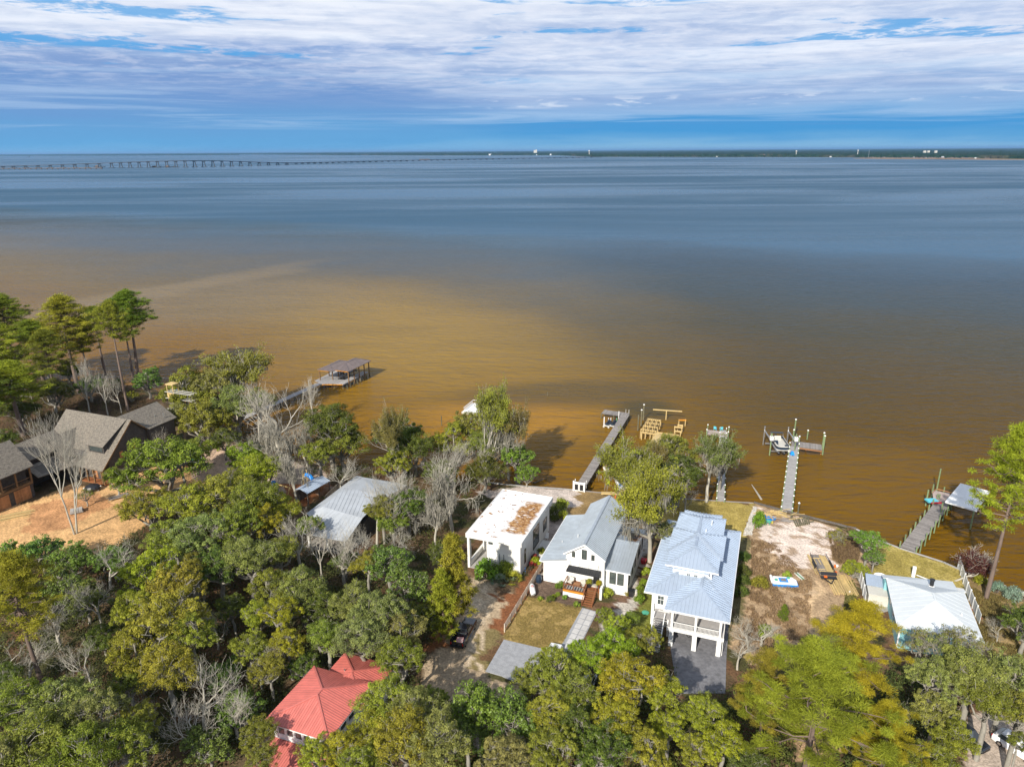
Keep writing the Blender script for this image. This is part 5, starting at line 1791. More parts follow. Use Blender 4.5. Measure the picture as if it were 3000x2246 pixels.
def window(parent, c, w, hh, axis='x', sgn=-1, fm=None, bars=1, vb=0, name='window', fw_=.07, glass=None):
    """window on a wall: frame stands proud, pane sits back inside it. axis 'x': wall runs along x and faces sgn*y"""
    fm = fm or M_trim
    fr, pn = MB(), MB()
    def bx(mb, a0, a1, z0, z1, d0, d1):
        if axis == 'x':
            ys_ = sorted((c[1] + sgn * d0, c[1] + sgn * d1))
            mb.box(c[0] + a0, c[0] + a1, ys_[0], ys_[1], c[2] + z0, c[2] + z1)
        else:
            xs_ = sorted((c[0] + sgn * d0, c[0] + sgn * d1))
            mb.box(xs_[0], xs_[1], c[1] + a0, c[1] + a1, c[2] + z0, c[2] + z1)
    W2, H2 = w / 2, hh / 2
    bx(fr, -W2, -W2 + fw_, -H2, H2, -.02, .05)
    bx(fr, W2 - fw_, W2, -H2, H2, -.02, .05)
    bx(fr, -W2 + fw_, W2 - fw_, H2 - fw_, H2, -.02, .05)
    bx(fr, -W2 + fw_, W2 - fw_, -H2, -H2 + fw_, -.02, .06)
    for i in range(bars):
        z = -H2 + hh * (i + 1) / (bars + 1)
        bx(fr, -W2 + fw_, W2 - fw_, z - .03, z + .03, -.02, .035)
    for i in range(vb):
        a = -W2 + w * (i + 1) / (vb + 1)
        bx(fr, a - .02, a + .02, -H2 + fw_, H2 - fw_, -.02, .03)
    f = fr.build(name, fm, parent)
    bx(pn, -W2 + fw_ * .9, W2 - fw_ * .9, -H2 + fw_ * .9, H2 - fw_ * .9, -.015, .012)
    pn.build('pane', glass or M_glass, f)
    return f


def roof_quad(mb, pts, th=.12):
    mb.slab(pts, th)


def shingled(parent, faces, name='roof'):
    """shingle roof: slabs with metre true texture coordinates along eave and slope"""
    vs, fs, uvs = [], [], []
    for pts in faces:
        P = [Vector(p) for p in pts]
        n = Vector((0, 0, 0))
        for i in range(len(P)):
            n += P[i].cross(P[(i + 1) % len(P)])
        n.normalize()
        if n.z < 0:
            P.reverse()
            n = -n
        e = Vector((0, 0, 1)).cross(n).normalized()
        d = n.cross(e)
        b = len(vs)
        k_ = len(P)
        vs += [tuple(p) for p in P] + [(p.x, p.y, p.z - .14) for p in P]
        fs.append(tuple(range(b, b + k_)))
        uvs += [(p.dot(e), p.dot(d)) for p in P]
        fs.append(tuple(reversed(range(b + k_, b + 2 * k_))))
        uvs += [(0, 0)] * k_
        for i in range(k_):
            j = (i + 1) % k_
            fs.append((b + k_ + i, b + k_ + j, b + j, b + i))
            uvs += [(0, 0)] * 4
    me = bpy.data.meshes.new(name)
    me.from_pydata(vs, [], fs)
    uv = me.uv_layers.new(name='UVMap')
    for i, c in enumerate(uvs):
        uv.data[i].uv = c
    me.update()
    return link(name, me, M_shingle, parent)


def house(name, label, x, y, yaw=YAW):
    return thing(name, label, 'house', (x, y, G0), yaw)


G = G0
# ================================================================== stilt house with pale blue metal hips
H = house('house', 'white stilt house with layered pale blue hipped metal roofs and open carport', 18.5, 85.7)
PIT = .379
w_, l_ = 11.64, 21.5
ze = 7.1 - G
metal_roof(H, hip_pts(0, w_, 0, l_, ze, PIT), M_galvblue, .5, name='roof', rib=.09, rw=.09, capw=.36)
metal_roof(H, hip_pts(3.25, w_, -3.2, 9.0, ze + .004, PIT * 1.0, True, False), M_galvblue, .5, name='roof', rib=.09, rw=.09, capw=.36)
edge_band(H, 0, w_, 0, l_, ze - .02, .2, M_trim)
mb = MB()
mb.box(3.15, w_ + .12, -3.32, -3.2, ze - .22, ze - .02)
mb.box(3.13, 3.25, -3.2, -.12, ze - .22, ze - .02)
mb.box(w_, w_ + .12, -3.2, -.12, ze - .22, ze - .02)
mb.build('gutter', M_trim, H)
mb = MB()
mb.box(3.3, w_ - .05, -3.1, 0.3, ze - .16, ze - .08)
mb.build('porch_ceiling', M_white, H)
# body
MB().box(.9, w_ - .9, .9, l_ - .9, 2.75, ze - .1).build('wall', M_white, H)
MB().box(.9, w_ - .9, 6.0, l_ - .9, -.1, 2.748).build('lower_wall', M_white, H)
MB().box(.9, 3.6, .9, 6.0, -.1, 2.748).build('lower_wall', M_white, H)
window(H, (2.15, .9, 4.35), .95, 1.7, bars=1, vb=1)
window(H, (w_ - .9, 5, 4.3), 1.0, 1.5, 'y', 1)
window(H, (w_ - .9, 10, 4.3), 1.0, 1.5, 'y', 1)
window(H, (w_ - .9, 15, 4.3), 1.0, 1.5, 'y', 1)
window(H, (6.2, .9, 3.95), .95, 2.2, bars=0, name='door', fm=M_trim)
window(H, (9.2, .9, 4.1), 1.3, 1.5, vb=1)
# porch deck, columns, rails
MB().box(3.7, w_ - .5, -2.75, .898, 2.5, 2.8).build('porch_floor', M_greydeck, H)
MB().box(3.65, w_ - .45, -2.86, -2.752, 2.32, 2.82).build('porch_beam', M_white, H)
for i, u in enumerate((4.3, 7.42, 10.62)):
    MB().box(u - .15, u + .15, -2.95, -2.65, 2.83, ze - .1).build('porch_column', M_white, H)
    MB().box(u - .3, u + .3, -3.05, -2.5, -.1, 2.34).build('carport_column', M_white, H)
for u in (4.3, 7.42, 10.62):
    MB().box(u - .2, u + .2, 2.0, 2.4, -.1, 2.5).build('carport_column', M_white, H)
def railing(parent, p, q, hgt_=.95, sp=.16, m=None, bal=True):
    m = m or M_white
    p, q = Vector(p), Vector(q)
    r = MB().bar(p + Vector((0, 0, hgt_)), q + Vector((0, 0, hgt_)), .1, .07).bar(p + Vector((0, 0, .12)), q + Vector((0, 0, .12)), .06, .06).build('railing', m, parent)
    n = max(2, int((q - p).length / sp))
    if bal:
        for i in range(1, n):
            a = p + (q - p) * (i / n)
            MB().box(a.x - .022, a.x + .022, a.y - .022, a.y + .022, a.z + .12, a.z + hgt_ - .03).build('baluster', m, r)
    return r
railing(H, (4.47, -2.8, 2.84), (7.25, -2.8, 2.84))
railing(H, (7.6, -2.8, 2.84), (10.45, -2.8, 2.84))
railing(H, (4.1, -2.6, 2.84), (4.1, -.5, 2.84))
railing(H, (2.0, .2, 2.84), (3.6, .2, 2.84))
MB().box(1.5, 3.698, -1.0, .88, 2.6, 2.8).build('landing', M_greydeck, H)
st = MB()
for i in range(14):
    st.box(1.7, 3.0, -1.0 - .28 * (i + 1), -1.0 - .28 * i, 2.6 - .19 * (i + 1), 2.66 - .19 * (i + 1) + .02)
st.build('stairs', M_greydeck, H)
for u in (1.62, 3.08):
    railing(H, (u, -4.9, .02), (u, -1.0, 2.65), sp=.2)
for u in (1.5, 3.6):
    MB().box(u - .14, u + .14, -1.1, -.82, -.1, 2.6).build('landing_post', M_white, H)
MB().box(1.15, 1.35, .3, .5, -.1, 3.8).build('downspout', M_white, H)
MB().tube([(w_ - .2, -3.0, ze - .2), (w_ - .55, -2.7, ze - .6), (w_ - .55, -2.7, 0)], .05, 6).build('downspout', M_white, H)
# upper storey
MB().box(3.2, 8.6, 4.1, 18.6, 6.0, 10 - G - .05).build('upper_wall', M_white, H)
MB().box(2.7, 9.0, 7.6, 13.1, 6.0, 10 - G - .05).build('upper_wall', M_white, H)
zu = 10 - G
metal_roof(H, hip_pts(2.25, 9.44, 3.25, 14, zu, .42, True, False), M_galvblue, .5, name='upper_roof', rib=.09, rw=.09, capw=.34)
metal_roof(H, hip_pts(1.85, 9.78, 6.7, 13.9, zu + .06, .44), M_galvblue, .5, name='upper_roof', rib=.09, rw=.09, capw=.34)
metal_roof(H, hip_pts(2.1, 9.32, 9, 19.4, zu + .0, .42, False, True), M_galvblue, .5, name='upper_roof', rib=.09, rw=.09, capw=.34)
metal_roof(H, hip_pts(3.4, 8.15, 2.95, 10.0, zu - .3, .44, True, False), M_galvblue, .5, name='dormer_roof', rib=.09, rw=.09, capw=.34)
metal_roof(H, hip_pts(2.6, 8.6, 15, 21.9, 9.2 - G, .42, False, True), M_galvblue, .5, name='rear_roof', rib=.09, rw=.09, capw=.34)
MB().box(3.2, 8.0, 18.0, 20.9, 6.0, 9.1 - G).build('upper_wall', M_white, H)
MB().box(4.1, 7.5, 3.75, 4.1, 6.3, zu - .35).build('bay_wall', M_white, H)
for a in ((2.25, 9.44, 3.25, 6.0), ):
    mb = MB()
    mb.box(a[0] - .1, a[1] + .1, a[2] - .1, a[2], zu - .2, zu - .02)
    mb.build('gutter', M_trim, H)
MB().box(3.3, 8.25, 2.85, 2.95, zu - .5, zu - .32).build('gutter', M_trim, H)
window(H, (5.45, 3.75, 7.55), .6, 1.0, vb=1, bars=1)
window(H, (6.45, 3.75, 7.55), .6, 1.0, vb=1, bars=1)
window(H, (3.65, 4.1, 7.95), .55, .45, bars=0)
window(H, (8.05, 4.1, 7.95), .6, .45, bars=0)
for u, v, z in ((7.4, 15.3, 10.0), (6.8, 12.4, 9.9)):
    MB().tube([(u, v, z - .5), (u, v, z + .35)], .07, 8).build('vent_pipe', M_white, H)
for v in (2.2, 6, 10):
    MB().tube([(9.0, v, 6.4), (9.0, v, 6.9)], .05, 6).build('vent_pipe', M_trim, H)

# ================================================================== gabled house with galvanised roofs
H = house('house', 'white gabled house with galvanised roofs, black awning and orange brown front deck', 4.2, 97.0)
zs, zg, zr = 5.06 - G, 7.2 - G, 9.37 - G
gu0, gu1, gl = 3.81, 10.37, 16.85
um = (gu0 + gu1) / 2
metal_roof(H, {'left': [(0, 0, zs), (0, 15.23, zs), (gu0 + .4, 15.23, zs + 1.0), (gu0 + .4, 0, zs + 1.0)]}, M_galv, .45, name='shed_roof', rib=.08, rw=.08)
mb = MB()
mb.box(-.08, gu0 + .2, -.1, 0, zs - .14, zs - .02)
mb.box(-.12, 0, .002, 15.2, zs - .14, zs - .01)
mb.build('gutter', M_trim, H)
metal_roof(H, {'left': [(gu0, -.1, zg), (gu0, gl, zg), (um, gl, zr), (um, -.1, zr)], 'right': [(gu1, -.1, zg), (um, -.1, zr), (um, gl, zr), (gu1, gl, zg)], '_ridge': [(um, -.1, zr), (um, gl, zr)]}, M_galv, .45, name='gable_roof', rib=.08, rw=.08, capw=.4)
# gable front wall as a five sided slab, right wing, left wing
mb = MB()
fs = zr - (zr - zg)
a_, b2 = gu0 + .3, gu1 - .3
zz = lambda u: zr - abs(u - um) * (zr - zg) / (um - gu0) - .1
vs = []
for v in (.4, gl - .4):
    vs += [(a_, v, -.1), (b2, v, -.1), (b2, v, zz(b2)), (um, v, zz(um)), (a_, v, zz(a_))]
mb.add(vs, [(0, 1, 2, 3, 4), (9, 8, 7, 6, 5), (0, 5, 6, 1), (1, 6, 7, 2), (2, 7, 8, 3), (3, 8, 9, 4), (4, 9, 5, 0)])
mb.build('gable_wall', M_white, H)
for s_1, ua, ub, za, zb in ((0, gu0 - .02, um, zg, zr), (1, gu1 + .02, um, zg, zr)):
    MB().bar((ua, -.13, za - .14), (ub, -.13, zb - .14), .05, .2).build('rake_trim', M_trim, H)
MB().box(.45, gu0 + .3, .45, 15.0, -.1, zs).build('side_wall', M_white, H)
mb = MB()
mb.add([(.45, .44, zs), (gu0 + .3, .44, zs), (gu0 + .3, .44, zs + .85), (.45, 15, zs), (gu0 + .3, 15, zs), (gu0 + .3, 15, zs + .85)], [(0, 1, 2), (5, 4, 3), (0, 3, 4, 1), (0, 2, 5, 3)])
mb.build('side_wall', M_white, H)
zq, zt = 5.45 - G, 6.76 - G
RU = 14.13
metal_roof(H, {'front': [(gu1 - .2, .4, zq), (RU, .4, zq), (RU, 7.37, zt), (gu1 - .2, 7.37, zt)], 'back': [(gu1 - .2, 7.37, zt), (RU, 7.37, zt), (RU, 14.33, zq), (gu1 - .2, 14.33, zq)], '_ridge': [(gu1 - .2, 7.37, zt), (RU, 7.37, zt)]}, M_galv, .42, name='wing_roof', rib=.04)
mb = MB()
vs = []
for u in (gu1 - .3, RU - .35):
    vs += [(u, .75, -.1), (u, 14.0, -.1), (u, 14.0, zq - .02), (u, 7.37, zt - .12), (u, .75, zq - .02)]
mb.add(vs, [(4, 3, 2, 1, 0), (5, 6, 7, 8, 9), (0, 1, 6, 5), (1, 2, 7, 6), (2, 3, 8, 7), (3, 4, 9, 8), (4, 0, 5, 9)])
mb.build('wing_wall', M_white, H)
MB().box(gu1 - .2, RU + .05, .3, .4, zq - .16, zq - .02).build('gutter', M_trim, H)
sid = MB()
for i in range(5):
    MB().box(10.36, RU - .33, .71, .752, .02 + i * .24, .24 + i * .24 - .03).build('siding_board', M_white, H)
window(H, (5.3, .4, 5.72), .5, .95, fm=M_black)
window(H, (um - .1, .4, 6.0), .8, 1.65, fm=M_black)
window(H, (8.35, .4, 5.72), .52, .95, fm=M_black)
window(H, (11.45, .75, 2.65), 1.0, 2.0, fm=M_black)
window(H, (12.65, .75, 2.65), 1.0, 2.0, fm=M_black)
for v, hh in ((1.6, 1.9), (4.2, 1.3), (6.4, 1.5), (9.2, 1.6), (10.4, 1.6), (12.6, 2.0)):
    window(H, (RU - .35, v, 2.5), .8, hh, 'y', 1, fm=M_black)
MB().box(9.95, 10.3, -.25, .38, -.1, 5.6).build('pillar', M_white, H)
MB().box(10.0, 10.34, -1.6, -.27, -.1, 1.9).build('wing_panel', M_white, H)
for u, v, z in ((5.1, 3.6, 7.1), (2.0, 5.5, 4.3), (12.4, 9.6, 5.35)):
    MB().tube([(u, v, z - .4), (u, v, z + .3)], .06, 8).build('vent_pipe', M_white, H)
# pine straw on the wing roof
r_ = np.random.RandomState(8)
for cu, cv, n_, sx in ((12.6, 10.4, 900, .8), (13.0, 8.5, 500, .45)):
    P_ = np.stack([cu + r_.randn(n_) * sx, cv + r_.randn(n_) * .5, np.zeros(n_)], -1)
    P_[:, 2] = zt - (P_[:, 1] - 7.37) * (zt - zq) / 6.96 + .06
    o = link('pine_straw', quads_mesh('pine_straw', P_, np.tile([0, .2, 1.0], (n_, 1)) + r_.randn(n_, 3) * .15, .22, .05, r_.rand(n_), M_straw), None, H, 'stuff')
# awning
aw = [(4.55, .4, 5.0 - G), (9.72, .4, 5.0 - G), (9.62, -.75, 4.6 - G), (4.45, -.75, 4.6 - G)]
A = MB()
A.slab([(p[0], p[1], p[2] - .05) for p in aw], .06)
A = A.build('awning', M_black, H)
roof_face(aw, M_black, A, .3, .05, .07, .04, panels=True)
for u in (4.9, 6.35, 7.8, 9.25):
    for dd in (-.22, .22):
        MB().tube([(u, .36, 5.85 - G), (u + dd, -.55, 4.72 - G)], .015, 4).build('awning_rod', M_black, H)
# front door, step
window(H, (9.0, .4, 2.2), .95, 2.1, bars=0, fm=M_dark, name='door', glass=M_dark)
MB().box(7.95, 8.3, .33, .4, 1.2, 3.3).build('door_panel', M_white, H)
# deck with stairs
zd = 1.12
dk = MB()
r_n = 0
for i in range(18):
    u0 = 4.55 + i * .18
    MB().box(u0, u0 + .165, -2.38, .38, zd - .05, zd).build('deck_board', M_redwood, H)
for i in range(12):
    u0 = 7.82 + i * .18
    MB().box(u0, u0 + .165, -1.3, .38, zd - .05, zd).build('deck_board', M_redwood, H)
MB().box(4.5, 7.85, -2.45, -2.385, zd - .32, zd + .01).build('deck_fascia', M_orange, H)
for i in range(3):
    MB().box(4.5, 7.85, -2.43, -2.38, .02 + i * .26, .26 + i * .26 - .02).build('skirt_board', M_white, H)
MB().box(4.6, 9.9, -1.25, .3, -.1, zd - .06).build('deck_frame', M_brownpost, H)
MB().box(4.6, 7.8, -2.36, -1.25, -.1, zd - .06).build('deck_frame', M_brownpost, H)
for i in range(7):
    MB().box(7.95, 9.35, -1.32 - .36 * (i + 1), -1.32 - .36 * i - .02, zd - .16 * (i + 1) - .05, zd - .16 * (i + 1)).build('stair_tread', M_redwood, H)
for u in (7.88, 9.4):
    MB().bar((u, -1.3, zd - .25), (u, -3.9, -.1), .07, .3).build('stringer', M_redwood, H)
MB().box(8.2, 9.4, -.35, .36, zd, zd + .16).build('door_step', M_cream, H)
def post_rail(parent, pts, z, hgt_, m):
    for (p, q) in zip(pts, pts[1:]):
        MB().bar((*p, z + hgt_), (*q, z + hgt_), .12, .06).build('handrail', m, parent)
        MB().bar((*p, z + .12), (*q, z + .12), .05, .08).build('bottom_rail', m, parent)
        for i in range(4):
            MB().bar((*p, z + .3 + i * .16), (*q, z + .3 + i * .16), .012, .012).build('cable', M_alu, parent)
    for p in pts:
        MB().box(p[0] - .05, p[0] + .05, p[1] - .05, p[1] + .05, z - .2, z + hgt_ + .02).build('rail_post', m, parent)
post_rail(H, [(4.55, -.1), (4.55, -2.35), (6.1, -2.35), (7.75, -2.35), (7.75, -1.3)], zd, .95, M_redwood)
post_rail(H, [(9.8, .2), (9.8, -1.35)], zd, .95, M_redwood)
for u in (7.88, 9.42):
    MB().bar((u, -1.35, zd + .95), (u, -3.85, .85), .1, .06).build('handrail', M_redwood, H)
    MB().box(u - .05, u + .05, -3.85, -3.75, -.05, .9).build('rail_post', M_redwood, H)
Hc, Hs = math.cos(YAW), math.sin(YAW)
def E2W(u, v, z=0.0, o=(4.2, 97.0)):
    return (o[0] + u * Hc - v * Hs, o[1] + u * Hs + v * Hc, G0 + z)

# ================================================================== flat roofed modern house
H = house('house', 'flat roofed white house with brown leaf stains on the roof', -7.63, 100.9)
w_, l_ = 9.54, 16.66
zt = 7.7 - G
mroof = bpy.data.materials.new('stained_white_membrane')
mroof.use_nodes = True
k = N(mroof.node_tree)
b = k.n['Principled BSDF']
t_ = k.new('ShaderNodeTexCoord')
P = t_.outputs['Object']
ox, oy, oz = k.sep(P)
n1 = k.noise(P, 1.6, 8, 0.72, .3)
n2 = k.noise(P, .42, 5, 0.6)
n3 = k.noise(k.comb(k.math('MULTIPLY', ox, .5), k.math('MULTIPLY', oy, 2.2)), 1.4, 6, .65)
n4 = k.noise(P, 0.85, 6, 0.6)
def band(v, a, b_, s):
    return k.math('MULTIPLY', k.maprange(v, a - s, a + s), k.maprange(v, b_ - s, b_ + s, 1.0, 0.0))
zone_ = k.math('MULTIPLY', band(k.math('ADD', ox, k.math('MULTIPLY', k.math('SUBTRACT', n2, .5), 3.0)), 5.5, 9.0, .35), band(k.math('ADD', oy, k.math('MULTIPLY', n4, 1.2)), 3.2, 14.4, .5))
big_ = k.math('MULTIPLY', zone_, k.maprange(k.math('ADD', k.math('MULTIPLY', n3, .6), k.math('MULTIPLY', n2, .4)), .405, .47))
spots = k.math('MULTIPLY', k.maprange(k.noise(P, 1.15, 5, 0.6), .60, .63), k.maprange(ox, 6.0, 4.5, 0.0, 1.0))
leafc = k.ramp(n1, [(0.34, (0.07, 0.028, 0.010)), (0.46, (0.27, 0.12, 0.030)), (0.58, (0.46, 0.27, 0.11)), (0.68, (0.58, 0.50, 0.43))])
base_ = k.mix(k.maprange(n2, .35, .65), (0.80, 0.79, 0.78), (0.66, 0.66, 0.67))
c_ = k.mix(k.math('MAXIMUM', big_, spots), base_, leafc)
k.link(c_, b.inputs['Base Color'])
b.inputs['Roughness'].default_value = .8
bn = k.new('ShaderNodeBump')
bn.inputs['Distance'].default_value = .05
k.link(k.math('MULTIPLY', n1, k.math('MAXIMUM', big_, spots)), bn.inputs['Height'])
k.link(bn.outputs[0], b.inputs['Normal'])
MB().box(.12, w_ - .12, .12, l_ - .12, zt - .4, zt - .06).build('roof_deck', mroof, H)
mb = MB()
mb.box(0, w_, 0, .12, zt - .75, zt)
mb.box(0, w_, l_ - .12, l_, zt - .75, zt)
mb.box(0, .12, .12, l_ - .12, zt - .75, zt)
mb.box(w_ - .12, w_, .12, l_ - .12, zt - .75, zt)
mb.build('parapet', M_stucco, H)
MB().box(.13, w_ - .13, .13, l_ - .13, zt - .6, zt - .41).build('soffit', M_stucco, H)
# right wing body with clerestory strip, recessed left carport with portal wall
MB().box(3.4, w_ - .45, .7, l_ - .6, -.1, zt - .98).build('wall', M_stucco, H)
MB().box(3.4, 4.5, .7, 6, zt - .98, zt - .601).build('wall', M_stucco, H)
MB().box(4.5, w_ - .45, 1.4, l_ - .6, zt - .98, zt - .601).build('wall', M_stucco, H)
f = window(H, ((4.5 + w_ - .45) / 2, .78, zt - .79), w_ - .45 - 4.5, .37, bars=0, vb=5, fm=M_teal, fw_=.03, name='clerestory')
window(H, (4.05, .7, zt - 1.35), .75, .5, bars=0, fm=M_dark, fw_=.03)
mb = MB()
mb.box(.12, .5, .3, 1.0, -.1, zt - .76)
mb.box(.12, .5, 7.2, 9.0, -.1, zt - .76)
mb.box(.12, .5, 1.0, 7.2, -.1, .9)
mb.box(.12, .5, 1.0, 7.2, zt - 1.3, zt - .76)
mb.build('portal_wall', M_stucco, H)
MB().box(.5, 3.4, 5.9, 6.2, -.1, zt - .61).build('back_wall', M_stucco, H)
MB().box(.5, 3.4, .3, 5.9, -.05, .06).build('carport_slab', M_concrete, H)
window(H, (w_ - .45, 8.6, 3.2), 3.2, 4.3, 'y', 1, bars=2, vb=2, fm=M_dark, name='glass_wall')
window(H, (w_ - .45, 3.0, 2.4), .8, 2.6, 'y', 1, bars=1, fm=M_dark)
window(H, (w_ - .45, 13.4, 2.6), 2.0, 2.2, 'y', 1, bars=0, vb=1, fm=M_dark)
for u in (5.6, 6.3):
    MB().tube([(u, .64, .4), (u, .64, 3.4)], .04, 6).build('conduit', M_dark, H)
for v in (4, 8, 12):
    MB().box(w_, w_ + .18, v - .12, v + .12, zt - .6, zt - .42).build('scupper', M_alu, H)
MB().box(w_ - .4, w_ + 1.1, 6.2, 12.2, -.05, .25).build('side_step', M_stucco, H)
H1 = (-7.63, 100.9)

# ================================================================== pale hipped house at the right, teal walls
H = house('house', 'teal walled house with a pale grey hipped roof at the far right', 51.65, 80.5)
w_, l_, ze, pit = 10.05, 11.94, 5.0 - G, .355
F = hip_pts(0, w_, 0, l_, ze, pit)
metal_roof(H, F, M_whitemetal, 1.1, rib=.012, rw=.03, capw=.22)
edge_band(H, 0, w_, 0, l_, ze - .02, .14, M_trim, .06)
MB().box(.4, w_ - .4, .4, l_ - .3, -.1, ze - .08).build('wall', M_teal, H)
metal_roof(H, {'back': [(-.5, l_ - .2, ze + .05), (9.3, l_ - .2, ze + .05), (9.3, 15.2, ze - .55), (-.5, 13.6, ze - .5)]}, M_whitemetal, 1.1, name='rear_roof', rib=.012, rw=.03)
MB().box(-.2, 9.0, l_ - .3, 13.4, -.1, ze - .6).build('rear_wall', M_teal, H)
metal_roof(H, {'back': [(9.3, l_, ze - .1), (10.4, l_, ze - .1), (10.4, 13.6, ze - .5), (9.3, 13.6, ze - .5)]}, M_white, .6, name='side_roof', rib=.012, rw=.03)
metal_roof(H, hip_pts(3.1, 4.9, 1.0, 4.6, 5.15 - G, .5, True, True), M_whitemetal, .9, name='dormer_roof', rib=.012, rw=.03, capw=.16)
MB().lathe([(.28, 0), (.28, 1.0), (.36, 1.02), (.36, 1.14)], 10, (5.8, 11.5, ze + .2)).build('chimney', M_black, H)
MB().box(5.45, 6.15, 11.2, 11.8, ze - .1, ze + .32).build('chimney_base', M_white, H)
MB().tube([(8.2, 4.4, ze + .2), (8.2, 4.4, ze + .95)], .1, 8).build('vent_pipe', M_white, H)
window(H, (0.4, 5.5, 2.2), 1.1, 1.5, 'y', -1)
window(H, (0.4, 8.5, 2.2), 1.1, 1.5, 'y', -1)
window(H, (8.6, .4, 2.2), 1.0, 1.5)
window(H, (6.0, .4, 2.2), 1.0, 1.5)
window(H, (3.0, .4, 2.0), 1.0, 2.0, bars=0, name='door')
for u, v in ((.45, .45), (w_ - .45, .45)):
    MB().box(u - .09, u + .09, v - .09, v + .09, -.1, ze - .1).build('corner_board', M_white, H)
sh_ = thing('side_shed', 'small white shed with ribbed lean-to roof beside the far right house', 'shed', (*g(2400 + 640 / 3.687, 1600 + 560 / 3.687), G0), YAW)
MB().box(-1.7, 1.2, -2.0, 1.8, -.1, 1.7).build('wall', M_cream, sh_)
metal_roof(sh_, {'f': [(-1.9, .2, 1.85), (1.3, .2, 1.85), (1.3, 2.6, 2.4), (-1.9, 2.6, 2.4)]}, M_galvblue, .3, rib=.06)
MB().box(-1.8, 1.25, -2.2, .1, 1.7, 1.82).build('flat_top', M_cream, sh_)

# ================================================================== red roofed house in the foreground
H = house('house', 'red metal hipped roof house with white sunroom windows among the oaks', -27.7, 63.1)
w_, l_, ze, pit = 8.37, 9.29, 6.26 - G, .306
metal_roof(H, hip_pts(0, w_, 0, l_, ze, pit), M_red, .3, panels=True, capw=.22, rib=.04, rw=.045)
edge_band(H, 0, w_, 0, l_, ze - .1, .1, M_white, .04, 'fascia')
zc_ = 3.95 - G
MB().box(.7, w_ - .6, .6, l_ - .5, -.1, ze - .12).build('wall', M_white, H)
for i in range(6):
    window(H, (1.75 + i * 1.13, .6, ze - 1.12), .92, 1.35, bars=0, fm=M_white, fw_=.06)
    MB().box(1.75 + i * 1.13 - .42, 1.75 + i * 1.13 + .42, .53, .575, ze - .86, ze - .8).build('transom_bar', M_white, H)
    if i < 6:
        MB().box(1.75 + i * 1.13 - .61, 1.75 + i * 1.13 - .5, .5, .6, zc_ - .1, ze - .14).build('mullion_post', M_white, H)
for v in (2.0, 3.6, 5.2, 6.8):
    window(H, (w_ - .6, v, ze - 1.1), 1.2, 1.4, 'y', 1, bars=0, fm=M_white)
# rear block
zb = 5.5 - G
metal_roof(H, hip_pts(1.6, 8.85, 5.9, 13.5, zb, .29), M_red, .3, panels=True, capw=.2, rib=.04, rw=.045, name='rear_roof')
MB().box(2.1, 8.3, 9.3, 13.0, -.1, zb - .1).build('rear_wall', M_white, H)
for v in (10.2, 11.6):
    window(H, (8.3, v, zb - 1.3), 1.0, 1.3, 'y', 1, fm=M_white)
MB().tube([(4.0, 9.9, zb + .5), (4.0, 9.9, zb + 1.0)], .08, 8).build('vent_pipe', M_alu, H)
# lower porch roof in front
metal_roof(H, {'front': [(.7, .55, 3.75 - G), (8.0, .55, 3.75 - G), (8.4, -4.4, 2.95 - G), (.7, -4.4, 2.95 - G)]}, M_red, .3, panels=True, rib=.04, rw=.045, name='porch_roof')
for u in (1.0, 4.5, 8.0):
    MB().box(u - .08, u + .08, -4.5, -4.35, -.1, 1.45).build('porch_post', M_white, H)

# ================================================================== grey metal roofed house in the trees
H = house('house', 'low house with a weathered grey metal roof half hidden by leafless trees', -37.0, 113.7)
e1, e2 = 4.5 - G, 5.9 - G
metal_roof(H, {'left': [(0, 0, e1), (0, 16.5, e1), (3.0, 14.0, e2), (3.0, 1.0, e2)], 'front': [(0, 0, e1), (3.0, 1.0, e2), (7.6, .4, e2 - .05), (7.6, -5.4, 4.0 - G), (3.0, -5.4, 4.0 - G), (2.6, -1.6, e1)],
               'mid': [(3.0, 1.0, e2), (3.0, 8.0, e2 + .45), (11.6, 8.0, e2 + .3), (11.6, .2, e2 - .25), (7.6, .4, e2 - .05)],
               'porch': [(7.6, .4, e2 - .05), (11.6, .2, e2 - .25), (11.6, -5.2, 4.0 - G), (7.6, -5.4, 4.0 - G)],
               'back': [(3.0, 8.0, e2 + .1), (3.0, 14.0, e2 - .1), (9.0, 16.5, e1), (11.6, 16.0, e1), (11.6, 8.0, e2 - .2)]}, M_galvold, .75, rib=.018, rw=.04)
mb = MB()
mb.box(.4, 11.3, .3, 15.5, -.1, e1 - .1)
mb.build('wall', M_greysid, H)
for u in (4.0, 7.7, 11.2):
    MB().box(u - .12, u + .12, -5.2, -4.96, -.1, 2.6).build('porch_post', M_white, H)
window(H, (9.3, .3, 1.6), 1.6, 1.6, fm=M_white)
window(H, (5.5, .3, 1.4), 1.0, 2.1, bars=0, name='door', fm=M_white)
MB().box(3.2, 11.5, -5.2, .298, -.1, .12).build('porch_floor', M_wood, H)

# ================================================================== shingled house at the left
YA = -.373
H = house('house', 'large brown shingled house under construction at the left with steep gable and garage wing', -83.05, 131.26, YA)
ze, zr, d_ = 4.8 - G, 12.9 - G, 8.54
def zpl(v):
    return ze + (zr - ze) * v / d_
# main gable: front slope starts low over the porch at right, higher further left
faces = [[(-7.31, 0, ze), (0, 0, ze), (0, d_, zr), (-7.31, d_, zr)],
         [(-19.0, 2.6, zpl(2.6)), (-7.31, 2.6, zpl(2.6)), (-7.31, d_, zr), (-19.0, d_, zr)],
         [(-19.0, d_, zr), (0, d_, zr), (0, 16.6, zpl(.6)), (-19.0, 16.6, zpl(.6))]]
shingled(H, faces)
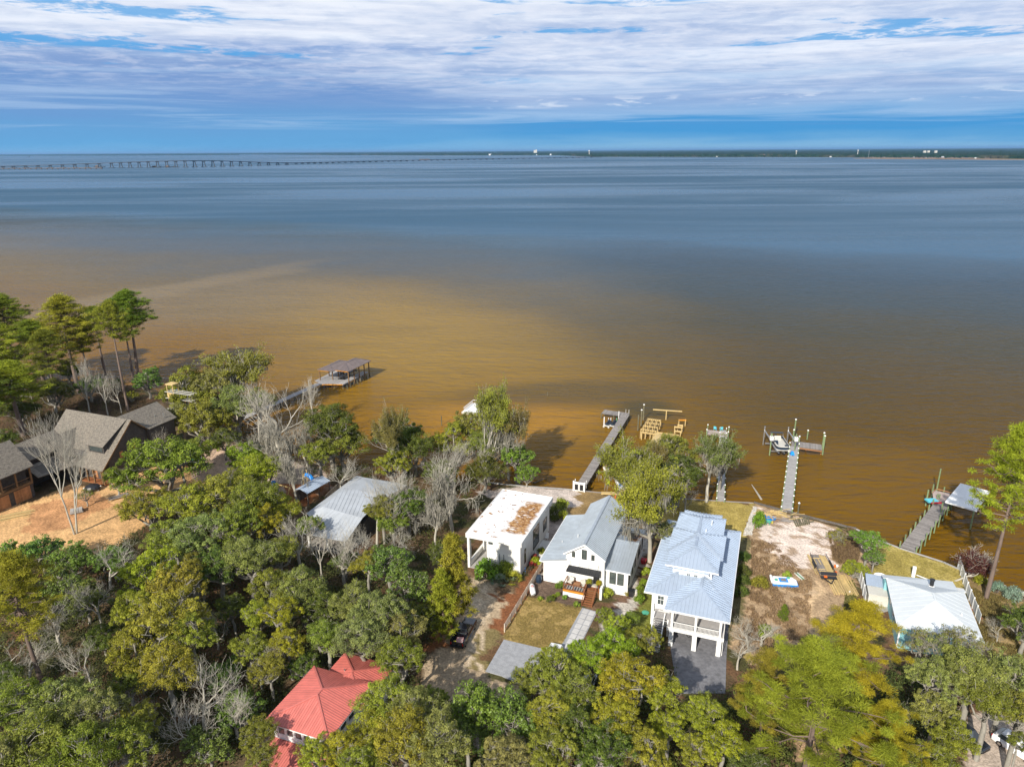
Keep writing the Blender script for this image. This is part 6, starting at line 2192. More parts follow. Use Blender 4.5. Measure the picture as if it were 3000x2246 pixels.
# side wall polygon under the steep gable
mb = MB()
vs = []
for u in (-18.6, -.45):
    vs += [(u, 1.9, -.1), (u, 16.2, -.1), (u, 16.2, zpl(.7) - .1), (u, d_, zr - .3), (u, 1.9, zpl(1.9) - .3)]
mb.add(vs, [(0, 1, 2, 3, 4), (9, 8, 7, 6, 5), (0, 5, 6, 1), (1, 6, 7, 2), (2, 7, 8, 3), (3, 8, 9, 4), (4, 9, 5, 0)])
mb.build('wall', M_greysid, H)
for v0, v1, z0, z1 in ((-.1, d_, ze - .16, zr - .16), (16.7, d_, zpl(.6) - .16, zr - .16)):
    MB().bar((.06, v0, z0), (.06, v1, z1), .08, .28).build('rake_board', M_brownpost, H)
for v, z in ((5.2, 5.0), (8.6, 5.6)):
    window(H, (-.45, v, z), .9, 1.5, 'y', 1, vb=1, fm=M_brownpost, glass=M_cedar)
# broad shed dormer with a window band
dz0 = zpl(3.0) + 1.6
shingled(H, [[(-6.6, 2.2, dz0 - .35), (-1.6, 2.2, dz0 - .35), (-1.0, d_ - .2, zr + .02), (-7.0, d_ - .2, zr + .02)]], 'dormer_roof')
mb = MB()
vs = []
for u in (-6.3, -1.9):
    vs += [(u, 2.6, zpl(2.6) - .3), (u, 2.6, dz0 - .42), (u, d_ - .6, zr - .3)]
mb.add(vs, [(0, 1, 2), (5, 4, 3), (0, 3, 4, 1), (1, 4, 5, 2), (0, 2, 5, 3)])
mb.build('dormer_wall', M_greysid, H)
window(H, (-4.1, 2.6, zpl(2.6) + .85), 3.6, 1.15, bars=1, vb=5, fm=M_black)
# left cross gable facing front
cg = [(-13.6, zpl(2.0) - G * 0)]
shingled(H, [[(-16.8, -.5, ze + 1.2), (-13.2, -.5, ze + 5.6), (-13.2, d_, ze + 5.6), (-16.8, d_, ze + 1.2)], [(-13.2, -.5, ze + 5.6), (-9.6, -.5, ze + 1.2), (-9.6, d_, ze + 1.2), (-13.2, d_, ze + 5.6)]], 'cross_gable_roof')
mb = MB()
mb.add([(-16.2, 0, -.1), (-10.2, 0, -.1), (-10.2, 0, ze + 1.6), (-13.2, 0, ze + 5.3), (-16.2, 0, ze + 1.6), (-16.2, 3, -.1), (-10.2, 3, -.1), (-10.2, 3, ze + 1.6), (-13.2, 3, ze + 5.3), (-16.2, 3, ze + 1.6)],
       [(0, 1, 2, 3, 4), (9, 8, 7, 6, 5), (0, 5, 6, 1), (1, 6, 7, 2), (4, 9, 5, 0)])
mb.build('wall', M_greysid, H)
window(H, (-13.2, 0, ze + 2.6), 1.6, 1.4, vb=1, fm=M_black)
# front porch
MB().box(-7.1, -.3, .3, 1.9, .0, .35).build('porch_floor', M_redwood, H)
for u, v in ((-.5, .35), (-.9, .35), (-3.2, .35), (-5.0, .35), (-6.9, .35)):
    MB().box(u - .12, u + .12, v - .12, v + .12, .3, ze - .1).build('porch_post', M_brownpost, H)
window(H, (-2.2, 1.9, 1.9), 1.3, 2.2, bars=3, vb=1, fm=M_brownpost)
window(H, (-4.6, 1.9, 1.7), 1.1, 2.3, bars=0, fm=M_redwood, name='door', glass=M_cedar)
window(H, (-.45, 3.0, 2.0), 1.2, 2.2, 'y', 1, bars=2, vb=1, fm=M_cream)
# rear right wing
shingled(H, [[(-4.3, d_, 12.9 - G - .05), (-4.3, d_ + 10.8, 12.9 - G - .05), (.9, d_ + 10.8, 9.7 - G), (.9, d_ + 3.4, 9.7 - G)], [(-4.3, d_, 12.85 - G), (-4.3, d_ + 10.8, 12.85 - G), (-9.5, d_ + 10.8, 9.7 - G), (-9.5, d_ + 3, 9.7 - G)]], 'wing_roof')
mb = MB()
vs = []
for v in (12, d_ + 10.3):
    vs += [(-9.1, v, -.1), (.5, v, -.1), (.5, v, 8.3), (-4.3, v, 11.3), (-9.1, v, 8.3)]
mb.add(vs, [(0, 1, 2, 3, 4), (9, 8, 7, 6, 5), (0, 5, 6, 1), (1, 6, 7, 2), (2, 7, 8, 3), (3, 8, 9, 4), (4, 9, 5, 0)])
mb.build('wing_wall', M_greysid, H)
for u, v in ((-1.2, 15.5), (-.1, 16.8), (.2, 12.2)):
    MB().tube([(u, v, 9.2), (u, v, 10.1)], .09, 8).build('vent_pipe', M_alu, H)
# garage wing, facing right
gu, gv, gz_ = -8.93, -7.35, 7.83 - G
rr = 12.5 - G
shingled(H, [[(gu, gv - 13, gz_), (gu, gv, gz_), (gu - 5.3, gv, rr), (gu - 5.3, gv - 13, rr)], [(gu - 5.3, gv, rr), (gu - 10.6, gv, gz_), (gu - 10.6, gv - 13, gz_), (gu - 5.3, gv - 13, rr)]], 'garage_roof')
mb = MB()
vs = []
for v in (gv - 12.5, gv - .5):
    vs += [(gu - 10, v, -.1), (gu - 2.2, v, -.1), (gu - 2.2, v, gz_ + 1.4), (gu - 5.3, v, rr - .3), (gu - 10, v, gz_)]
mb.add(vs, [(0, 1, 2, 3, 4), (9, 8, 7, 6, 5), (0, 5, 6, 1), (1, 6, 7, 2), (2, 7, 8, 3), (3, 8, 9, 4), (4, 9, 5, 0)])
mb.build('garage_wall', M_greysid, H)
MB().box(gu - 2.2, gu - .55, gv - 12.5, gv - .5, 2.9, 3.3).build('balcony_floor', M_brownpost, H)
MB().box(gu - 2.2, gu - .75, gv - 12.5, gv - .5, -.1, 2.9).build('lower_wall', M_greysid, H)
for i in range(5):
    v = gv - .62 - i * 2.9
    MB().box(gu - .75, gu - .5, v - .14, v + .14, 3.3, gz_ - .05).build('balcony_post', M_brownpost, H)
for i in range(4):
    v = gv - .62 - i * 2.9
    MB().bar((gu - .6, v - .2, 4.3), (gu - .6, v - 2.7, 4.3), .1, .1).build('balcony_rail', M_brownpost, H)
    MB().bar((gu - .6, v - .2, 3.4), (gu - .6, v - 2.7, 3.4), .06, .06).build('balcony_rail', M_brownpost, H)
    for q in range(4):
        MB().box(gu - .63, gu - .6, v - .7 - q * .6, v - .66 - q * .6, 3.35, 4.3).build('balcony_picket', M_black, H)
for i in range(3):
    v1 = gv - 1.2 - i * 4.2
    D = MB().box(gu - .76, gu - .70, v1 - 3.2, v1, 0, 2.7).build('garage_door', M_cedar, H)
    for q in range(12):
        MB().box(gu - .70, gu - .66, v1 - 3.2 + q * .267 + .012, v1 - 3.2 + (q + 1) * .267 - .012, .03, 2.67).build('door_board', M_cedar, D)
# connector between the garage and the main house
shingled(H, [[(-12.5, gv - 1, 6.3), (-12.5, 3, 6.3), (-16, 3, 9.2), (-16, gv - 1, 9.2)], [(-16, 3, 9.2), (-19, 3, 6.0), (-19, gv - 1, 6.0), (-16, gv - 1, 9.2)]], 'link_roof')
MB().box(-18.6, -14.5, gv - 1, 3, -.1, 6.2).build('link_wall', M_greysid, H)
shingled(H, [[(-9.4, gv + .6, 3.6), (-7.2, 2.4, 3.6), (-12.6, 2.4, 5.2), (-12.6, gv + .6, 5.2)]], 'breezeway_roof')
# ------------------------------------------------------------------ docks
def V2(a):
    return Vector((a[0], a[1]))


def planks(parent, p, q, w, z, m, step=.15, name='planks', gap=.012, th=.04):
    """boards laid across the line p-q; each a real board, too small to pick apart singly"""
    p, q = V2(p), V2(q)
    L = (q - p).length
    d = (q - p) / L
    a = math.atan2(d.y, d.x)
    n = max(1, int(L / step))
    mb = MB()
    for i in range(n):
        c = p + d * (L * (i + .5) / n)
        mb.obox((c.x, c.y, z - th / 2 + rnd.uniform(-.004, .004)), (L / n - gap, w * rnd.uniform(.985, 1.01), th), a)
    o = mb.build(name, m, parent, kind='stuff')
    n_ = Vector((-d.y, d.x))
    fr = MB()
    for s_ in (-.42, 0, .42):
        A = p + n_ * w * s_
        B = q + n_ * w * s_
        fr.bar((A.x, A.y, z - .14), (B.x, B.y, z - .14), .06, .18)
    fr.build('joists', m, parent)
    return o


def pile(parent, x, y, z0, z1, m, r=.13, cap=None):
    o = MB().tube([(x, y, z0), (x, y, z1)], r, 8).build('pile', m, parent)
    if cap:
        MB().lathe([(r * 1.5, 0), (r * 1.5, .06), (.02, .26)], 8, (x, y, z1)).build('pile_cap', cap, o)
    return o


def pile_rows(parent, p, q, w, sp, z0, z1, m, cap=None, r=.13, ends=True):
    p, q = V2(p), V2(q)
    L = (q - p).length
    d = (q - p) / L
    n_ = Vector((-d.y, d.x))
    n = max(1, round(L / sp))
    for i in range(n + 1):
        c = p + d * (L * i / n)
        for s_ in (-1, 1):
            k_ = c + n_ * (w / 2 + r) * s_
            pile(parent, k_.x, k_.y, z0, z1, m, r, cap)


def rel(o, pts):
    return [(p[0] - o[0], p[1] - o[1]) for p in pts]


# 1. long walkway and hip roofed boathouse
ZD = 1.5
A0, A1 = g(600 + 330 / 3.3117, 900 + 1090 / 3.3117, ZD), g(600 + 1095 / 3.3117, 900 + 745 / 3.3117, ZD)
D = thing('boathouse_dock', 'pale grey dock with a double brown hipped boathouse roof out in the bay', 'dock', (*A1, 0))
planks(D, (A0[0] - A1[0], A0[1] - A1[1]), (0.3, .8), 1.9, ZD, M_greydeck)
pile_rows(D, (A0[0] - A1[0], A0[1] - A1[1]), (0, 0), 1.7, 2.9, -1, ZD - .1, M_oldpost)
def bh(u, v):
    return g(600 + u / 3.3117, 900 + v / 3.3117, ZD)
plat = rel(A1, [bh(1070, 710), bh(1140, 745), bh(1245, 735), bh(1345, 745), bh(1395, 705), bh(1290, 697), bh(1275, 670), bh(1190, 648)])
MB().prism(plat, ZD - .25, ZD).build('deck', M_greydeck, D)
long_ = None and rel(A1, [bh(1345, 745), bh(1570, 630), bh(1545, 612), bh(1395, 690)])
back_ = rel(A1, [bh(1190, 648), bh(1290, 675), bh(1345, 625), bh(1260, 600)])
MB().prism(back_, ZD - .25, ZD - .006).build('deck', M_greydeck, D)
MB().bar((*rel(A1, [bh(1140, 746)])[0], ZD - .14), (*rel(A1, [bh(1345, 747)])[0], ZD - .14), .08, .3).build('rim_board', M_orange, D)
yb = math.atan2(*(V2(bh(1570, 630)) - V2(bh(1345, 745))).yx)
bo_ = rel(A1, [bh(1345, 745)])[0]
def B2(u, v):
    return (bo_[0] + v * math.cos(yb) + u * math.sin(yb), bo_[1] + v * math.sin(yb) - u * math.cos(yb))
RF = bpy.data.objects.new('roof_frame', None)
C.objects.link(RF)
RF.parent = D
RF.location = (*bo_, 0)
RF.rotation_euler = (0, 0, yb - math.pi / 2)
# local: x to the right of the long axis, y along it
metal_roof(RF, hip_pts(-5.8, .9, 2.0, 14.0, 4.9, .40), M_bronze, .42, panels=True, rib=.05, rw=.06, capw=.25, name='main_roof')
metal_roof(RF, hip_pts(-9.2, -4.0, .7, 11.4, 4.75, .36), M_bronze, .42, panels=True, rib=.05, rw=.06, capw=.25, name='side_roof')
for x_, ys_ in ((.3, (2.4, 5.3, 8, 10.8, 13.4)), (-5.3, (2.4, 5.3, 8, 10.8, 13.4)), (-8.8, (1.0, 5.5, 11.0))):
    for y_ in ys_:
        MB().box(x_ - .12, x_ + .12, y_ - .12, y_ + .12, -1, 4.85).build('roof_post', M_brownpost, RF)
        if x_ > -6:
            MB().bar((x_, y_ - .05, 4.2), (x_ + (.6 if x_ < 0 else -.6), y_ - .05, 4.85), .1, .1).build('knee_brace', M_brownpost, RF)
MB().box(-5.5, .3, 2.1, 2.25, 4.55, 4.85).build('header', M_orange, RF)
MB().box(-9.0, -5.4, .8, .95, 4.45, 4.7).build('header', M_orange, RF)
MB().box(-1.9, .1, -.3, 13.0, ZD - .25, ZD + .004).build('deck', M_greydeck, RF)
MB().box(-5.9, -4.7, 1.0, 13.0, ZD - .25, ZD + .002).build('deck', M_greydeck, RF)
for i in range(8):
    for x_ in (-.2, 1.2):
        pile(RF, x_, i * 1.75, -1, ZD - .1, M_oldpost)
for x_, y_ in ((-3, -.4), (-5, 0), (-7, 1), (-9, 2)):
    pile(RF, x_, y_, -1, ZD - .2, M_oldpost)
bl = thing('boat_lift', 'dark boat lift cradle under the brown boathouse roof', 'lift', (*g(600 + 1400 / 3.3117, 900 + 640 / 3.3117, 1.0), 0), yb - math.pi / 2)
for x_ in (-1, 1):
    MB().bar((x_, -3, 1.6), (x_, 3, 1.6), .2, .25).build('beam', M_black, bl)
for y_ in (-2, 2):
    MB().bar((-1.6, y_, 1.4), (1.6, y_, 1.4), .2, .2).build('cross_beam', M_black, bl)
    MB().box(-1.7, -1.5, y_ - .1, y_ + .1, -1, 3).build('lift_post', M_black, bl)

# 2. white flat topped boathouse behind the trees
s5 = 3.3117
o_ = g(1200 + 525 / s5, 1100 + 345 / s5, 4.4)
D = thing('sundeck_boathouse', 'white flat topped boathouse with railed sundeck behind the shore trees', 'dock', (*o_, 0), YAW)
MB().box(-.3, 8.4, -.3, 6.2, 4.1, 4.4).build('sundeck', M_white, D)
for p, q in (((0, 6, 4.4), (8, 6, 4.4)), ((0, 0, 4.4), (0, 6, 4.4)), ((8.2, 0, 4.4), (8.2, 6, 4.4))):
    railing(D, p, q, sp=.3)
MB().box(-.4, 8.5, -.42, -.31, 3.8, 4.42).build('fascia', M_cream, D)
for x_ in (0, 4, 8):
    for y_ in (0, 3, 6):
        MB().box(x_ - .12, x_ + .12, y_ - .12, y_ + .12, -1, 4.1).build('post', M_greenpost, D)
MB().box(5.2, 8.4, 0, 6, 1.2, 1.4).build('deck', M_greydeck, D)
MB().box(6.0, 7.4, -16, -.05, 1.2, 1.4).build('walkway', M_greydeck, D)
for pxx, pyy, lab in ((1294, 1246, 'lone weathered mooring pile left of the sundeck boathouse'), (1604, 1160, 'thin pale marker stake standing in the open water')):
    x, y = g(pxx, pyy, 0)
    t = thing('mooring_pile', lab, 'post', (x, y, 0))
    pile(t, 0, 0, -1, 2.6 if pxx < 1400 else 1.3, M_oldpost, .12 if pxx < 1400 else .07)

# 3. long grey T dock with two jet skis
A = g(1650 + 190 / 4.022, 1150 + 1125 / 4.022, ZD)
B = g(1650 + 735 / 4.022, 1150 + 255 / 4.022, ZD)
D = thing('dock', 'long weathered grey dock with a T head, white gate at its foot', 'dock', (*A, 0))
b_ = (B[0] - A[0], B[1] - A[1])
planks(D, (0, 0), b_, 2.0, ZD, M_wood)
pile_rows(D, (0, 0), b_, 1.6, 3.0, -1, ZD - .06, M_oldpost)
d3 = Vector(b_).normalized()
n3 = Vector((d3.y, -d3.x))
T1 = rel(A, [g(1650 + 765 / 4.022, 1150 + 262 / 4.022, ZD), g(1650 + 468 / 4.022, 1150 + 220 / 4.022, ZD)])
planks(D, T1[0], T1[1], 2.9, ZD + .004, M_wood)
pile_rows(D, T1[0], T1[1], 2.6, 3.2, -1, ZD - .06, M_oldpost)
tdir = (V2(T1[0]) - V2(T1[1])).normalized()
for f, zz_ in ((0.02, 2.1), (.14, 2.1)):
    p = V2(T1[0]) + (V2(T1[1]) - V2(T1[0])) * f + Vector((tdir.y * -1.2, tdir.x * 1.2))
    MB().tube([(p.x, p.y, -1), (p.x, p.y, ZD + 1.0)], .04, 6).build('ladder_rail', M_white, D)
for (u, v) in ((655, 275), (535, 300), (562, 300), (632, 300)):
    p = rel(A, [g(1650 + u / 4.022, 1150 + v / 4.022, ZD)])[0]
    MB().tube([(p[0], p[1], 0), (p[0], p[1], ZD + (1.3 if u == 655 else .1))], .09, 8).build('lift_post', M_white if u != 632 else M_greenpl, D)
x, y = g(1650 + 480 / 4.022, 1150 + 400 / 4.022, 0)
t = thing('mooring_pile', 'white sleeved pile beside the jet skis', 'post', (x, y, 0))
pile(t, 0, 0, -1, 2.6, M_white, .13)
def jetski(px_, py_, rz, label):
    x, y = g(px_, py_, .5)
    t = thing('jet_ski', label, 'jet ski', (x, y, .5), rz, 'jet skis at the grey dock')
    hull = MB()
    sec = [(-1.5, .40, .0, .35), (-.8, .55, -.15, .42), (.4, .55, -.15, .45), (1.1, .38, -.05, .42), (1.6, .05, .15, .38)]
    vs = []
    for (yy, w, zb, zt_) in sec:
        vs += [(-w, yy, zt_ * .6), (-w * .5, yy, zb), (w * .5, yy, zb), (w, yy, zt_ * .6), (w * .6, yy, zt_), (-w * .6, yy, zt_)]
    fs = [(i * 6 + j, i * 6 + (j + 1) % 6, (i + 1) * 6 + (j + 1) % 6, (i + 1) * 6 + j) for i in range(4) for j in range(6)] + [tuple(reversed(range(6))), tuple(range(24, 30))]
    hull.add(vs, fs)
    hull.build('hull', M_navy, t)
    MB().box(-.2, .2, -1.2, .2, .42, .72).build('seat', M_black, t)
    MB().add([(-.3, .2, .42), (.3, .2, .42), (.25, 1.2, .42), (-.25, 1.2, .42), (-.2, .3, .85), (.2, .3, .85)], [(0, 1, 5, 4), (1, 2, 5), (2, 3, 4, 5), (3, 0, 4), (3, 2, 1, 0)]).build('cowl', M_navy, t)
    MB().bar((-.4, .3, .95), (.4, .3, .95), .05, .05).build('handlebar', M_black, t)
    c = MB()
    for sx in (-.62, .62):
        c.tube([(sx, -2.0, -.28), (sx, 1.5, -.28)], .24, 8)
    c.box(-.8, .8, -1.9, -1.3, -.2, -.02)
    c.build('float_cradle', M_cream, t)
jetski(1650 + 535 / 4.022, 1150 + 360 / 4.022, -.45, 'left jet ski on its float under the grey T dock')
jetski(1650 + 598 / 4.022, 1150 + 362 / 4.022, -.45, 'right jet ski on its float against the grey walkway')
# gate
x, y = g(1650 + 185 / 4.022, 1150 + 1160 / 4.022, G0)
Gt = thing('dock_gate', 'white framed double gate at the foot of the grey dock', 'gate', (x, y, G0), YAW)
for u in (-1.15, 1.15):
    MB().box(u - .1, u + .1, -.1, .1, -.1, 2.1).build('gate_post', M_white, Gt)
MB().box(-1.05, 1.05, -.1, .1, 1.75, 1.95).build('top_beam', M_white, Gt)
for u in (-.52, .52):
    f = MB()
    f.box(u - .48, u - .36, -.05, .05, .05, 1.7)
    f.box(u + .36, u + .48, -.05, .05, .05, 1.7)
    f.box(u - .36, u + .36, -.05, .05, .05, .2)
    f.box(u - .36, u + .36, -.05, .05, 1.5, 1.7)
    f = f.build('gate_leaf', M_white, Gt)
    MB().box(u - .36, u + .36, -.015, .015, .2, 1.5).build('mesh_panel', M_dark, f)
for u in (-1.15, 1.15):
    MB().bar((u, .1, 1.6), (u, 1.4, 1.6), .08, .08).build('side_rail', M_white, Gt)
    MB().box(u - .06, u + .06, 1.3, 1.42, .2, 1.9).build('gate_post', M_white, Gt)

# 4. unfinished yellow dock
def q4(u, v, z=1.6):
    return g(1650 + u / 4.022, 1150 + v / 4.022, z)
o4 = q4(1085, 475)
D = thing('unfinished_dock', 'new yellow timber dock frame still without most of its boards', 'dock', (*o4, 0))
r4 = lambda u, v, z=1.6: (*rel(o4, [q4(u, v, z)])[0], z)
rows = [((1000, 310), (1150, 330)), ((970, 350), (1140, 372)), ((945, 390), (1115, 412)), ((918, 430), (1100, 455)), ((912, 465), (1085, 490))]
for a, b_ in rows:
    MB().bar(r4(*a), r4(*b_), .16, .34).build('beam', M_newwood, D)
    for f in (0, .33, .66, 1):
        p = Vector(r4(*a)) + (Vector(r4(*b_)) - Vector(r4(*a))) * f
        MB().tube([(p.x, p.y, -1), (p.x, p.y, 1.75)], .12, 6).build('pile', M_newwood, D)
for f in np.linspace(0, 1, 7):
    a = Vector(r4(*rows[0][0])) + (Vector(r4(*rows[0][1])) - Vector(r4(*rows[0][0]))) * float(f)
    b_ = Vector(r4(*rows[-1][0])) + (Vector(r4(*rows[-1][1])) - Vector(r4(*rows[-1][0]))) * float(f)
    a.z = b_.z = 1.86
    MB().bar(a, b_, .07, .16).build('joist', M_newwood, D)
for v in (0, 12, 24):
    MB().bar(r4(1080, 462 + v), r4(1365, 500 + v * 1.1), .1, .22).build('joist', M_newwood, D)
for i in range(26):
    f = i / 25
    a = Vector(r4(915, 458)) + (Vector(r4(1360, 508)) - Vector(r4(915, 458))) * f
    b_ = Vector(r4(912, 474)) + (Vector(r4(1355, 528)) - Vector(r4(912, 474))) * f
    MB().bar(a + Vector((0, 0, .16)), b_ + Vector((0, 0, .16)), .13, .04).build('deck_board', M_newwood, D)
for u, v in ((925, 480), (1060, 500), (1090, 505), (1220, 520), (1255, 525), (1340, 540), (1365, 510)):
    p = r4(u, v, 1.6)
    MB().tube([(p[0], p[1], -1), (p[0], p[1], 1.6)], .13, 6).build('pile', M_newwood, D)
fr_ = MB()
pp = [r4(1095, 500), r4(1200, 510), r4(1045, 665), r4(1010, 655)]
A4, B4 = Vector(r4(1145, 495)), Vector(r4(1000, 700))
planks(D, (A4.x, A4.y), (B4.x, B4.y), 2.0, 1.86, M_newwood, .15)
B5 = Vector(r4(770, 1170))
planks(D, (B4.x, B4.y), (B5.x, B5.y), 1.9, 1.85, M_newwood, .15)
C5 = Vector(r4(725, 1195))
planks(D, (B5.x + 1.2, B5.y + .5), (B5.x - 1.4, B5.y - .9), 2.6, 1.845, M_newwood, .15)
pile_rows(D, (A4.x, A4.y), (B5.x, B5.y), 1.5, 3.6, -1, 1.7, M_newwood)
MB().bar(r4(995, 628), r4(1045, 634), .14, .2).build('beam', M_newwood, D)
# stepped bents to the right
for a, b_ in (((1360, 322), (1450, 322)), ((1350, 380), (1412, 388)), ((1310, 402), (1408, 412)), ((1315, 450), (1390, 460))):
    MB().bar(r4(*a), r4(*b_), .2, .28).build('beam', M_newwood if a[0] != 1360 else M_orange, D)
    for f in (.05, .9):
        p = Vector(r4(*a)) + (Vector(r4(*b_)) - Vector(r4(*a))) * f
        MB().tube([(p.x, p.y, -1), (p.x, p.y, 1.8)], .11, 6).build('pile', M_newwood, D)
x, y = q4(1210, 320, 0)
t = thing('timber_trestle', 'single T shaped timber bent standing alone in the water', 'post', (x, y, 0), YAW * .6)
MB().tube([(0, 0, -1), (0, 0, 2.6)], .13, 6).build('pile', M_newwood, t)
MB().bar((-3.4, 0, 2.6), (3.9, 0, 2.6), .2, .25).build('beam', M_newwood, t)
for i, (u, v, vt, lab) in enumerate(((943, 325, 225, 'white capped pile farthest from shore, left of the unfinished dock'), (916, 390, 285, 'middle white capped pile left of the unfinished dock'), (879, 450, 342, 'nearest mooring pile left of the unfinished dock'))):
    x, y = q4(u, v, 0)
    t = thing('mooring_pile', lab, 'post', (x, y, 0))
    pile(t, 0, 0, -1, 4.2, M_oldpost, .16, M_white if i < 2 else None)
x, y = q4(735, 1040, .6)
D = thing('work_barge', 'small white work barge with blue corners, half hidden under the light tree', 'boat', (x, y, .1), .05)
MB().box(-2.0, 2.0, -3.6, 3.8, 0, .8).build('hull', M_white, D)
for sx in (-1.9, 1.6):
    MB().box(sx, sx + .3, -3.0, -2.6, .8, 1.2).build('bollard', M_blue, D)
MB().box(-1.6, 1.6, 1.4, 3.4, .8, 1.1).build('deck_box', M_cream, D)
for i in range(7):
    MB().obox((rnd.uniform(-1, 1), rnd.uniform(-2, 1), .86 + i * .04), (.14, 3.0, .05), rnd.uniform(-.4, .4)).build('loose_board', M_newwood, D)
x, y = q4(560, 850, .5)
D = thing('tender_boat', 'small boat with a white hull and orange deck beside the grey walkway', 'boat', (x, y, .0), -.5)
MB().add([(-.9, -2.4, .7), (.9, -2.4, .7), (.95, 1, .75), (0, 2.8, .85), (-.95, 1, .75), (-.6, -2.3, 0), (.6, -2.3, 0), (.6, 1, 0), (0, 2.2, .2), (-.6, 1, 0)],
         [(0, 1, 2, 3, 4), (9, 8, 7, 6, 5), (0, 5, 6, 1), (1, 6, 7, 2), (2, 7, 8, 3), (3, 8, 9, 4), (4, 9, 5, 0)]).build('hull', M_white, D)
MB().box(-.5, .5, -1.6, -.4, .75, 1.2).build('seat', M_orangepl, D)
MB().box(-.4, .4, .1, .7, .75, 1.5).build('console', M_cream, D)
x, y = g(1650 + 700 / 4.022, 1150 + 1240 / 4.022)
D = thing('beam_on_sawhorses', 'long new yellow beam resting on two sawhorses on the back lawn', 'lumber', (x, y, G0), -.08)
MB().box(-4.2, 4.2, -.35, .35, .8, 1.1).build('beam', M_newwood, D)
for sx in (-1.0, 1.6):
    mb = MB()
    for a in (-.4, .4):
        mb.bar((sx - .5, a, 0), (sx - .3, a * .3, .8), .08, .08)
        mb.bar((sx + .5, a, 0), (sx + .3, a * .3, .8), .08, .08)
    mb.bar((sx - .45, 0, .76), (sx + .45, 0, .76), .1, .1)
    mb.build('sawhorse', M_orangepl, D)

# 5. narrow dock with chairs at its head
def q5(u, v, z=ZD):
    return g(1650 + u / 4.022, 1150 + v / 4.022, z)
A = q5(1855, 1275)
D = thing('dock', 'narrow grey dock with a square pink grey head, passing under the leaning tree', 'dock', (*A, 0))
B = q5(1885, 440)
b_ = (B[0] - A[0], B[1] - A[1])
planks(D, (0, 0), b_, 1.35, ZD, M_greydeck)
pile_rows(D, (0, 0), b_, 1.3, 3.3, -1, ZD + .45, M_greenpost, M_white, .09)
T = rel(A, [q5(1695, 462), q5(1945, 490)])
M_pinkdeck = mat('pink_grey_decking', (0.46, 0.37, 0.33), .8, .1, 2, tint=.1)
planks(D, T[0], T[1], 3.0, ZD + .004, M_pinkdeck)
pile_rows(D, T[0], T[1], 3.0, 4.6, -1, ZD + 1.2, M_greenpost, M_white, .12)
for i, (u, v) in enumerate(((1790, 440), (1862, 445))):
    x, y = q5(u, v)
    t = thing('deck_chair', ['left', 'right'][i] + ' pale green plastic chair on the head of the narrow dock', 'chair', (x, y, ZD), 2.6 + i * .5, 'chairs on the narrow dock')
    MB().box(-.3, .3, -.3, .3, .38, .44).build('seat', M_cyan, t)
    MB().obox((0, .33, .75), (.6, .05, .7), 0, -.25).build('backrest', M_cyan, t)
    for sx in (-.27, .27):
        for sy in (-.27, .27):
            MB().box(sx - .03, sx + .03, sy - .03, sy + .03, 0, .38).build('leg', M_cyan, t)
        MB().box(sx - .05, sx + .05, -.3, .3, .6, .64).build('armrest', M_cyan, t)

# 6. T dock with green posts and a pontoon boat on a lift
def q6(u, v, z=ZD):
    return g(2000 + u / 3.687, 1180 + v / 3.687, z)
A, B = q6(1122, 1170), q6(1205, 470)
D = thing('dock', 'grey dock lined with green posts with white caps, T platform at its end', 'dock', (*A, 0))
b_ = (B[0] - A[0], B[1] - A[1])
planks(D, (0, 0), b_, 1.75, ZD, M_greydeck)
pile_rows(D, (0, 0), b_, 1.75, 2.75, -1, ZD + .75, M_greenpost, M_white, .10)
T = rel(A, [q6(1175, 437), q6(1502, 478)])
planks(D, T[0], T[1], 3.4, ZD + .004, M_wood, .17)
MB().bar((*rel(A, [q6(1250, 482)])[0], ZD - .12), (*rel(A, [q6(1503, 518)])[0], ZD - .12), .08, .28).build('rim_board', M_cedar, D)
for (u, v, vt, m, cp) in ((1188, 415, 2.9, M_greenpost, M_white), (1196, 400, 5.2, M_greenpost, M_white), (1343, 395, 2.3, M_greenpost, M_white), (1330, 525, 1.4, M_cedar, None), (1492, 555, 1.4, M_cedar, None), (1500, 545, 5.0, M_greenpost, M_white), (1510, 560, 4.6, M_greenpost, M_white), (1250, 465, 2.4, M_greenpost, M_white)):
    p = rel(A, [q6(u, v, 0)])[0]
    pile(D, p[0], p[1], -1, vt, m, .15, cp)
x, y = q6(1183, 560)
t = thing('dock_box', 'bright blue plastic box standing on the dock with green posts', 'box', (x, y, ZD), -.1)
MB().add([(-.42, -.4, 0), (.42, -.4, 0), (.42, .5, 0), (-.42, .5, 0), (-.25, -.1, .75), (.25, -.1, .75), (.22, .4, .75), (-.22, .4, .75)], [(0, 3, 2, 1), (4, 5, 6, 7), (0, 1, 5, 4), (1, 2, 6, 5), (2, 3, 7, 6), (3, 0, 4, 7)]).build('box', M_blue, t)
MB().box(-.1, .1, -.6, -.35, .0, .12).build('wheel', M_rubber, t)
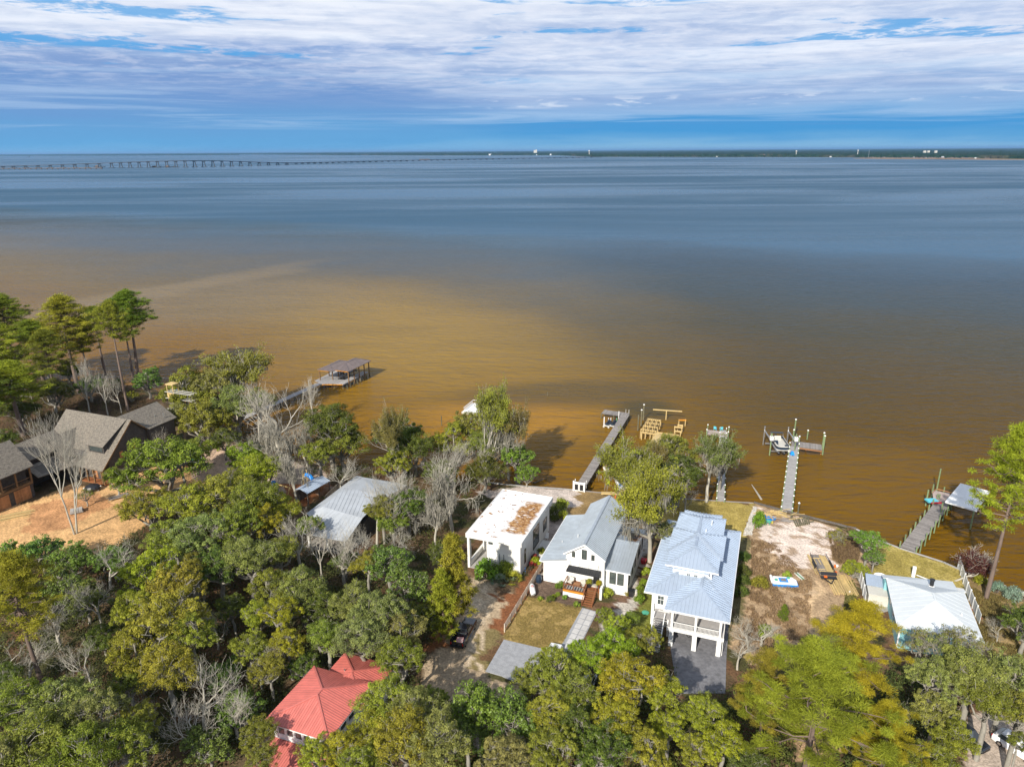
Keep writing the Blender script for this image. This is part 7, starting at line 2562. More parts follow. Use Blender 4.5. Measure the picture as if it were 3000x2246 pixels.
# boat lift
x, y = q6(1085, 590, 0)
LF = thing('boat_lift', 'boat lift with tall sleeved posts and white motor boxes holding the pontoon boat', 'lift', (x, y, 0), -.10)
for sx, hh in ((-2.75, 5.4), (2.6, 5.4)):
    for sy in (1.0, 7.2):
        MB().tube([(sx, sy, -1), (sx, sy, hh if sy < 2 else hh - .8)], .15, 8).build('lift_post', M_greenpost if sy < 2 else M_alu, LF)
    MB().box(sx - .35, sx + .35, .5, 1.3, hh - 1.6, hh - .7).build('motor_box', M_white, LF)
    MB().bar((sx, .6, hh - 1.8), (sx, 7.6, hh - 1.8), .2, .22).build('lift_beam', M_alu, LF)
for sy in (1.8, 6.2):
    MB().bar((-2.6, sy, .75), (2.5, sy, .75), .2, .25).build('cradle_beam', M_alu, LF)
PB = thing('pontoon_boat', 'grey and dark green pontoon boat with cream seats raised on the lift', 'boat', (x, y, .9), -.10)
for sx in (-1.15, 0, 1.15):
    MB().tube([(sx, -.3, .35), (sx, .3, .35), (sx, 7.0, .35), (sx, 7.6, .45)], [.12, .34, .34, .1], 10).build('pontoon', M_alu, PB, True)
MB().box(-1.5, 1.5, 0.1, 7.3, .72, .84).build('deck', M_cream, PB)
fl = [(-1.45, 7.1), (-1.45, 1.2), (-1.15, .55), (-.6, .3), (.6, .3), (1.15, .55), (1.45, 1.2), (1.45, 7.1)]
for p, q in zip(fl, fl[1:]):
    MB().bar((*p, 1.15), (*q, 1.15), .05, .6).build('side_panel', M_navy, PB)
    MB().bar((*p, 1.5), (*q, 1.5), .07, .07).build('fence_rail', M_cream, PB)
MB().bar((-1.45, 7.1, 1.15), (1.45, 7.1, 1.15), .05, .6).build('side_panel', M_navy, PB)
def bench(x0, x1, y0, y1, bk):
    b_ = MB().box(x0, x1, y0, y1, .84, 1.22).build('bench', M_cream, PB)
    if bk == 'l':
        MB().box(x0, x0 + .16, y0, y1, 1.22, 1.6).build('bench_back', M_cream, b_)
    if bk == 'f':
        MB().box(x0, x1, y0, y0 + .16, 1.22, 1.6).build('bench_back', M_cream, b_)
    if bk == 'b':
        MB().box(x0, x1, y1 - .16, y1, 1.22, 1.6).build('bench_back', M_cream, b_)
bench(-1.38, -.75, 1.3, 3.0, 'l')
bench(-.9, .9, .42, 1.0, 'f')
bench(-1.38, -.75, 4.4, 6.6, 'l')
bench(-.5, 1.0, 6.3, 6.95, 'b')
MB().box(-1.2, -.5, 3.3, 3.9, .84, 1.7).build('console', M_navy, PB)
for cx_, cy_ in ((-.85, 2.8), (1.0, 2.2)):
    MB().box(cx_ - .25, cx_ + .25, cy_ - .25, cy_ + .25, .95, 1.25).build('captain_seat', M_navy, PB)
MB().bar((-1.4, 7.0, 2.35), (1.4, 7.0, 2.35), .5, .14).build('folded_canopy', M_navy, PB)
for sx in (-1.4, 1.4):
    MB().tube([(sx, 6.2, 1.5), (sx, 7.0, 2.3)], .03, 6).build('canopy_pole', M_alu, PB)
MB().lathe([(.2, 0), (.28, .3), (.25, .7), (.1, .8)], 10, (0, 7.7, .9)).build('outboard_motor', M_black, PB)

# lone capped pile, fallen log, sunken boughs
x, y = q6(1243, 1200, 0)
t = thing('mooring_pile', 'short white capped pile by the sandy lot seawall', 'post', (x, y, 0))
pile(t, 0, 0, -1, 2.3, M_oldpost, .14, M_white)
p, q = q6(745, 880, 0), q6(850, 1045, 0)
t = thing('sunken_log', 'pale log half sunk in the shallows below the leaning tree', 'log', (*q, 0))
MB().tube([(0, 0, .06), ((p[0] - q[0]) * .5, (p[1] - q[1]) * .5, .05), (p[0] - q[0], p[1] - q[1], -.02)], [.2, .16, .07], 7).build('trunk', M_bareb, t)
p, q = g(1200 + 1205 / 3.3117, 1100 + 1045 / 3.3117, 0), g(1200 + 1330 / 3.3117, 1100 + 995 / 3.3117, 0)
t = thing('sunken_log', 'dark log lying in the water off the bright cypress', 'log', (*p, 0))
MB().tube([(0, 0, .05), (q[0] - p[0], q[1] - p[1], .02)], [.2, .07], 7).build('trunk', M_bark, t)

# 7. right dock with side platform and pale roof
def q7(u, v, z=ZD):
    return g(2500 + u / 3.312, 1250 + v / 3.312, z)
A, B = q7(530, 1185), q7(885, 715)
D = thing('dock', 'brown grey dock at the right with tall green posts, side platform and boat slip', 'dock', (*A, 0))
b_ = (B[0] - A[0], B[1] - A[1])
planks(D, (0, 0), b_, 2.4, ZD, M_wood, .2)
pile_rows(D, (0, 0), b_, 2.3, 3.0, -1, ZD + 1.0, M_greenpost, None, .12)
T = rel(A, [q7(770, 660), q7(945, 690)])
planks(D, T[0], T[1], 4.6, ZD + .004, M_pinkdeck, .2)
for (u, v, z1) in ((803, 640, 5.3), (755, 690, 3.0), (700, 765, 3.4), (820, 760, 2.4), (865, 690, 2.4), (905, 820, 3.0), (925, 810, 3.0)):
    p = rel(A, [q7(u, v, 0)])[0]
    pile(D, p[0], p[1], -1, z1, M_greenpost, .13)
a = rel(A, [q7(808, 600, 2.4), q7(960, 640, 2.4), q7(765, 640, 2.4)])
MB().bar((*a[0], 2.4), (*a[1], 2.4), .1, .12).build('railing', M_cedar, D)
MB().bar((*a[0], 2.4), (*a[2], 2.4), .1, .12).build('railing', M_cedar, D)
c = rel(A, [q7(1040, 545, 3.6), q7(1200, 590, 3.6), q7(1300, 690, 3.3), q7(1180, 790, 3.1), q7(890, 735, 3.1)])
c = [rel(A, [q7(1040, 545, 4.3)])[0], rel(A, [q7(1330, 625, 4.3)])[0], rel(A, [q7(1200, 815, 3.7)])[0], rel(A, [q7(890, 725, 3.7)])[0]]
metal_roof(D, {'r': [(*c[0], 4.3), (*c[1], 4.3), (*c[2], 3.7), (*c[3], 3.7)]}, M_white, .5, rib=.03, name='slip_roof')
MB().bar((*c[3], 3.6), (*c[2], 3.6), .1, .2).build('fascia', M_white, D)
for p in c:
    MB().tube([(p[0] * .97, p[1] * .97 + .3, -1), (p[0] * .97, p[1] * .97 + .3, 3.6)], .12, 6).build('roof_post', M_greenpost, D)
x, y = q7(762, 722, ZD + .1)
t = thing('paddle_craft', 'turquoise and pink inflatable lying on the right dock platform', 'boat', (x, y, ZD + .02), .3)
MB().obox((0, .1, .22), (2.0, 1.3, .3), -.25).build('tarp', M_cyan, t)
MB().obox((.2, -.85, .16), (2.0, .25, .24), -.25).build('pink_tube', M_redpl, t)

# ------------------------------------------------------------------ paving sheets
def sheet(px, z, name, m, kerb=None):
    P = [g(*p) for p in px]
    return MB().prism(P, G0 - .3, G0 + z).build(name, m, kind='structure')
sheet([(1476, 1873), (1574, 1896), (1660, 1918), (1620, 2040), (1560, 2020), (1469, 1979), (1422, 1966)], .045, 'gravel_pad', M_gravel)
sheet([(2510, 1688), (2580, 1680), (2640, 1695), (2600, 1790), (2545, 1800), (2528, 1730)], .03, 'patio', M_concrete)
sheet([(1958, 1780), (2135, 1830), (2128, 1930), (2125, 2030), (1985, 2030), (1965, 1900)], .03, 'carport_drive', M_asph)
# paver walk: stones in two columns on a pale strip
PA, PB_, PC = g(1708, 1781), g(1748, 1792), g(1640, 1915)
strip = sheet([(1706, 1779), (1750, 1791), (1680, 1930), (1632, 1912)], .02, 'paver_walk', M_gravel)
u_ = (V2(PB_) - V2(PA))
v_ = (V2(PC) - V2(PA))
ang = math.atan2(u_.y, u_.x)
N_ = 9
for i in range(N_):
    for j in range(2):
        c = V2(PA) + u_ * (.27 + .46 * j) + v_ * ((i + .5) / N_)
        o = MB().obox((c.x, c.y, G0 + .03), (u_.length * .40, v_.length / N_ * .82, .06), ang).build('paver', M_paver, strip)
sheet([(1520, 1660 + 92), (1540, 1738), (1585, 1660), (1600, 1668), (1570, 1745)], .012, 'gravel_strip', M_rock) if False else None
# white stones strip beside the brown back lawn
x0, y0 = g(2200, 1520)
st_ = MB()
for i in range(700):
    f = rnd.random()
    px_ = 2212 - 22 * f + rnd.uniform(-9, 9) * (.5 + f)
    py_ = 1486 + 80 * f + rnd.uniform(-4, 4)
    x, y = g(px_, py_)
    s = rnd.uniform(.07, .18)
    st_.lathe([(s, -.05), (s * .9, s * .5), (s * .3, s * .8)], 5, (x, y, G0))
o = st_.build('white_stones', M_rock, kind='stuff')
tag(o, 'strip of loose white stones between the brown lawn and the vacant lot', 'stones')

# ------------------------------------------------------------------ fences
def rail_fence(name, label, pts, nrails, hgt_, m, sp=2.4, rw=.13):
    o = pts[0]
    t = thing(name, label, 'fence', (*o, G0))
    R_ = rel(o, pts)
    for a, b_ in zip(R_, R_[1:]):
        L = (V2(b_) - V2(a)).length
        n = max(1, round(L / sp))
        for i in range(n):
            p = V2(a) + (V2(b_) - V2(a)) * (i / n)
            q = V2(a) + (V2(b_) - V2(a)) * ((i + 1) / n)
            MB().box(p.x - .07, p.x + .07, p.y - .07, p.y + .07, -.1, hgt_ + .08).build('fence_post', m, t)
            for r in range(nrails):
                z = hgt_ - r * (hgt_ - .15) / max(1, nrails - .3)
                MB().bar((p.x, p.y, z), (q.x, q.y, z), .045, rw).build('rail', m, t)
    p = R_[-1]
    MB().box(p[0] - .07, p[0] + .07, p[1] - .07, p[1] + .07, -.1, hgt_ + .08).build('fence_post', m, t)
    return t
M_weather = mat('weathered_white_rail', (0.60, 0.52, 0.42), .7, .12, 2, tint=.1)
rail_fence('rail_fence', 'pale four rail fence between the dirt drive and the brown lawn', [g(1478, 1850), g(1598, 1648)], 4, 1.25, M_weather)
def panel_fence(name, label, pts, hgt_, m, sp=2.2):
    o = pts[0]
    t = thing(name, label, 'fence', (*o, G0))
    R_ = rel(o, pts)
    for a, b_ in zip(R_, R_[1:]):
        L = (V2(b_) - V2(a)).length
        n = max(1, round(L / sp))
        for i in range(n):
            p = V2(a) + (V2(b_) - V2(a)) * (i / n)
            q = V2(a) + (V2(b_) - V2(a)) * ((i + 1) / n)
            MB().box(p.x - .08, p.x + .08, p.y - .08, p.y + .08, -.1, hgt_ + .12).build('fence_post', m, t)
            MB().bar((p.x, p.y, hgt_ / 2 + .03), (q.x, q.y, hgt_ / 2 + .03), .05, hgt_ - .1).build('fence_panel', m, t)
    return t
panel_fence('vinyl_fence', 'white solid fence left of the far right house patio', [g(2515, 1680), g(2533, 1765)], 1.8, M_white)
panel_fence('vinyl_fence', 'white solid stepped fence on the right side of the far right house', [g(2807, 1660), g(2830, 1735), g(2868, 1830)], 1.8, M_white)
def picket(name, label, pts, hgt_, m, sp=.22):
    o = pts[0]
    t = thing(name, label, 'fence', (*o, G0))
    R_ = rel(o, pts)
    for a, b_ in zip(R_, R_[1:]):
        n = max(1, round((V2(b_) - V2(a)).length / sp))
        for z in (.35, hgt_ - .25):
            MB().bar((*a, z), (*b_, z), .05, .09).build('rail', m, t)
        for i in range(n):
            p = V2(a) + (V2(b_) - V2(a)) * (i / n)
            MB().box(p.x - .05, p.x + .05, p.y - .02, p.y + .02, 0, hgt_).build('picket', m, t)
    return t
picket('picket_fence', 'dark wooden picket fence behind the grey roofed house', [g(955, 1472), g(1010, 1418), g(1085, 1385)], 1.6, M_bark)

# ------------------------------------------------------------------ vehicles
def wheel(parent, x, y, r, w=.24):
    t = MB().tube([(x - w / 2, y, r), (x + w / 2, y, r)], r, 14)
    t = t.build('wheel', M_rubber, parent)
    MB().tube([(x - w / 2 - .01, y, r), (x + w / 2 + .01, y, r)], r * .55, 10).build('rim', M_chrome, t)
    return t


def loft(mb, secs, close=True):
    """secs: list of (y, [(x,z)...]) with equal counts"""
    n = len(secs[0][1])
    vs = [(x, y, z) for y, s in secs for x, z in s]
    fs = [(i * n + j, (i + 1) * n + j, (i + 1) * n + (j + 1) % n, i * n + (j + 1) % n) for i in range(len(secs) - 1) for j in range(n)]
    fs.append(tuple(range(n)))
    fs.append(tuple(reversed(range((len(secs) - 1) * n, len(secs) * n))))
    mb.add(vs, fs)
    return mb


def sec(w, z0, z1, b=.12):
    return [(-w, z0), (w, z0), (w * 1.02, z0 + (z1 - z0) * .6), (w - b, z1), (-w + b, z1), (-w * 1.02, z0 + (z1 - z0) * .6)]


def pickup(x, y, rz, label):
    t = thing('pickup_truck', label, 'pickup truck', (x, y, G0), rz)
    mb = MB()
    loft(mb, [(2.9, sec(.82, .5, .95)), (2.75, sec(.95, .42, 1.08)), (1.3, sec(.98, .42, 1.18)), (1.25, sec(.98, .42, 1.2)), (-1.0, sec(.98, .42, 1.2))])
    mb.build('body', M_carblack, t, label=None)
    mb = MB()
    loft(mb, [(1.35, sec(.86, 1.19, 1.22, .02)), (.55, sec(.80, 1.19, 1.82, .12)), (-.7, sec(.80, 1.19, 1.86, .12)), (-.98, sec(.84, 1.19, 1.60, .1))])
    cab = mb.build('cab', M_carblack, t)
    MB().add([(-.78, 1.33, 1.25), (.78, 1.33, 1.25), (.68, .60, 1.79), (-.68, .60, 1.79)], [(0, 1, 2, 3)]).build('windshield', M_glass, cab)
    MB().add([(-.70, -1.0, 1.27), (.70, -1.0, 1.27), (.66, -.83, 1.72), (-.66, -.83, 1.72)], [(3, 2, 1, 0)]).build('rear_window', M_glass, cab)
    for s_ in (-1, 1):
        MB().add([(s_ * .90, 1.0, 1.27), (s_ * .90, -.75, 1.27), (s_ * .80, -.6, 1.74), (s_ * .80, .45, 1.74)], [(0, 1, 2, 3)]).build('side_window', M_glass, cab)
        MB().box(s_ * 1.02 - .1, s_ * 1.02 + .1, .95, 1.1, 1.25, 1.45).build('mirror', M_carblack, t)
    # bed: floor and walls, so it is open
    MB().box(-.80, .80, -2.75, -1.0, .62, .68).build('bed_floor', M_black, t)
    for s_ in (-1, 1):
        MB().box(min(s_ * .80, s_ * .99), max(s_ * .80, s_ * .99), -2.8, -1.0, .45, 1.22).build('bed_side', M_carblack, t)
        MB().box(min(s_ * .97, s_ * 1.04), max(s_ * .97, s_ * 1.04), -1.0, 1.3, .32, .42).build('running_board', M_chrome, t)
    MB().box(-.98, .98, -2.87, -2.8, .5, 1.2).build('tailgate', M_carblack, t)
    MB().box(-.98, .98, -3.0, -2.88, .42, .60).build('rear_bumper', M_black, t)
    MB().box(-.95, .95, 2.9, 3.02, .42, .64).build('front_bumper', M_chrome, t)
    MB().box(-.55, .55, 2.88, 2.93, .66, .92).build('grille', M_chrome, t)
    for s_ in (-.86, .86):
        MB().box(s_ - .07, s_ + .07, -2.89, -2.86, .75, 1.12).build('tail_light', M_redlight, t)
        MB().box(s_ - .16, s_ + .08 if s_ > 0 else s_ + .16, 2.84, 2.90, .72, .92).build('headlight', M_glass, t)
        wheel(t, s_, 1.95, .4)
        wheel(t, s_, -1.85, .4)
    # striped folded tarp lying in the bed
    fl_ = MB().obox((.1, -1.9, .82), (1.0, 1.3, .16), .25).build('cargo_cover', M_redpl, t)
    for i in range(6):
        MB().obox((.1 + math.cos(.25) * (-.4 + i * .16), -1.9 + math.sin(.25) * (-.4 + i * .16), .905), (.07, 1.2, .02), .25).build('stripe', M_white, fl_)
    MB().obox((-.45, -2.45, .85), (.4, .3, .25), .2).build('yellow_case', M_yellowpl, t)
    return t
xa, ya_ = g(1337, 1905)
xb, yb2 = g(1382, 1825)
pickup((xa + xb) / 2, (ya_ + yb2) / 2, math.atan2(yb2 - ya_, xb - xa) - math.pi / 2, 'black pickup truck with striped cover in its bed, parked under the young pines')


def car(name, label, x, y, rz, m, suv=True, long_=4.8):
    t = thing(name, label, 'car', (x, y, G0), rz)
    s = long_ / 4.8
    h2 = 1.72 if suv else 1.45
    mb = MB()
    loft(mb, [(2.4 * s, sec(.70, .45, .72)), (2.25 * s, sec(.86, .32, .86)), (1.2 * s, sec(.92, .3, 1.0)), (-1.9 * s, sec(.92, .3, 1.05)), (-2.3 * s, sec(.86, .32, 1.0)), (-2.4 * s, sec(.74, .45, .85))])
    mb.build('body', m, t)
    mb = MB()
    loft(mb, [(1.25 * s, sec(.80, 1.0, 1.03, .02)), (.45 * s, sec(.72, 1.0, h2 - .06, .12)), (-1.5 * s, sec(.72, 1.0, h2, .12)), (-2.1 * s, sec(.78, 1.02, 1.1 if not suv else 1.3, .05))])
    cab = mb.build('cabin', m, t)
    MB().add([(-.72, 1.24 * s, 1.05), (.72, 1.24 * s, 1.05), (.62, .52 * s, h2 - .09), (-.62, .52 * s, h2 - .09)], [(0, 1, 2, 3)]).build('windshield', M_glass, cab)
    MB().add([(-.70, -2.10 * s, 1.12), (.70, -2.10 * s, 1.12), (.62, -1.62 * s, h2 - .07), (-.62, -1.62 * s, h2 - .07)], [(3, 2, 1, 0)]).build('rear_window', M_glass, cab)
    for s_ in (-1, 1):
        MB().add([(s_ * .86, 1.0 * s, 1.07), (s_ * .86, -1.8 * s, 1.07), (s_ * .76, -1.5 * s, h2 - .14), (s_ * .76, .45 * s, h2 - .14)], [(0, 1, 2, 3)]).build('side_window', M_glass, cab)
        MB().box(s_ * .98 - .08, s_ * .98 + .08, .8 * s, .95 * s, 1.0, 1.15).build('mirror', m, t)
        MB().box(s_ * .7 - .14, s_ * .7 + .14, 2.28 * s, 2.36 * s, .62, .76).build('headlight', M_glass, t)
        MB().box(s_ * .72 - .1, s_ * .72 + .1, -2.40 * s, -2.33 * s, .72, .9).build('tail_light', M_redlight, t)
        wheel(t, s_ * .82, 1.5 * s, .34)
        wheel(t, s_ * .82, -1.45 * s, .34)
    MB().box(-.62, .62, 2.36 * s, 2.42 * s, .4, .55).build('grille', M_black, t)
    return t
xa, ya_ = g(2868, 2190)
car('parked_car', 'black car parked under the oaks at the lower right', xa - .9, ya_ + 1.2, math.radians(180 + 26), M_carblack)
xa, ya_ = g(2995, 2230)
car('parked_car', 'white car at the bottom right corner, half under branches', xa + .3, ya_ + 1.4, math.radians(180 + 30), M_carwhite)
xa, ya_ = g(1612, 1935)
car('parked_van', 'white vehicle under the oaks on the grey gravel pad', xa + .2, ya_, math.radians(-18), M_carwhite, True, 5.4)
xa, ya_ = g(1720, 2010)
car('parked_car', 'silver white car hidden under the oaks below the paver walk', xa, ya_, math.radians(-20), M_carwhite)
xa, ya_ = g(553, 1487)
car('parked_car', 'dark red car in the shade of the yard oaks', xa, ya_, math.radians(-62), M_carred)

# utility trailer with green tarp, in the construction yard
xa, ya_ = g(575, 1372)
t = thing('utility_trailer', 'flat trailer carrying an orange box and green sheet in the construction yard', 'trailer', (xa, ya_, G0), math.radians(-66))
MB().box(-1.1, 1.1, -2.6, 2.6, .5, .62).build('bed', M_black, t)
for s_ in (-1.15, 1.15):
    for yy in (-.5, .5):
        wheel(t, s_, yy, .36)
MB().bar((0, 2.6, .5), (0, 4.0, .45), .12, .12).build('tongue', M_black, t)
MB().box(-1.0, 1.0, -2.4, -.6, .62, 1.4).build('crate', M_orangepl if False else M_cedar, t)
xa, ya_ = g(560, 1352)
t = thing('material_stack', 'stack of white boards under a green sheet beside the trailer', 'building material', (xa, ya_, G0), .5)
MB().box(-2.2, 2.2, -1.1, 1.1, 0, .5).build('board_stack', M_white, t)
MB().box(-1.3, 1.5, -1.2, .9, .51, .56).build('green_sheet', M_greenpl, t)
def boards(px_, py_, n, L, rz, label, m=None, w=.16, sp=.2, name='lumber_pile'):
    x, y = g(px_, py_)
    t = thing(name, label, 'lumber', (x, y, G0), rz)
    for i in range(n):
        MB().obox(((i - n / 2) * sp + rnd.uniform(-.04, .04), rnd.uniform(-.25, .25), .05 + .05 * (i % 3)), (w, L * rnd.uniform(.85, 1.1), .05), rnd.uniform(-.06, .06)).build('board', m or M_newwood, t)
    return t
boards(30, 1515, 7, 7.0, math.radians(-60), 'boards laid on the orange ground by the garage doors', M_newwood, .2, .42)
boards(350, 1455, 6, 4.2, math.radians(-48), 'grey boards lying on the ground before the shingled porch', M_wood, .2, .3)
boards(545, 1345, 4, 3.0, math.radians(-30), 'short yellow boards on the sand near the trailer', M_newwood)
x, y = g(225, 1498)
t = thing('material_pallet', 'grey block pallet at the foot of the white stemmed tree', 'pallet', (x, y, G0), .5)
MB().box(-1.1, 1.1, -.8, .8, 0, .14).build('pallet', M_wood, t)
for i in range(3):
    for j in range(2):
        MB().box(-1.0 + i * .68, -.4 + i * .68, -.7 + j * .72, -.06 + j * .72, .145, .55).build('block', M_concrete, t)
x, y = g(272, 1435)
t = thing('covered_boat', 'dark covered boat or machine in front of the shingled porch', 'machine', (x, y, G0), .35)
MB().lathe([(1.3, .2), (1.5, .6), (1.2, 1.0), (.4, 1.15)], 12).build('cover', M_black, t)
MB().box(-1.6, 1.6, -.12, .12, .55, .72).build('strap', M_white, t)
MB().box(-1.2, 1.2, -.9, .9, 0, .22).build('base', M_wood, t)
# scaffold at the far gable
x, y = g(520, 1250)
SC_ = thing('scaffold', 'timber and steel scaffold with a framed tower beside the shingled wing', 'scaffold', (x, y, G0), YA)
for u in (0, 2.4, 4.8):
    for v in (0, 1.6):
        MB().tube([(u, v, 0), (u, v, 9.4)], .05, 6).build('pole', M_blue if (u + v) % 2 > 1 else M_alu, SC_)
for z in (4.6, 7.4, 9.0):
    for v in (-.1, .8, 1.7):
        MB().box(-2.2, 6.2, v - .14, v + .14, z, z + .06).build('plank', M_cream, SC_)
for u, v in ((-1.6, .2), (-1.6, 1.8), (.3, .2), (.3, 1.8)):
    MB().box(u - .07, u + .07, v - .07, v + .07, 7.0, 10.8).build('frame_post', M_newwood, SC_)
MB().box(-1.8, .5, .0, 2.0, 10.8, 11.0).build('tower_top', M_newwood, SC_)
MB().box(-1.75, .45, .1, .16, 7.2, 9.0).build('sheathing', M_newwood, SC_)

# ------------------------------------------------------------------ play area behind the grey roof
x, y = g(835, 1458)
t = thing('swing_set', 'pale timber A frame swing set by the blue slide', 'playset', (x, y, G0), -.5)
for s_ in (-1.6, 1.6):
    for q_ in (-1, 1):
        MB().bar((s_, q_ * 1.1, 0), (s_, 0, 2.6), .12, .12).build('frame_leg', M_newwood, t)
MB().bar((-1.9, 0, 2.6), (1.9, 0, 2.6), .12, .14).build('top_beam', M_newwood, t)
for s_ in (-.8, .6):
    S_ = MB().box(s_ - .25, s_ + .25, -.1, .1, .5, .55).build('swing_seat', M_blue, t)
    for q_ in (-.22, .22):
        MB().tube([(s_ + q_, 0, .55), (s_ + q_, 0, 2.6)], .012, 4).build('chain', M_alu, t)
x, y = g(897, 1420)
t = thing('slide', 'bright blue curved slide half behind mossy trunks', 'playset', (x, y, G0), .3)
pts = [(0, 0, 2.4), (.9, -.3, 2.0), (1.5, -1.2, 1.4), (1.4, -2.2, .8), (.7, -3.0, .35), (-.3, -3.3, .2)]
mb = MB()
for s_ in range(len(pts) - 1):
    pass
mb.tube(pts, .42, 8)
mb.build('chute', M_blue, t)
MB().box(-.6, .4, -.2, 1.0, 2.0, 2.15).build('platform', M_newwood, t)
for u, v in ((-.5, -.1), (.3, -.1), (-.5, .9), (.3, .9)):
    MB().box(u - .06, u + .06, v - .06, v + .06, 0, 3.0).build('post', M_newwood, t)
for (u, v, lab) in ((803, 1417, 'small blue toy left of the swing set'), (797, 1432, 'second blue toy on the ground by the olive oak')):
    x, y = g(u, v)
    t = thing('toy', lab, 'toy', (x, y, G0), .4)
    MB().lathe([(.35, 0), (.5, .3), (.45, .6), (.15, .7)], 8).build('toy_body', M_blue, t)
    MB().bar((-.4, 0, .7), (.4, 0, .9), .08, .08).build('toy_handle', M_blue, t)
x, y = g(880 + 260 / 6.37, 1380 + 480 / 6.37)
t = thing('garden_shed', 'small open shed with blue grey metal roof and slatted front', 'shed', (x, y, G0), math.radians(62))
metal_roof(t, {'a': [(-3.2, -1.5, 2.5), (3.2, -1.5, 2.5), (3.2, .3, 3.1), (-3.2, .3, 3.1)], 'b': [(-3.2, .3, 3.1), (3.2, .3, 3.1), (3.2, 1.8, 2.6), (-3.2, 1.8, 2.6)]}, M_galvblue, .5, rib=.03)
for u in (-3.0, 0, 3.0):
    for v in (-1.3, 1.6):
        MB().box(u - .08, u + .08, v - .08, v + .08, -.1, 2.5).build('post', M_bark, t)
for i in range(26):
    u = -2.9 + i * .23
    MB().box(u - .04, u + .04, -1.36, -1.32, .1, 2.2).build('slat', M_cedar, t)
MB().box(-3, 3, 1.4, 1.5, 0, 2.4).build('wall', M_bark, t)

# ------------------------------------------------------------------ vacant lot things
def q_v(u, v):
    return g(2150 + u / 4.14, 1450 + v / 4.14)
x, y = q_v(410, 280)
t = thing('kiddie_pool', 'bright blue oval plastic pool lying by the seawall', 'pool', (x, y, G0), -.15)
mb = MB()
mb.lathe([(.95, 0), (1.0, .22), (.92, .24), (.86, .06), (.05, .05)], 18)
o = mb.build('shell', M_blue, t)
o.scale = (1.55, .95, 1)
x, y = q_v(415, 350)
t = thing('play_table', 'faded green plastic play table with yellow stools in the scrub', 'toy', (x, y, G0), .2)
MB().lathe([(.5, .55), (.55, .6), (.1, .62)], 10).build('table_top', M_greenpl, t)
for a in range(4):
    MB().tube([(math.cos(a * 1.57) * .35, math.sin(a * 1.57) * .35, 0), (math.cos(a * 1.57) * .3, math.sin(a * 1.57) * .3, .55)], .05, 6).build('leg', M_greenpl, t)
for a in (0.2, 2.6):
    MB().lathe([(.2, 0), (.2, .35), (.02, .36)], 8, (math.cos(a) * .9, math.sin(a) * .9, 0)).build('stool', M_yellowpl, t)
# driftwood and old timbers by the seawall
def heap(px_, py_, n, spread, L, m, label, rz, seed, name='timber_heap', zst=.05, jitter=.7):
    r_ = random.Random(seed)
    x, y = g(px_, py_)
    t = thing(name, label, 'lumber', (x, y, G0), rz)
    for i in range(n):
        MB().obox((r_.gauss(0, spread), r_.gauss(0, spread * .45), .08 + zst * r_.random() * n * .25), (L * r_.uniform(.4, 1.1), r_.uniform(.08, .2), .07), r_.gauss(0, jitter), 0, r_.uniform(-.05, .05)).build('board', m, t)
    return t
heap(2272, 1508, 26, 1.9, 3.4, M_newwood, 'tangled heap of yellow scrap boards by the blue pool', -.12, 3)
heap(2312, 1528, 9, .9, 3.4, M_wood, 'grey old boards right of the yellow scrap heap', -.25, 4, jitter=.15)
x, y = q_v(820, 340)
t = thing('palisade_stack', 'row of upright mossy old pilings leaning on the sand', 'lumber', (x, y, G0), .0)
for i in range(8):
    MB().tube([(-1.4 + i * .38, -1.3 + .12 * i, .12), (-1.1 + i * .42 + rnd.uniform(-.1, .1), 1.2 + .1 * i, .28)], .13, 7).build('log', M_oldpost, t)
MB().tube([(-1.6, -1.5, .4), (2.2, .1, .35)], .1, 7).build('log', M_oldpost, t)
for (a, b_), (c_, d_), lab in (((700, 225), (690, 280), 'short old pile lying by the seawall, first'), ((720, 235), (695, 290), 'short old pile lying by the seawall, second'), ((810, 255), (795, 285), 'short dark pile stub on the sand'), ((915, 265), (860, 330), 'long thin old pole lying against the seawall')):
    p, q = q_v(a, b_), q_v(c_, d_)
    t = thing('old_piling', lab, 'post', (*p, G0), 0, 'old piling pieces on the sandy lot')
    MB().tube([(0, 0, .2), (q[0] - p[0], q[1] - p[1], .15)], .11, 7).build('log', M_oldpost, t)
# lumber trailer
x, y = q_v(1075, 890)
TR = thing('lumber_trailer', 'flat trailer loaded with new yellow boards, black ramp at its front end', 'trailer', (x, y, G0), -.14)
MB().box(-1.25, 1.25, -3.0, 3.2, .5, .6).build('bed', M_brownpost, TR)
for i in range(14):
    MB().box(-1.2 + i * .17, -1.06 + i * .17, -2.9, 3.1, .605, .63).build('floor_board', M_wood, TR)
for s_ in (-1.32, 1.32):
    for yy in (-.2, .75):
        wheel(TR, s_, yy, .38, .26)
    MB().box(s_ - .14, s_ + .14, -.8, 1.4, .8, .86).build('fender', M_black, TR)
    MB().bar((s_ * .94, -3.0, .95), (s_ * .94, 3.2, .95), .06, .06).build('side_rail', M_black, TR)
MB().obox((0, -3.1, 1.1), (2.4, .5, .12), 0, .5).build('ramp_gate', M_black, TR)
MB().bar((-1.0, -3.1, .45), (0, -4.9, .45), .14, .14).build('tongue', M_black, TR)
MB().bar((1.0, -3.1, .45), (0, -4.9, .45), .14, .14).build('tongue', M_black, TR)
MB().box(-1.2, 1.2, -3.7, -3.1, .45, .6).build('tool_tray', M_black, TR)
MB().box(-.75, -.3, -3.6, -3.25, .62, .8).build('orange_tool', M_orangepl, TR)
LP = thing('lumber_load', 'stack of new yellow boards on the trailer', 'lumber', (x, y, G0 + .64), -.14)
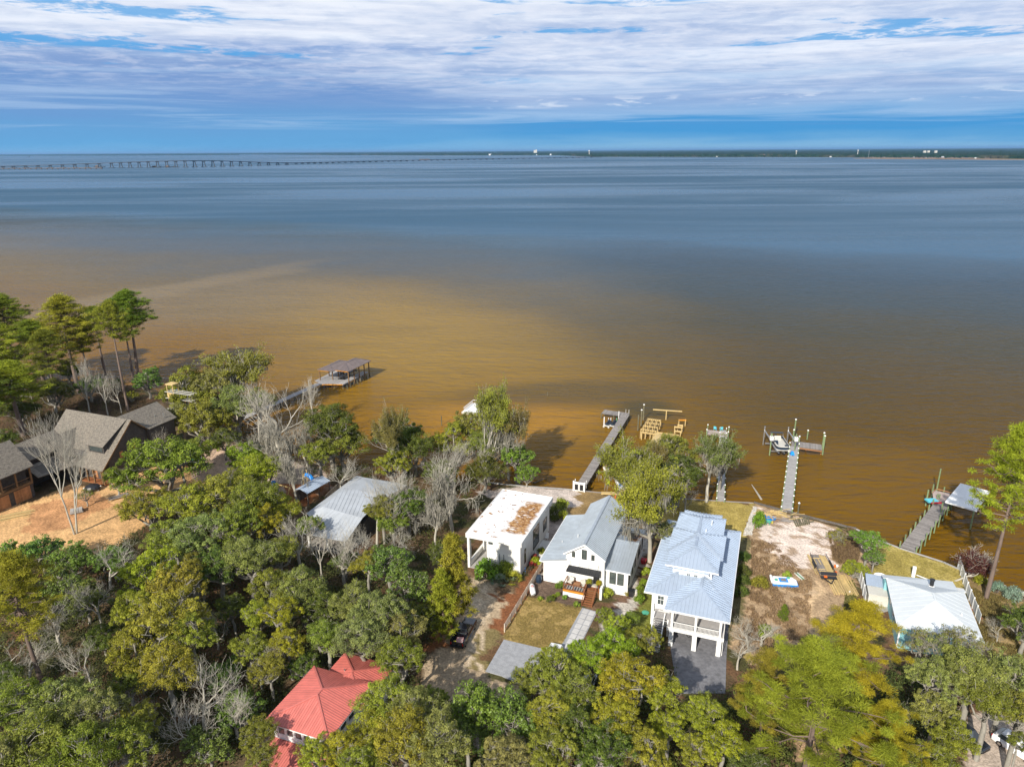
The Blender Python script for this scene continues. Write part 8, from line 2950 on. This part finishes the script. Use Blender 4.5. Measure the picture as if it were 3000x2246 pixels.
for i in range(12):
    MB().obox((.05 + .095 * (i % 10) + .12, .1 + rnd.uniform(-.2, .2), .03 + .05 * (i // 10) + .01 * (i % 3)), (.13, 5.6 * rnd.uniform(.92, 1.04), .045), rnd.uniform(-.02, .02)).build('board', M_newwood, LP)
for yy in (2.0, -1.3, -1.9):
    MB().obox((-.55, yy, .05), (1.2, .14, .06), .05).build('board', M_newwood, LP)
for xx in (-1.0, -.3):
    MB().obox((xx, 1.0, .03), (.14, 1.6, .05), .03).build('board', M_newwood, LP)
x, y = q_v(940, 860)
t = thing('long_boards', 'narrow bundle of yellow boards leaning left of the loaded trailer', 'lumber', (x, y, G0), -.12)
for i in range(3):
    MB().obox((i * .22, 0, .4), (.15, 5.4, .06), .05 * i, 0.06).build('board', M_newwood, t)
x, y = q_v(1300, 1095)
t = thing('pole_pile', 'loose pile of long yellow poles on the ground below the trailer', 'lumber', (x, y, G0), -.12)
for i in range(26):
    xx = -1.75 + i * .14 + rnd.uniform(-.06, .06)
    L = rnd.uniform(4.6, 5.8)
    MB().tube([(xx, -L / 2, .12 + .1 * (i % 3)), (xx + rnd.uniform(-.3, .3), L / 2, .14 + .1 * ((i + 1) % 3))], .075, 6).build('pole', M_newwood, t)
# inflatable island, ladder, odds and ends
x, y = q_v(605, 1065)
t = thing('inflatable_raft', 'white and blue inflatable lounge raft lying in the brown grass', 'inflatable', (x, y, G0), -.12)
MB().prism([(-1.9, -1.1), (1.9, -1.1), (2.0, .3), (1.5, 1.1), (-1.5, 1.2), (-2.0, .6)], .0, .35).build('base', M_blue, t)
MB().prism([(-1.8, -.95), (1.8, -.95), (1.9, .3), (1.4, 1.0), (-1.4, 1.1), (-1.9, .6)], .352, .5).build('deck', M_white, t)
MB().prism([(-.75, -.5), (.55, -.5), (.55, .6), (-.75, .6)], .502, .56).build('blue_pocket', M_blue, t)
MB().prism([(-.5, -.3), (.3, -.3), (.3, .4), (-.5, .4)], .562, .58).build('mesh_floor', M_wood, t)
for c_ in ((.8, .7), (-1.2, .0)):
    MB().lathe([(.26, 0), (.26, .1), (.16, .12)], 10, (c_[0], c_[1], .502)).build('cup_holder', M_greenpl, t)
MB().tube([(-1.9, -.9, .5), (-2.0, -.3, .8), (-1.9, .7, .75)], .22, 8).build('backrest_tube', M_white, t)
x, y = q_v(795, 985)
t = thing('ladder', 'short green and white ladder like board lying in the brush', 'ladder', (x, y, G0), .25)
for s_ in (-.28, .28):
    MB().box(s_ - .05, s_ + .05, -1.0, 1.0, .05, .14).build('side_rail', M_white, t)
for i in range(7):
    MB().box(-.23, .23, -.9 + i * .3, -.8 + i * .3, .07, .12).build('rung', M_greenpl, t)
for (u, v, lab, m) in ((1225, 870, 'orange scrap beside the trailer wheels', M_orangepl), (1250, 868, 'small white bottle by the orange scrap', M_white), (1232, 945, 'orange bucket at the front corner of the trailer', M_orangepl), (1402, 1190, 'white bottle at the end of the pole pile', M_white)):
    x, y = q_v(u, v)
    t = thing('litter', lab, 'litter', (x, y, G0), .3)
    MB().lathe([(.16, 0), (.18, .25), (.08, .36), (.07, .42)], 8).build('body', m, t)
    MB().obox((.3, .1, .04), (.4, .2, .06), .6).build('scrap', m, t)

# ------------------------------------------------------------------ around the gabled house
x, y = g(1300 + 1075 / 4.14, 1380 + 1470 / 4.14)
t = thing('propane_tank', 'white horizontal propane tank with a pink dome on the shell strip', 'tank', (x, y, G0), YAW + .45)
MB().tube([(0, -1.35, .55), (0, -1.2, .55), (0, -.95, .55), (0, .95, .55), (0, 1.2, .55), (0, 1.35, .55)], [.12, .33, .43, .43, .33, .12], 14).build('shell', M_white, t, True)
MB().lathe([(.24, 0), (.24, .14), (.1, .26)], 10, (0, .2, .95)).build('dome', mat('pink_dome', (.55, .30, .30), .5), t)
for yy in (-.7, .7):
    MB().box(-.3, .3, yy - .08, yy + .08, -.05, .25).build('foot', M_concrete, t)
def at_E(u, v, z=0):
    return E2W(u, v, z)
x, y, z = at_E(.1, -.3)
def plotpot(u, v, z, label, colr, r=.28, m=None, zg=0):
    X_ = at_E(u, v, z)
    t = thing('potted_plant', label, 'plant', X_)
    MB().lathe([(r * .7, 0), (r, r * 1.9), (r * .85, r * 1.9), (r * .8, r * 1.7)], 10).build('pot', m or M_black, t)
    P = SHRUB[0]
    o = bpy.data.objects.new('foliage', P['foliage'])
    C.objects.link(o)
    o.parent = t
    o.location = (0, 0, r * 1.8)
    o.scale = (r * 1.9,) * 3
    o.color = (*COL[colr], 1)
    return t
plotpot(8.15, -.55, zd, 'yellow green plant in a tall black pot left of the front door', 'yel', .33)
plotpot(9.65, -.45, zd, 'orange flowered plant in a tall pot right of the front door', 'gold', .33)
def armchair(u, v, rz, label):
    X_ = at_E(u, v, zd)
    t = thing('armchair', label, 'chair', X_, YAW + rz, 'cushioned chairs on the front deck')
    MB().box(-.38, .38, -.38, .38, .3, .48).build('seat_cushion', M_cream, t)
    MB().obox((0, .36, .72), (.76, .16, .6), 0, -.2).build('back_cushion', M_cream, t)
    for s_ in (-.42, .42):
        MB().box(s_ - .04, s_ + .04, -.4, .4, .55, .6).build('armrest', M_brownpost, t)
        for q_ in (-.36, .36):
            MB().box(s_ - .03, s_ + .03, q_ - .03, q_ + .03, 0, .55).build('leg', M_brownpost, t)
armchair(5.2, -.6, -.3, 'left cushioned armchair on the front deck')
armchair(7.3, -.75, .6, 'right cushioned armchair on the front deck by the door')
X_ = at_E(6.3, -1.0, zd)
t = thing('side_table', 'low brown table between the deck chairs', 'table', X_, YAW)
MB().box(-.5, .5, -.3, .3, .4, .45).build('table_top', M_cedar, t)
for s_ in (-.44, .44):
    for q_ in (-.24, .24):
        MB().box(s_ - .03, s_ + .03, q_ - .03, q_ + .03, 0, .4).build('leg', M_cedar, t)
X_ = at_E(6.3, -1.55, zd + .004)
t = thing('outdoor_rug', 'grey patterned rug on the front deck', 'rug', X_, YAW)
MB().box(-1.4, 1.4, -.7, .7, 0, .012).build('weave', M_greydeck, t)
for i in range(7):
    MB().box(-1.3 + i * .4, -1.1 + i * .4, -.65, .65, .0125, .018).build('stripe', M_black, t)
X_ = at_E(14.35, .9)
t = thing('trash_bin', 'black wheeled trash bin at the right front corner of the gabled house', 'bin', X_, YAW)
MB().add([(-.3, -.32, .05), (.3, -.32, .05), (.3, .32, .05), (-.3, .32, .05), (-.38, -.42, 1.05), (.38, -.42, 1.05), (.38, .42, 1.05), (-.38, .42, 1.05)], [(0, 3, 2, 1), (4, 5, 6, 7), (0, 1, 5, 4), (1, 2, 6, 5), (2, 3, 7, 6), (3, 0, 4, 7)]).build('body', M_black, t)
MB().box(-.4, .4, -.45, .45, 1.05, 1.13).build('lid', M_black, t)
X_ = at_E(14.9, 1.7)
t = thing('garden_urn', 'tan urn behind the trash bin', 'pot', X_)
MB().lathe([(.2, 0), (.3, .3), (.2, .6), (.25, .7)], 10).build('body', M_cream, t)
X_ = at_E(14.5, 10.6)
t = thing('red_bin', 'bright red plastic bin beside the gabled house wall', 'bin', X_, YAW)
MB().add([(-.3, -.3, 0), (.3, -.3, 0), (.3, .3, 0), (-.3, .3, 0), (-.42, -.42, .75), (.42, -.42, .75), (.42, .42, .75), (-.42, .42, .75)], [(0, 3, 2, 1), (4, 5, 6, 7), (0, 1, 5, 4), (1, 2, 6, 5), (2, 3, 7, 6), (3, 0, 4, 7)]).build('tub', M_redpl, t)
MB().box(-.44, .44, -.44, .44, .75, .79).build('lid', M_redpl, t)
X_ = at_E(-.1, -.2)
t = thing('covered_grill', 'dark covered grill at the left front corner of the gabled house', 'grill', X_)
MB().lathe([(.5, 0), (.55, .6), (.4, 1.1), (.1, 1.25)], 8).build('cover', M_navy, t)
# beside the flat roofed house
def at_D(u, v, z=0):
    return (H1[0] + u * Hc - v * Hs, H1[1] + u * Hs + v * Hc, G0 + z)
def bike(X_, rz, label, m):
    t = thing('bicycle', label, 'bicycle', X_, rz)
    for yy in (-.5, .5):
        mb = MB()
        for i in range(12):
            a, b_ = i * math.pi / 6, (i + 1) * math.pi / 6
            mb.bar((0, yy + math.cos(a) * .33, .35 + math.sin(a) * .33), (0, yy + math.cos(b_) * .33, .35 + math.sin(b_) * .33), .04, .04)
        mb.build('wheel', M_rubber, t)
    mb = MB()
    for p, q in (((0, -.5, .35), (0, -.15, .35)), ((0, -.15, .35), (0, .35, .8)), ((0, -.15, .35), (0, -.3, .85)), ((0, -.3, .8), (0, .38, .85)), ((0, .5, .35), (0, .38, 1.0)), ((0, -.5, .35), (0, -.3, .8))):
        mb.tube([p, q], .025, 5)
    mb.build('frame', m, t)
    MB().bar((-.28, .36, 1.02), (.28, .36, 1.02), .03, .03).build('handlebar', M_black, t)
    MB().box(-.07, .07, -.45, -.2, .88, .94).build('saddle', M_black, t)
bike(at_D(9.6, 1.6), YAW + .3, 'bright blue bicycle at the right front corner of the flat roofed house', M_blue)
bike(at_D(10.1, 2.6), YAW + .1, 'dark bicycle behind the blue one', M_black)
bike(at_D(9.9, 7.2), YAW - .2, 'dark bicycle leaning farther back along the flat roofed house', M_black)
for i, (u, v) in enumerate(((10.0, 4.3), (10.2, 5.2), (9.8, 6.1))):
    X_ = at_D(u, v)
    t = thing('red_plant', ['nearest', 'middle', 'farthest'][i] + ' dark red plant along the flat roofed house wall', 'plant', X_, 0, 'dark red plants along the wall')
    o = bpy.data.objects.new('foliage', SHRUB[2]['foliage'])
    C.objects.link(o)
    o.parent = t
    o.scale = (.75, .75, .8)
    o.color = (.22, .02, .02, 1)
X_ = at_D(9.75, 12.6, .26)
t = thing('porch_chair', 'white chair on the side step of the flat roofed house', 'chair', X_, YAW)
MB().box(-.3, .3, -.3, .3, .36, .44).build('seat', M_white, t)
MB().obox((0, .3, .75), (.6, .06, .7), 0, -.2).build('backrest', M_white, t)
for s_ in (-.26, .26):
    for q_ in (-.26, .26):
        MB().box(s_ - .03, s_ + .03, q_ - .03, q_ + .03, 0, .36).build('leg', M_white, t)
# fan palms at the front of the flat roofed house
def fan_palm(px_, py_, R, colr, label, seed):
    r_ = np.random.RandomState(seed)
    x, y = g(px_, py_)
    t = thing('fan_palm', label, 'palm', (x, y, G0))
    tb = TB()
    cs, ns, ax = [], [], []
    for i in range(26):
        a = r_.uniform(0, 6.28)
        el_ = r_.uniform(.15, 1.3)
        d = np.array([math.cos(a) * math.cos(el_), math.sin(a) * math.cos(el_), math.sin(el_)])
        tip = d * R * .62
        tb.limb(np.array([[0, 0, 0], tip * .5, tip]), [.03, .025, .015], 3)
        side = np.cross(d, [0, 0, 1.0])
        side /= np.linalg.norm(side) + 1e-6
        for j in range(15):
            th = (j - 7) / 7 * 1.25
            dd = d * math.cos(th) + side * math.sin(th) + np.array([0, 0, -.18])
            cs.append(tip + dd * R * .25)
            ax.append(dd)
            ns.append(np.cross(side, d) + r_.randn(3) * .1)
    o = link('stalks', tb.mesh('stalks', M_greenpost, False), None, t)
    n = len(cs)
    o = link('fronds', quads_mesh('fronds', np.array(cs), np.array(ns), R * .55, .09, r_.uniform(.3, .9, n), M_leaf, np.array(ax)), None, t)
    o.color = (*COL[colr], 1)
fan_palm(1463, 1707, 1.5, 'blue', 'blue grey fan palm before the flat roofed house', 2)
fan_palm(1502, 1700, 1.6, 'olive', 'tawny green fan palm right of the blue grey one', 3)
x, y = g(1880 + 70 / 6.62, 1680 + 760 / 6.62)
t = thing('plastic_disc', 'mint green plastic disc lying on the strip lawn by the stilt house', 'toy', (x, y, G0), 0)
MB().lathe([(.5, 0), (.55, .1), (.3, .14)], 12).build('shell', M_greenpl, t)
MB().box(-.1, .1, -.5, -.4, .05, .2).build('handle', M_greenpl, t)
bike((*g(1880 + 850 / 6.62, 1680 + 1190 / 6.62), G0), .5, 'bicycle standing in the open carport of the stilt house', M_chrome)
x, y = g(2400 + 655 / 3.687, 1600 + 360 / 3.687)
t = thing('round_tub', 'round white tub beside the patio of the far right house', 'tub', (x, y, G0), 0)
MB().lathe([(.9, 0), (1.0, .7), (.85, .72), (.8, .5), (.05, .5)], 14).build('shell', M_white, t)
MB().box(.9, 1.3, -.3, .3, 0, .4).build('step', M_cream, t)
for i, (u, v, hh) in enumerate(((1012, 325, 1.4),)):
    x, y = g(2400 + u / 3.687, 1600 + v / 3.687)
    t = thing('lawn_post', 'white post on the far right lawn behind the pale roof', 'post', (x, y, G0), YAW)
    MB().box(-.25, .25, -.2, .2, 0, 1.8).build('post', M_white, t)
    MB().bar((.4, -.2, .5), (3.2, -.8, .1), .12, .12).build('beam', M_white, t)
# street side: ground shell strip edge timbers
p, q = g(1700, 1402 + 66), g(1650, 1530)
# dry grass and brush of the vacant lot and verges
def tufts(name, label, px_poly, n, hgt_, c, seed, wd=.05, cat='grass'):
    P = [g(*p) for p in px_poly]
    r_ = np.random.RandomState(seed)
    x0_, x1_ = min(p[0] for p in P), max(p[0] for p in P)
    y0_, y1_ = min(p[1] for p in P), max(p[1] for p in P)
    X_ = r_.uniform(x0_, x1_, n * 3)
    Y_ = r_.uniform(y0_, y1_, n * 3)
    m = inpoly(X_, Y_, P) & (smoothnoise(X_, Y_, 1.6, seed + 2) * .6 + smoothnoise(X_, Y_, .6, seed + 3) * .4 > .42)
    X_, Y_ = X_[m][:n], Y_[m][:n]
    k_ = len(X_)
    h_ = hgt_ * r_.uniform(.4, 1.3, k_)
    a = r_.uniform(0, 6.28, k_)
    N_ = np.stack([np.cos(a), np.sin(a), r_.uniform(0, .8, k_)], -1)
    ax = np.stack([r_.randn(k_) * .45, r_.randn(k_) * .45, np.ones(k_)], -1)
    me_ = quads_mesh(name, np.stack([X_, Y_, G0 + h_ * .4], -1), N_, h_, wd * r_.uniform(.6, 1.5, k_), r_.rand(k_), M_leaf, ax)
    o = link(name, me_, None, None, 'stuff')
    o.color = (*c, 1)
    return tag(o, label, cat)
tufts('dry_brush', 'brown dry brush covering the left side of the vacant lot', [(2200, 1580), (2260, 1590), (2340, 1660), (2380, 1700), (2370, 1860), (2300, 1950), (2160, 1900), (2200, 1720)], 20000, .45, (0.30, 0.20, 0.115), 5)
tufts('dry_brush', 'tan and brown brush between the sandy lot and the magnolia', [(2425, 1560), (2500, 1550), (2520, 1620), (2500, 1680), (2440, 1640)], 9000, .8, (0.23, 0.155, 0.09), 6)
tufts('dry_grass', 'tawny grass of the scrub at the right edge', [(2840, 1720), (2990, 1765), (3080, 1900), (2920, 1960), (2870, 1860)], 16000, .4, (0.24, 0.19, 0.07), 7)
tufts('dry_grass', 'weedy green grass around the long pole pile', [(2500, 1700), (2530, 1780), (2470, 1790), (2480, 1700)], 4000, .3, (0.17, 0.17, 0.05), 8)
tufts('brush', 'twiggy brown undergrowth in the left pine wood', [(0, 1130), (420, 1130), (440, 1230), (300, 1260), (0, 1330)], 22000, .7, (0.12, 0.09, 0.045), 9)
tufts('lawn_grass', 'short brown grass of the front lawn', [(1545, 1747), (1700, 1778), (1640, 1912), (1574, 1895), (1478, 1870), (1478, 1850)], 18000, .08, (0.30, 0.24, 0.075), 10, .04)
tufts('lawn_grass', 'golden grass of the stilt house back lawn', [(1960, 1458), (2208, 1474), (2180, 1560), (1980, 1540)], 14000, .08, (0.38, 0.31, 0.085), 11, .04)
tufts('lawn_grass', 'yellow green grass of the far right lawn', [(2580, 1588), (2763, 1650), (2825, 1690), (2760, 1720), (2550, 1680)], 14000, .08, (0.33, 0.29, 0.07), 12, .04)
# ------------------------------------------------------------------ haze over the bay
mh = bpy.data.materials.new('haze')
mh.use_nodes = True
k = N(mh.node_tree)
k.n.clear()
pv = k.new('ShaderNodeVolumePrincipled')
pv.inputs['Color'].default_value = (0.30, 0.58, 0.95, 1)
pv.inputs['Density'].default_value = 2.4e-5
pv.inputs['Anisotropy'].default_value = 0.2
mo = k.new('ShaderNodeOutputMaterial')
k.link(pv.outputs[0], mo.inputs['Volume'])
MB().box(-129000, 129000, -2900, 150000, -1.5, 135.0).build('haze', mh, kind='stuff')
bpy.data.objects['haze']['label'] = 'pale blue haze over the bay and the far shores'
bpy.data.objects['haze']['category'] = 'haze'
